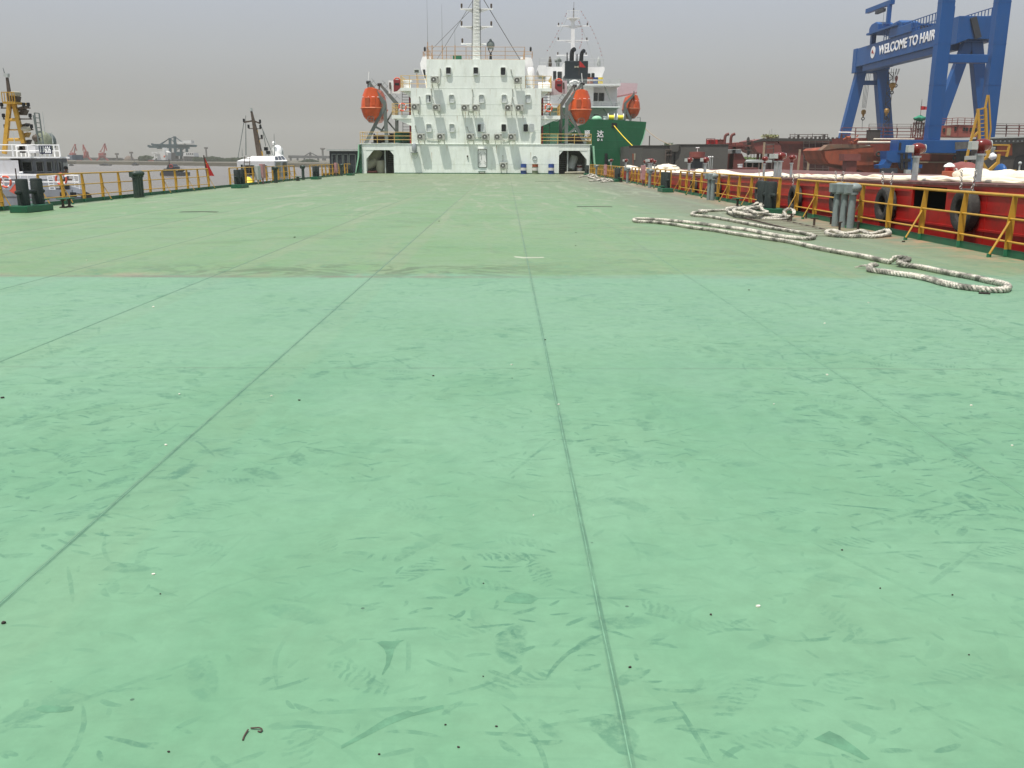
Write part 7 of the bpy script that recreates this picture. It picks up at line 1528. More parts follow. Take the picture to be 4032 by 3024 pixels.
# vertical ladder
t = thing('side_ladder', 'thin white ladder on the tug house wall behind the railing post', 'ladder', T(195, 740, 1.7)); b = B()
for x in (186, 207): b.bar(T(x, 690, 1.7), T(x + 12, 755, 1.7), .05)
obj('stringer', b, M['whiteclean'], t); b = B()
for k in range(6): b.bar(T(187 + k * 2, 696 + k * 10, 1.7), T(208 + k * 2, 696 + k * 10, 1.7), .04)
obj('rung', b, M['whiteclean'], t)
for px, lab in ((88, 'thin white pillar lamp near the left house of the tug'),): simple('deck_pillar', lab, 'post', B().cyl(T(82, 700, -1), T(84, 676, -1), .05).cyl(T(78, 680, -1), T(90, 680, -1), .06), M['whiteclean'])
t = thing('mast_lamp_pole', 'thin white pole with small cross trees at the right side of the tug', 'pole', T(295, 745, 0)); obj('pole', B().bar(T(289, 688, 0), T(298, 746, 0), .035), M['whiteclean'], t); obj('cross_tree', B().bar(T(279, 686, 0), T(294, 685, 0), .07), M['whiteclean'], t); obj('cross_tree', B().bar(T(285, 709, 0), T(298, 709, 0), .05), M['whiteclean'], t)
q0 = T(72, 760, -4.8); flag('flag', 'faded orange-red flag with yellow stars hanging at the tug, behind the left bollards', q0, [P(74, 704, Y=TY - 4.8), P(92, 712, Y=TY - 4.8), P(86, 780, Y=TY - 4.8), P(36, 752, Y=TY - 4.8)], 'flagfade', 1.2, True)
# person leaning at the wheelhouse window
q = T(253, 676, 3.2); pz = q.z - .15
def skinned(name, joints, edges, root, m, parent, sub=2):
    me = bpy.data.meshes.new(name); org = ORG[parent.name]; me.from_pydata([Vector(j[0]) - org for j in joints], edges, []); o = bpy.data.objects.new(name, me); sc.collection.objects.link(o); o.parent = parent; me.materials.append(m)
    md = o.modifiers.new('skin', 'SKIN'); 
    if not me.skin_vertices: me.skin_vertices.new() if hasattr(me.skin_vertices, 'new') else None
    sv = me.skin_vertices[0].data
    for i, j in enumerate(joints): sv[i].radius = (j[1], j[1] if len(j) < 3 else j[2]); sv[i].use_root = (i == root)
    s_ = o.modifiers.new('sub', 'SUBSURF'); s_.levels = s_.render_levels = sub; ORG[o.name] = org; return o
ps = thing('person', 'dark-haired person in a blue shirt leaning at the tug wheelhouse window', 'person', (q.x, TY + 3.2, pz - .9))
bx, by, bz = q.x, TY + 3.2, pz
J = [((bx - .18, by, bz - .9), .15, .11), ((bx - .16, by, bz - .55), .15, .11), ((bx - .08, by, bz - .2), .19, .12), ((bx - .0, by, bz + .02), .12, .1), ((bx + .08, by, bz + .14), .06), ((bx + .13, by, bz + .26), .095, .1), ((bx + .16, by, bz + .37), .08),
     ((bx - .1, by - .2, bz - .02), .07), ((bx + .02, by - .24, bz - .28), .05), ((bx + .26, by - .2, bz - .3), .038), ((bx + .34, by - .18, bz - .3), .03),
     ((bx - .08, by + .2, bz - .02), .07), ((bx + .06, by + .24, bz - .28), .05), ((bx + .28, by + .18, bz - .3), .038), ((bx + .36, by + .16, bz - .3), .03),
     ((bx - .2, by - .1, bz - 1.0), .09), ((bx - .18, by - .1, bz - 1.35), .065), ((bx - .2, by + .1, bz - 1.0), .09), ((bx - .18, by + .1, bz - 1.35), .065)]
E = [(0, 1), (1, 2), (2, 3), (3, 4), (4, 5), (5, 6), (3, 7), (7, 8), (8, 9), (9, 10), (3, 11), (11, 12), (12, 13), (13, 14), (0, 15), (15, 16), (0, 17), (17, 18)]
skinned('body', J, E, 0, M['skin'], ps)
Js = [(p, r + .018, (k[0] + .018) if k else r + .018) for p, r, *k in [J[0], J[1], J[2], J[3], J[7], J[8], J[11], J[12]]]
skinned('shirt', Js, [(0, 1), (1, 2), (2, 3), (3, 4), (4, 5), (3, 6), (6, 7)], 0, M['shirt'], ps)
obj('hair', B().sph((bx + .11, by, bz + .36), .125, .12, .11, 14, 10), M['hair'], ps, smooth=True)
obj('nose', B().sph((bx + .235, by, bz + .28), .02, .015, .025, 8, 6), M['skin'], ps, smooth=True)

# ---------------- left side: small boat with white wheelhouse ----------------
UY = 76
def U(px, py, dy=0): return P(px, py, Y=UY + dy)
bo = thing('pilot_boat', 'small boat with a white chamfered wheelhouse and a leaning brown mast beyond the left railing', 'boat', (U(1030, 700).x, UY, WZ))
C4 = lambda x, y: (900 + x * .27125, 400 + y * .27125)
def u4(x, y, dy=0): return P(*C4(x, y), Y=UY + dy)
def upoly(pts, dy=0): return [(u4(x, y, dy).x, u4(x, y, dy).z) for x, y in pts]
xl_, xr_ = u4(60, 1000).x, u4(880, 1000).x
obj('hull', B().prism([(xl_ - 1.0, UY - 5), (xr_ - .3, UY - 5), (xr_ - 3, UY + 8), (xl_ - 1.0, UY + 8)], 'z', WZ - .2, u4(0, 1150).z - 1.2), M['tugwhite'], bo)
lw = u4(120, 865).x, u4(665, 865).x, u4(855, 865, 2.5).x; zr_, zc_ = u4(0, 790).z, u4(0, 862).z; zb_ = u4(0, 1150).z - 1.2
wh = B()
wh.add([(lw[0], UY, zb_), (lw[1], UY, zb_), (lw[2], UY + 2.5, zb_), (lw[2] - 1.3, UY + 7, zb_), (lw[0] - 1.3, UY + 7, zb_), (lw[0], UY, zc_), (lw[1], UY, zc_), (lw[2], UY + 2.5, zc_), (lw[2] - 1.3, UY + 7, zc_), (lw[0] - 1.3, UY + 7, zc_)], [(0, 1, 6, 5), (1, 2, 7, 6), (2, 3, 8, 7), (3, 4, 9, 8), (4, 0, 5, 9), (0, 4, 3, 2, 1), (5, 6, 7, 8, 9)])
obj('wheelhouse', wh, M['tugwhite'], bo)
rf = B(); iz = .8
rf.add([(lw[0], UY, zc_), (lw[1], UY, zc_), (lw[2], UY + 2.5, zc_), (lw[2] - 1.3, UY + 7, zc_), (lw[0] - 1.3, UY + 7, zc_), (lw[0] + 1.0, UY + .9, zr_), (lw[1] - .2, UY + .9, zr_ - .0), (lw[2] - .5, UY + 3.0, zr_ + .1), (lw[2] - 1.6, UY + 6.2, zr_ + .1), (lw[0] + 1.0, UY + 6.2, zr_)], [(0, 1, 6, 5), (1, 2, 7, 6), (2, 3, 8, 7), (3, 4, 9, 8), (4, 0, 5, 9), (5, 6, 7, 8, 9), (4, 3, 2, 1, 0)])
obj('chamfered_roof', rf, M['whiteclean'], bo)
for k in range(3):   # roof windows in the chamfer
    A, Bp, Cp, Dp = V(lw[1], UY, zc_), V(lw[2], UY + 2.5, zc_), V(lw[2] - .5, UY + 3, zr_ + .1), V(lw[1] - .2, UY + .9, zr_)
    f = lambda u, v: A * (1 - u) * (1 - v) + Bp * u * (1 - v) + Cp * u * v + Dp * (1 - u) * v; nn = (Bp - A).cross(Dp - A).normalized() * .02; nn = nn if nn.y < 0 else -nn
    u0_, u1_ = .06 + k * .31, .32 + k * .31; q = [f(u0_, .25) + nn, f(u1_, .25) + nn, f(u1_, .85) + nn, f(u0_, .85) + nn]; obj('roof_window', B().add(q, [(0, 1, 2, 3)]), M['glass'], bo)
for x0, x1, y0, y1 in ((180, 215, 915, 1070), (240, 380, 925, 1075), (450, 560, 925, 1075)):
    a, c = u4(x0, y0), u4(x1, y1); w_ = obj('window', B().box(a.x - .04, c.x + .04, UY - .04, UY, c.z - .04, a.z + .04), M['greylight'], bo); obj('pane', B().box(a.x, c.x, UY - .06, UY - .041, c.z, a.z), M['glass'], w_)
a, c = u4(700, 880), u4(750, 1080); Aa, Bb = V(lw[1], UY, 0), V(lw[2], UY + 2.5, 0)
for u0_, u1_, m_ in ((.12, .42, 'beige'), (.62, .9, 'glass')): q0, q1 = Aa + (Bb - Aa) * u0_, Aa + (Bb - Aa) * u1_; o_ = V(.05, -.05, 0); obj('side_window', B().add([q0 + o_ + V(0, 0, c.z), q1 + o_ + V(0, 0, c.z), q1 + o_ + V(0, 0, a.z), q0 + o_ + V(0, 0, a.z)], [(0, 1, 2, 3)]), M[m_], bo)
obj('front_ladder', B().bar(u4(235, 795, -.3), u4(212, 1160, -.3), .05).bar(u4(312, 795, -.3), u4(290, 1160, -.3), .05), M['mastbrown'], bo); b = B()
for k in range(7): b.bar(u4(232 - k * 3, 825 + k * 55, -.3), u4(310 - k * 3, 825 + k * 55, -.3), .045)
obj('ladder_rung', b, M['mastbrown'], bo)
mb = thing('boat_mast', 'leaning brown mast with cross tree and stay wires on the white wheelhouse boat', 'mast', u4(450, 790, 3))
def u3(x, y): return u4(x, y, 3)
obj('mast_column', B().bar(u3(455, 790), u3(385, 400), .42, .4, up=(0, 1, 0), w2=.3, h2=.3).bar(u3(385, 400), u3(332, 140), .29, .28, up=(0, 1, 0), w2=.14, h2=.14), M['mastbrown'], mb)
obj('top_lamp', B().cyl(u3(326, 140), u3(324, 95), .12, n=10), M['greylight'], mb, smooth=True)
for p_, q_ in (((350, 280), (220, 300)), ((350, 275), (462, 318)), ((290, 392), (475, 394)), ((430, 540), (498, 540))): obj('cross_tree', B().bar(u3(*p_), u3(*q_), .12 if p_[1] < 300 else .06), M['mastbrown'], mb)
for x, y in ((224, 300), (458, 312), (291, 385), (462, 388), (482, 533)): obj('lamp', B().cyl(u3(x, y), u3(x, y) + V(0, 0, .28), .09, n=8), M['black'], mb, smooth=True)
for p_, q_ in (((222, 310), (137, 820)), ((458, 320), (660, 810)), ((500, 430), (540, 650))): obj('stay', B().cyl(u3(*p_), u3(*q_), .03, n=5), M['grey'], mb)
obj('mast_fittings', B().cyl(u3(400, 410), u3(405, 480), .12).cyl(u3(435, 560), u3(440, 640), .1).cyl(u3(470, 720), u3(480, 790), .14), M['mast'], mb)
for x, y0, y1, r_, lab in ((248, 200, 780, .03, 'tall whip antenna left of the leaning mast'), (660, 470, 790, .025, 'whip antenna above the white radome'), (195, 680, 790, .02, 'short whip antenna at the left roof end of the white wheelhouse'), (768, 655, 770, .025, 'slanted whip antenna at the right roof end of the white wheelhouse')): simple('whip_antenna', lab, 'antenna', B().cyl(u4(x + (8 if y1 > 780 and x == 660 else 20 if x == 768 else 5), y1, 3), u4(x, y0, 3), r_ * 1.6, r_ * .6, n=6), M['grey'], 'whip antennas on the white wheelhouse')
q = u4(712, 745, 4); t = thing('radome', 'white rounded radome on the roof of the white wheelhouse', 'radome', q); obj('dome', B().lathe(q + V(0, 0, -.45), [(.3, 0), (.47, .1), (.5, .5), (.42, .85), (.2, 1.05), (.02, 1.1)], 18), M['whiteclean'], t, smooth=True); obj('pedestal', B().cyl(q + V(0, 0, -.8), q + V(0, 0, -.45), .2), M['greylight'], t)
for x, y, lab in ((655, 605, 'small white globe camera on a bent arm above the roof'), (545, 690, 'dark stubby lamp on the wheelhouse roof'), (580, 745, 'black square roof lamp beside the stubby lamp')):
    q = u4(x, y, 3.5); t = thing('roof_fitting', lab, 'roof fitting', u4(x, 790, 3.5), 'roof fittings of the white wheelhouse'); obj('stem', B().cyl(u4(x - (25 if 'globe' in lab else 0), 790, 3.5), q, .035, n=6), M['greylight'], t); obj('head', B().sph(q, .14, .14, .17) if 'globe' in lab else B().box(q.x - .15, q.x + .15, q.y - .1, q.y + .1, q.z - .12, q.z + .16), M['whiteclean'] if 'globe' in lab else M['black'], t, smooth='globe' in lab)
q = u4(290, 1180, -4); simple('yellow_buoy', 'yellow cone buoy on the foredeck of the white wheelhouse boat', 'buoy', B().lathe(q + V(0, 0, -.2), [(.6, 0), (.5, .2), (.15, .6), (.02, .65)], 14), M['winch'], smooth=True)
# red flag on a leaning staff
fx = XL - .4
a0, a1 = P(861, 700, X=fx), P(802, 611, X=fx - .0)
yq = P(845, 700, X=fx).y
bs = P(822, 735, Y=yq); tp = P(802, 611, Y=yq)
flag('flag', 'dark red flag with stars drooping from a leaning black staff at the left railing', bs, [P(805, 618, Y=yq), P(822, 652, Y=yq), P(845, 693, Y=yq), P(814, 692, Y=yq)], 'flagred', (tp - bs).length, True, lean=(tp - bs), pr=.035)

# ---------------- far bank ----------------
C2 = lambda x, y: (260 + x * .27125, 500 + y * .27125)
FYB = 880
def f4(x, y, Y=FYB): return P(*C2(x, y), Y=Y)
zg = WZ + 2.2
def portal(lab, cx, base_y, pts_boom, pts_back, house, Y, m='farred', s=1):
    t = thing('portal_crane', lab, 'crane', (f4(cx, 500, Y).x, Y, zg), 'red level-luffing portal cranes on the far bank')
    q = f4(cx, 480, Y)
    obj('portal', B().bar((q.x - 5.5, Y, zg), (q.x - 2, Y, f4(0, 440, Y).z), 1.2).bar((q.x + 5.5, Y, zg), (q.x + 2, Y, f4(0, 440, Y).z), 1.2).box(q.x - 2.6, q.x + 2.6, Y - 2, Y + 2, f4(0, 445, Y).z, f4(0, 415, Y).z), M[m], t)
    x0, y0, x1, y1 = house; a, c = f4(x0, y0, Y), f4(x1, y1, Y); obj('machine_house', B().box(a.x, c.x, Y - 3, Y + 3, c.z, a.z), M[m], t)
    for pp in pts_boom:
        b = B()
        for p_, q_ in zip(pp, pp[1:]): b.bar(f4(*p_, Y), f4(*q_, Y), .75 * s, .8)
        obj('boom', b, M[m], t)
    b = B()
    for p_, q_ in zip(pts_back, pts_back[1:]): b.bar(f4(*p_, Y), f4(*q_, Y), .55, .55)
    obj('back_stay', b, M[m], t)
portal('leftmost of the three red portal cranes on the far bank', 104, 500, [[(120, 380), (140, 250)], [(130, 250), (155, 345)], [(125, 350), (140, 250)]], [(128, 248), (85, 345), (60, 365), (95, 372), (110, 385)], (65, 380, 130, 415), FYB + 60)
portal('middle red portal crane on the far bank with its boom folded upward', 292, 500, [[(285, 370), (250, 255)], [(248, 255), (247, 345)]], [(252, 262), (290, 340), (300, 355)], (270, 355, 312, 418), FYB + 40)
portal('rightmost and nearest red portal crane on the far bank', 530, 540, [[(550, 375), (568, 240)], [(560, 238), (592, 345)], [(580, 300), (592, 345)]], [(560, 240), (520, 330), (490, 360), (520, 362), (535, 375)], (487, 378, 565, 415), FYB + 20)
# bridge-type ship unloader
UYB = FYB - 40
t = thing('ship_unloader', 'large dark teal ship unloader with a double boom over the moored bulk ship', 'crane', (f4(1580, 500, UYB).x, UYB, zg))
def fu(x, y): return f4(x, y, UYB)
for p_, q_, w_ in (((1508, 160), (1522, 560), 1.9), ((1578, 135), (1595, 560), 1.9), ((1670, 290), (1672, 560), 1.9), ((1752, 260), (1755, 365), 1.9)): obj('tower_leg', B().bar(fu(*p_), fu(*q_), w_, w_), M['farblue'], t)
for p_, q_ in (((1205, 285), (1790, 300)), ((1255, 262), (1880, 275))): obj('boom', B().bar(fu(*p_), fu(*q_), 2.0, 2.0), M['farblue'], t)
for p_, q_ in (((1508, 165), (1340, 265)), ((1500, 165), (1380, 258)), ((1508, 165), (1620, 260)), ((1578, 140), (1740, 260)), ((1578, 140), (1508, 170)), ((1760, 270), (1660, 360)), ((1600, 340), (1670, 300))): obj('stay', B().bar(fu(*p_), fu(*q_), .6, .6), M['farblue'], t)
obj('boom_tip', B().bar(fu(1205, 262), fu(1205, 290), 2).bar(fu(1253, 238), fu(1253, 262), 1.6).bar(fu(1878, 262), fu(1878, 285), 2.2), M['farblue'], t)
for x0, y0, x1, y1, m_ in ((1720, 195, 1840, 240, 'farwhite'), (1635, 215, 1720, 245, 'farwhite'), (1610, 360, 1700, 420, 'farblue'), (1520, 370, 1620, 500, 'fardark'), (1340, 295, 1370, 318, 'farblue')): a, c = fu(x0, y0), fu(x1, y1); obj('machine_house', B().box(a.x, c.x, UYB - 4, UYB + 4, c.z, a.z), M[m_], t)
# bulk ship and work vessels
t = thing('bulk_ship', 'moored bulk ship with a dull red bow and white cranes below the unloader', 'ship', (f4(1350, 560, UYB - 20).x, UYB - 20, WZ))
pp = lambda pts, Y: [(f4(x, y, Y).x, f4(x, y, Y).z) for x, y in pts]
obj('hull', B().prism(pp([(1192, 472), (1280, 474), (1290, 480), (1600, 480), (1600, 566), (1200, 566)], UYB - 20), 'y', UYB - 20, UYB - 8), M['fardark'], t)
obj('bow_paint', B().prism(pp([(1195, 480), (1275, 478), (1275, 566), (1200, 566)], UYB - 20), 'y', UYB - 20.4, UYB - 20.02), M['redprimer'], t)
obj('superstructure', B().prism(pp([(1340, 360), (1400, 352), (1400, 300), (1415, 300), (1440, 350), (1480, 370), (1480, 480), (1330, 480), (1330, 420), (1300, 415), (1300, 400), (1340, 395)], UYB - 18), 'y', UYB - 18, UYB - 10), M['farwhite'], t)
obj('cargo_gear', B().bar(f4(1245, 372, UYB - 19), f4(1345, 372, UYB - 19), 1.2).bar(f4(1285, 372, UYB - 19), f4(1285, 475, UYB - 19), 1.0).bar(f4(1320, 440, UYB - 19), f4(1260, 470, UYB - 19), .9), M['farwhite'], t)
a, c = f4(1400, 330, UYB - 21), f4(1440, 410, UYB - 21); obj('funnel', B().box(a.x, c.x, UYB - 21, UYB - 19, c.z, a.z), M['farwhite'], t); a, c = f4(1415, 415, UYB - 21.5), f4(1440, 445, UYB - 21.5); obj('orange_lifeboat', B().sph(((a.x + c.x) / 2, UYB - 21.5, (a.z + c.z) / 2), (c.x - a.x) / 2, 1, (a.z - c.z) / 2), M['orange'], t)
t = thing('aft_house_ship', 'broad white and grey ship house right of the unloader legs', 'ship', (f4(1780, 500, UYB - 10).x, UYB - 10, WZ))
obj('lower_house', B().prism(pp([(1700, 420), (1862, 425), (1865, 566), (1700, 566)], UYB - 12), 'y', UYB - 12, UYB), M['farbuild'], t)
obj('white_house', B().prism(pp([(1705, 372), (1850, 375), (1860, 428), (1700, 424)], UYB - 13), 'y', UYB - 13, UYB), M['farwhite'], t)
for k in range(4): a, c = f4(1745 + k * 28, 380, UYB - 13), f4(1763 + k * 28, 402, UYB - 13); obj('window', B().box(a.x, c.x, UYB - 13.2, UYB - 13.02, c.z, a.z), M['fardark'], t)
for k in range(4): a, c = f4(1722 + k * 36, 470, UYB - 12), f4(1740 + k * 36, 492, UYB - 12); obj('window', B().box(a.x, c.x, UYB - 12.2, UYB - 12.02, c.z, a.z), M['fardark'], t)
obj('stern', B().prism(pp([(1560, 470), (1700, 460), (1700, 566), (1560, 566)], UYB - 11), 'y', UYB - 11, UYB), M['fardark'], t)
# work boat in mid stream
WB = 300
t = thing('work_boat', 'dark work boat with a low black deck barge in mid river', 'boat', (P(670, 680, Y=WB).x, WB, WZ))
wb_ = lambda pts, Y: [(P(*C2(x, y), Y=Y).x, P(*C2(x, y), Y=Y).z) for x, y in pts]
h = wb_([(1358, 625), (1375, 618), (1660, 622), (1662, 668), (1640, 675), (1370, 675), (1358, 655)], WB); zoff = WZ - min(z for x, z in h) - .1
obj('hull', B().prism([(x, z + zoff) for x, z in h], 'y', WB, WB + 9), M['dkblue'], t)
obj('upper_deck', B().prism([(x, z + zoff) for x, z in wb_([(1395, 590), (1420, 565), (1600, 570), (1620, 590), (1610, 600), (1590, 618), (1410, 618), (1395, 600)], WB + 1)], 'y', WB + 1, WB + 8), M['dkblue'], t)
obj('wheelhouse', B().prism([(x, z + zoff) for x, z in wb_([(1455, 555), (1470, 520), (1490, 500), (1530, 505), (1545, 530), (1570, 540), (1570, 570), (1455, 570)], WB + 2)], 'y', WB + 2, WB + 7), M['dkblue'], t)
obj('deck_lip', B().prism([(x, z + zoff) for x, z in wb_([(1395, 588), (1618, 590), (1618, 597), (1395, 597)], WB + .8)], 'y', WB + .8, WB + .99), M['greylight'], t)
obj('mast', B().cyl(P(*C2(1495, 500), Y=WB + 4) + V(0, 0, zoff), P(*C2(1490, 430), Y=WB + 4) + V(0, 0, zoff), .15), M['mastbrown'], t); q = P(*C2(1520, 530), Y=WB + 1.5) + V(0, 0, zoff); obj('red_ring', B().torus(q, .5, .15, 'y', 14, 6), M['farred'], t)
for x0, x1, y0, yb_, Y, lab in ((475, 630, 540, 570, 640, 'small dark barge on the far water below the right portal crane'), (950, 1018, 530, 566, 660, 'tiny brown boat on the far water by the ore heap'), (40, 66, 545, 566, 620, 'tiny dark buoy boat at the far left of the river')):
    pts = wb_([(x0, y0 + 8), (x0 + (x1 - x0) * .15, yb_), (x1 - (x1 - x0) * .1, yb_), (x1, y0 + 12), (x0 + (x1 - x0) * .6, y0 + 10), (x0 + (x1 - x0) * .55, y0 - 2), (x0 + (x1 - x0) * .35, y0 - 4), (x0 + (x1 - x0) * .3, y0 + 9)], Y); zo = WZ - min(z for x, z in pts) - .1
    t = thing('river_boat', lab, 'boat', (pts[0][0], Y, WZ), 'small boats on the far water'); obj('hull', B().prism([(x, z + zo) for x, z in pts], 'y', Y, Y + 5), M['fardark'], t); mx = sum(x for x, z in pts) / len(pts); mz = max(z for x, z in pts) + zo; obj('mast', B().cyl((mx, Y + 2, mz - .3), (mx, Y + 2, mz + 1.5), .12), M['fardark'], t)
# sheds, ore heaps and quay wall
def build(lab, pts, Y, m, dep=20, name='warehouse', cat='building', roof=None):
    p_ = pp(pts, Y); mz = min(z for x, z in p_); t = thing(name, lab, cat, (p_[0][0], Y, mz), 'buildings on the far bank'); obj('wall', B().prism(p_, 'y', Y, Y + dep), M[m], t)
    x0, x1 = min(x for x, z in p_), max(x for x, z in p_); zt_ = max(z for x, z in p_); zh = zt_ - mz
    obj('roof', B().box(x0 - .6, x1 + .6, Y - .6, Y + dep, zt_ + .01, zt_ + .5), M['fardark'], t)
    n_ = max(2, int((x1 - x0) / 9)); 
    for k in range(min(n_, 8)): xx = x0 + (x1 - x0) * (k + .5) / min(n_, 8); obj('door', B().box(xx - 1.4, xx + 1.4, Y - .15, Y - .01, mz + .1, mz + zh * .45), M['fardark'], t)
build('long low dark shed under the left portal cranes', [(130, 450), (480, 455), (480, 540), (130, 540)], FYB + 100, 'farbuild')
build('wide warehouse right of the rightmost portal crane', [(560, 455), (705, 458), (705, 535), (560, 535)], FYB + 80, 'farbuild')
build('small yellowish shed on the far quay', [(880, 475), (940, 475), (940, 530), (880, 530)], FYB + 60, 'beige')
build('low brown store between the warehouse and the yellowish shed', [(700, 470), (880, 478), (880, 535), (700, 535)], FYB + 90, 'farbrown')
build('low dark store left of the tall grove', [(945, 480), (1070, 485), (1070, 540), (945, 540)], FYB + 80, 'farbuild')
build('low shed at the foot of the right tree line', [(1870, 505), (1975, 510), (1975, 545), (1870, 545)], FYB - 60, 'farbuild')
q = f4(920, 475, FYB + 50); b = B().sph((q.x, FYB + 50, q.z - 2), 5.5, 5, 6, 14, 8); b.v = [p + (p - q) * .12 * noise.noise(p * .3) for p in b.v]; simple('ore_heap', 'round brown heap above the yellowish shed', 'heap', b, M['farbrown'], smooth=True)
a, c = f4(-400, 520, FYB - 5), f4(1900, 550, FYB - 5); simple('quay_wall', 'long dark quay wall along the far bank waterline', 'quay wall', B().box(a.x, c.x, FYB - 4, FYB, WZ - .2, f4(0, 530, FYB).z).box(a.x, c.x, FYB - 4.5, FYB - 4.01, WZ - .1, WZ + .8), M['fardark'])
for x, top, lab in ((745, 405, 'thin dark mast on the far bank'), (955, 385, 'lamp tower left of the ore heap'), (2043, 318, 'tall pale chimney above the right tree line')):
    q = f4(x, 480, FYB + 30); zt_ = f4(x, top, FYB + 30).z; t = thing('far_tower', lab, 'tower', (q.x, FYB + 30, zg), 'towers on the far bank'); obj('shaft', B().cyl((q.x, FYB + 30, zg), (q.x, FYB + 30, zt_), .9, .6, n=10), M['farbuild'], t); obj('head', B().cyl((q.x, FYB + 30, zt_), (q.x, FYB + 30, zt_ + 1.6), 1.8, n=12), M['farbuild'], t)
# wooded far bank: individual trees in front, a wood behind
def grove(label, x0, x1, ytop, Y, n, seed, hvar=.25, m='foliage', xf=C2):
    rs = random.Random(seed)
    b = B(); tk = B()
    for k in range(n):
        u = rs.random(); px = x0 + (x1 - x0) * u; yt = ytop(u) + rs.uniform(0, 1) * 22 * hvar * 2
        q = P(*xf(px, yt), Y=Y + rs.uniform(0, 30)); h = q.z - WZ - 1.5; wd = h * rs.uniform(.5, .8)
        leafclump(b, V(q.x, q.y, WZ + 1.5 + h * .55), V(wd * .55, wd * .5, h * .5), 200, h * .085, rs); tk.cyl((q.x, q.y, WZ + .5), (q.x, q.y, WZ + h * .5), h * .03, n=5)
    o = obj('far_wood', b, M[m]); tag(o, label, 'wood', None, 'stuff'); obj('trunks', tk, M['bark'], o); return o
grove('dense dark grove behind the moored bulk ship on the far bank', 1065, 1300, lambda u: 412 + 30 * abs(u - .4), FYB - 30, 46, 1)
grove('long far wood running right behind the red flag to the white wheelhouse boat', 1860, 2700, lambda u: 428 + 22 * u + 8 * math.sin(u * 14), FYB - 90, 130, 2)
C4f = lambda x, y: (900 + x * .27125, 400 + y * .27125)
grove('far wood between the white wheelhouse boat and the dark steel hull', 830, 1500, lambda u: 850 + 25 * math.sin(u * 9) + 10 * u, FYB - 130, 95, 3, xf=C4f)
# distant bridge with a triangular pylon
YBR = 1150
def g4(x, y): return P(*C4f(x, y), Y=YBR)
t = thing('cable_bridge', 'distant flat bridge with a triangular pylon seen above the far wood', 'bridge', (g4(1180, 800).x, YBR, g4(0, 880).z))
obj('bridge_deck', B().bar(g4(870, 800), g4(1500, 808), 3, 3.2), M['fardark'], t)
for p_, q_ in (((1185, 740), (1175, 805)), ((1185, 740), (1198, 805))): obj('pylon', B().bar(g4(*p_), g4(*q_), 1.6), M['fardark'], t)
for p_, q_ in (((1185, 740), (1095, 795)), ((1185, 740), (1300, 795))): obj('stay', B().bar(g4(*p_), g4(*q_), 1.1), M['fardark'], t)
for x in (900, 1000, 1100, 1300, 1400): obj('pier', B().bar(g4(x, 804), V(g4(x, 804).x, YBR, WZ), 2.0), M['fardark'], t)
obj('toll_block', B().prism([(g4(x, y).x, g4(x, y).z) for x, y in ((878, 800), (880, 790), (915, 788), (930, 800))], 'y', YBR - 3, YBR + 3), M['fardark'], t)
q = g4(1365, 690); t = thing('far_tower', 'round-headed water tower above the distant bridge', 'tower', (q.x, YBR, WZ), 'towers on the far bank'); obj('shaft', B().cyl((q.x, YBR, WZ + 1), (q.x, YBR, q.z - 1), 1.2, n=10), M['farbuild'], t); obj('head', B().lathe((q.x, YBR, q.z - 1), [(1.2, 0), (3.2, 1.2), (3.2, 2.2), (1, 2.8)], 14), M['farbuild'], t)
# dark vessel moored ahead on the left
YV = 118
a, c = P(*C4f(1462, 705), Y=YV), P(*C4f(1900, 705), Y=YV); t = thing('dark_vessel', 'dark blue-grey steel vessel side with framed panels left of the deckhouse', 'vessel', (a.x, YV, WZ))
obj('side_wall', B().prism([(P(*C4f(x, y), Y=YV).x, P(*C4f(x, y), Y=YV).z) for x, y in ((1462, 712), (1900, 712), (1900, 1040), (1475, 1040))], 'y', YV, YV + 14), M['dkblue'], t)
obj('top_edge', B().bar(a + V(-.3, -.1, 0), c + V(0, -.1, 0), .3, .22), M['greylight'], t)
for x0, x1 in ((1502, 1572), (1582, 1660), (1672, 1740), (1750, 1850)):
    p0, p1 = P(*C4f(x0, 765), Y=YV), P(*C4f(x1, 1010), Y=YV); b = B().bar(p0, V(p1.x, YV, p0.z), .1, .12).bar(p0, V(p0.x, YV, p1.z), .1, .12).bar(V(p1.x, YV, p0.z), V(p1.x, YV, p1.z), .1, .12); b.v = [q + V(0, -.06, 0) for q in b.v]; obj('panel_frame', b, M['grey'], t)
obj('vessel_hull', B().box(a.x - 1, c.x + .6, YV - .5, YV + 15, WZ - .2, P(*C4f(0, 1035), Y=YV).z), M['black'], t)

# ---------------- small things lying on the deck ----------------
def chip(px, py, m, s, lab, grp, kind='paint_chip', cat='chip'):
    s *= .68
    q = P(px, py, z=0); r_ = random.Random(int(px * 7 + py)); n = 6; pts = [(q.x + s * math.cos(k * 6.283 / n) * r_.uniform(.5, 1.2), q.y + s * .7 * math.sin(k * 6.283 / n) * r_.uniform(.5, 1.2)) for k in range(n)]
    b = B().prism(pts, 'z', .001, .001 + s * .5); b.v = [V(p.x, p.y, p.z + r_.uniform(0, s * .3) if p.z > .002 else p.z) for p in b.v]
    tag(obj(kind, b, M[m]), lab, cat, grp)
for px, py, s in ((604, 2263, .010), (652, 1754, .014), (707, 1553, .012), (1068, 1560, .012), (603, 1210, .02), (2199, 1594, .012), (2014, 1437, .014), (3258, 1477, .016), (3046, 1592, .01), (2985, 2390, .014), (3985, 1756, .012), (2100, 2030, .006), (3824, 1598, .012), (3247, 1274, .014), (3420, 1192, .014), (342, 1025, .02)):
    chip(px, py, 'chip', s, 'small pale paint chip lying on the green deck', 'pale paint chips on the deck')
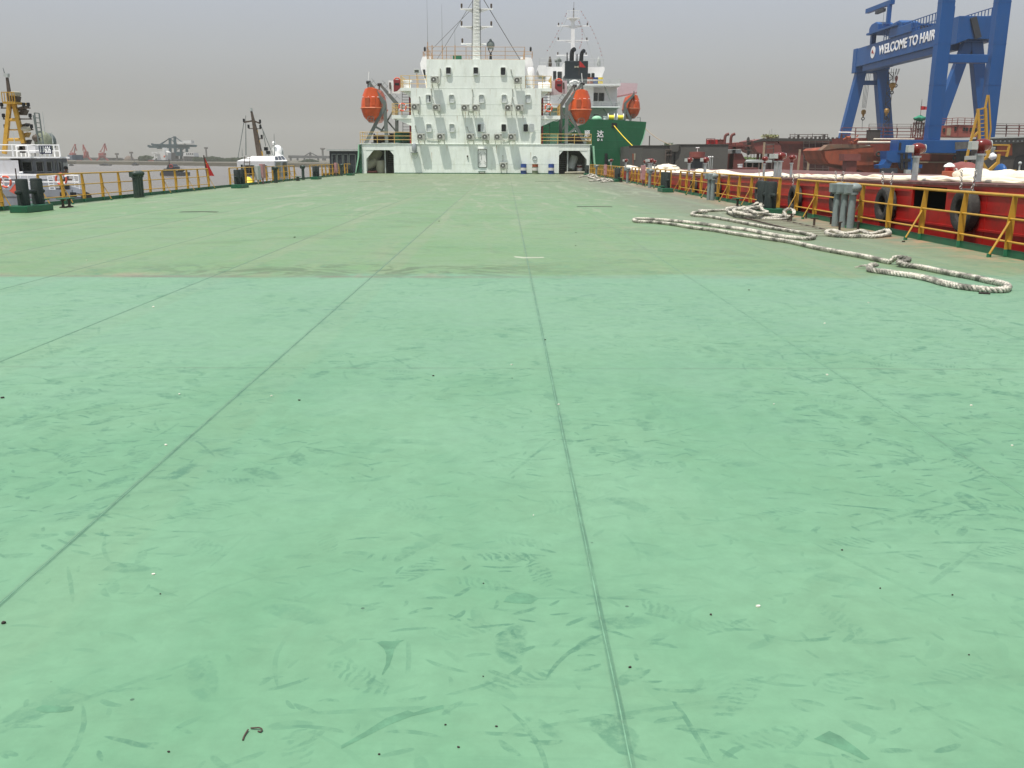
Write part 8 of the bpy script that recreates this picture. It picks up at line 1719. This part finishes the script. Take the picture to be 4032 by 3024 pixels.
for px, py, s in ((1706, 1481, .014), (1180, 1577, .014), (2146, 1339, .014), (10, 1568, .02), (14, 2455, .014), (1903, 2298, .005), (1753, 2856, .006), (1955, 2862, .007), (1804, 2944, .007), (2480, 2630, .009), (1902, 2665, .005), (3316, 2167, .007), (3750, 2344, .007), (3816, 2580, .006), (1493, 2972, .006), (2800, 2422, .008), (2950, 1143, .018), (3557, 953, .05), (2268, 916, .02), (1160, 935, .03), (1728, 872, .03), (2267, 968, .02), (665, 2962, .006), (632, 2340, .006), (3465, 2318, .007), (2016, 1490, .008)):
    chip(px, py, 'slag', s, 'small dark slag bit lying on the green deck', 'dark slag bits on the deck', 'slag_bit', 'bit')
Cd = lambda x, y: (x * .6076, 2016 + y * .6076)
def bent(lab, pts, r, m='stub'): tag(obj('bent_wire', B().tube(smooth_path([P(*Cd(x, y), z=zz) for x, y, zz in pts], .004), r, 6), M[m], smooth=True), lab, 'wire', 'bent wires on the deck')
bent('hooked rusty wire piece near the bottom left of the deck', [(1625, 1400, .004), (1650, 1399, .006), (1680, 1398, .008), (1698, 1408, .006), (1690, 1424, .004), (1672, 1420, .003)], .0022)
bent('straight rusty nail beside the hooked wire near the bottom left', [(1608, 1410, .006), (1592, 1435, .004), (1580, 1458, .003), (1574, 1478, .003)], .0026)
q = P(3875, 1158, z=0); tag(obj('pencil_stub', B().cyl(q + V(-.06, .02, .012), q + V(.06, -.03, .012), .011, n=8), M['slag']), 'short dark rod just below the long rope bend', 'rod')
# recessed lashing slots in the deck: dark curved slits
for px, py, w_, lab in ((778, 836, .55, 'dark curved slot in the deck on the left'), (2342, 815, .6, 'dark curved slot in the deck right of the centre'), (1460, 716, .9, 'far small dark slot in the deck before the deckhouse'), (2157, 715, .9, 'far brown slot in the deck before the drums')):
    q = P(px, py, z=0); n = 10; b = B(); pts = [(q.x + w_ * (k / n * 2 - 1), q.y + .28 * w_ * (1 - (k / n * 2 - 1) ** 2)) for k in range(n + 1)]
    poly_ = [(x, y) for x, y in pts] + [(x, y + .26) for x, y in reversed(pts)]; b.prism(poly_, 'z', .0005, .006); t = obj('deck_slot', b, M['slag']); tag(t, lab, 'slot', 'slots in the deck')
# pale worn stripes and marks in the paint
M['scuffm'] = mat('dark_scuff_paint', (.088, .215, .125), .5, var=.25, scale=9, dirt=(.115, .27, .16), dirtamt=1); M['worn'] = mat('worn_pale_paint', (.33, .36, .27), .6, var=.2, scale=6); M['rustm'] = mat('rust_stain', (.22, .14, .10), .7, var=.3, scale=5)
D = lambda x, y: (x * 1.8228, y * 1.8228)
def mark(pts, m='scuffm', z=.0004, conv=D):
    b = B(); n = len(pts); vs = [P(*conv(x, y), z=z) for x, y in pts]; b.add(vs, [tuple(range(n))]); obj('paint_mark', b, M[m], deck)
C5 = lambda x, y: (1344 + x * .6076, 2016 + y * .6076)
mark([(230, 845), (262, 835), (330, 838), (410, 828), (370, 850), (345, 880), (335, 930), (310, 1000), (268, 1058), (262, 1050), (288, 985), (292, 925), (275, 885)], conv=C5)
mark([(0, 1512), (150, 1425), (290, 1335), (430, 1285), (470, 1300), (560, 1270), (660, 1250), (665, 1272), (560, 1300), (450, 1325), (320, 1375), (180, 1445), (0, 1535)], conv=C5)
mark([(1050, 583), (1075, 545), (1130, 520), (1220, 530), (1280, 560), (1230, 595), (1130, 592)], conv=C5)
Cb = Cd
mark([(232, 1270), (280, 1250), (400, 1262), (482, 1258), (470, 1285), (400, 1298), (280, 1300), (235, 1285)], conv=Cb)
C3r = lambda x, y: (2688 + x * .6076, 2016 + y * .6076)
mark([(850, 1470), (950, 1418), (1020, 1450), (1130, 1530), (1215, 1600), (1180, 1608), (1080, 1560), (960, 1510)], conv=C3r)
mark([(1110, 553), (1130, 555), (1175, 555), (1175, 557), (1130, 558), (1112, 556)], 'worn', .0008)
# ---------------- haze ----------------
hz = B().box(-1900, 700, -220, 1850, WZ - 2, 62); HM = bpy.data.materials.new('river_haze'); HM.use_nodes = True; n = HM.node_tree; n.nodes.clear(); ho = n.nodes.new('ShaderNodeOutputMaterial'); hv = n.nodes.new('ShaderNodeVolumePrincipled')
hv.inputs['Color'].default_value = (.84, .85, .80, 1); hv.inputs['Density'].default_value = .00022; hv.inputs['Anisotropy'].default_value = .0; n.links.new(hv.outputs[0], ho.inputs['Volume'])
ho_ = obj('haze', hz, HM); ho_['kind'] = 'stuff'
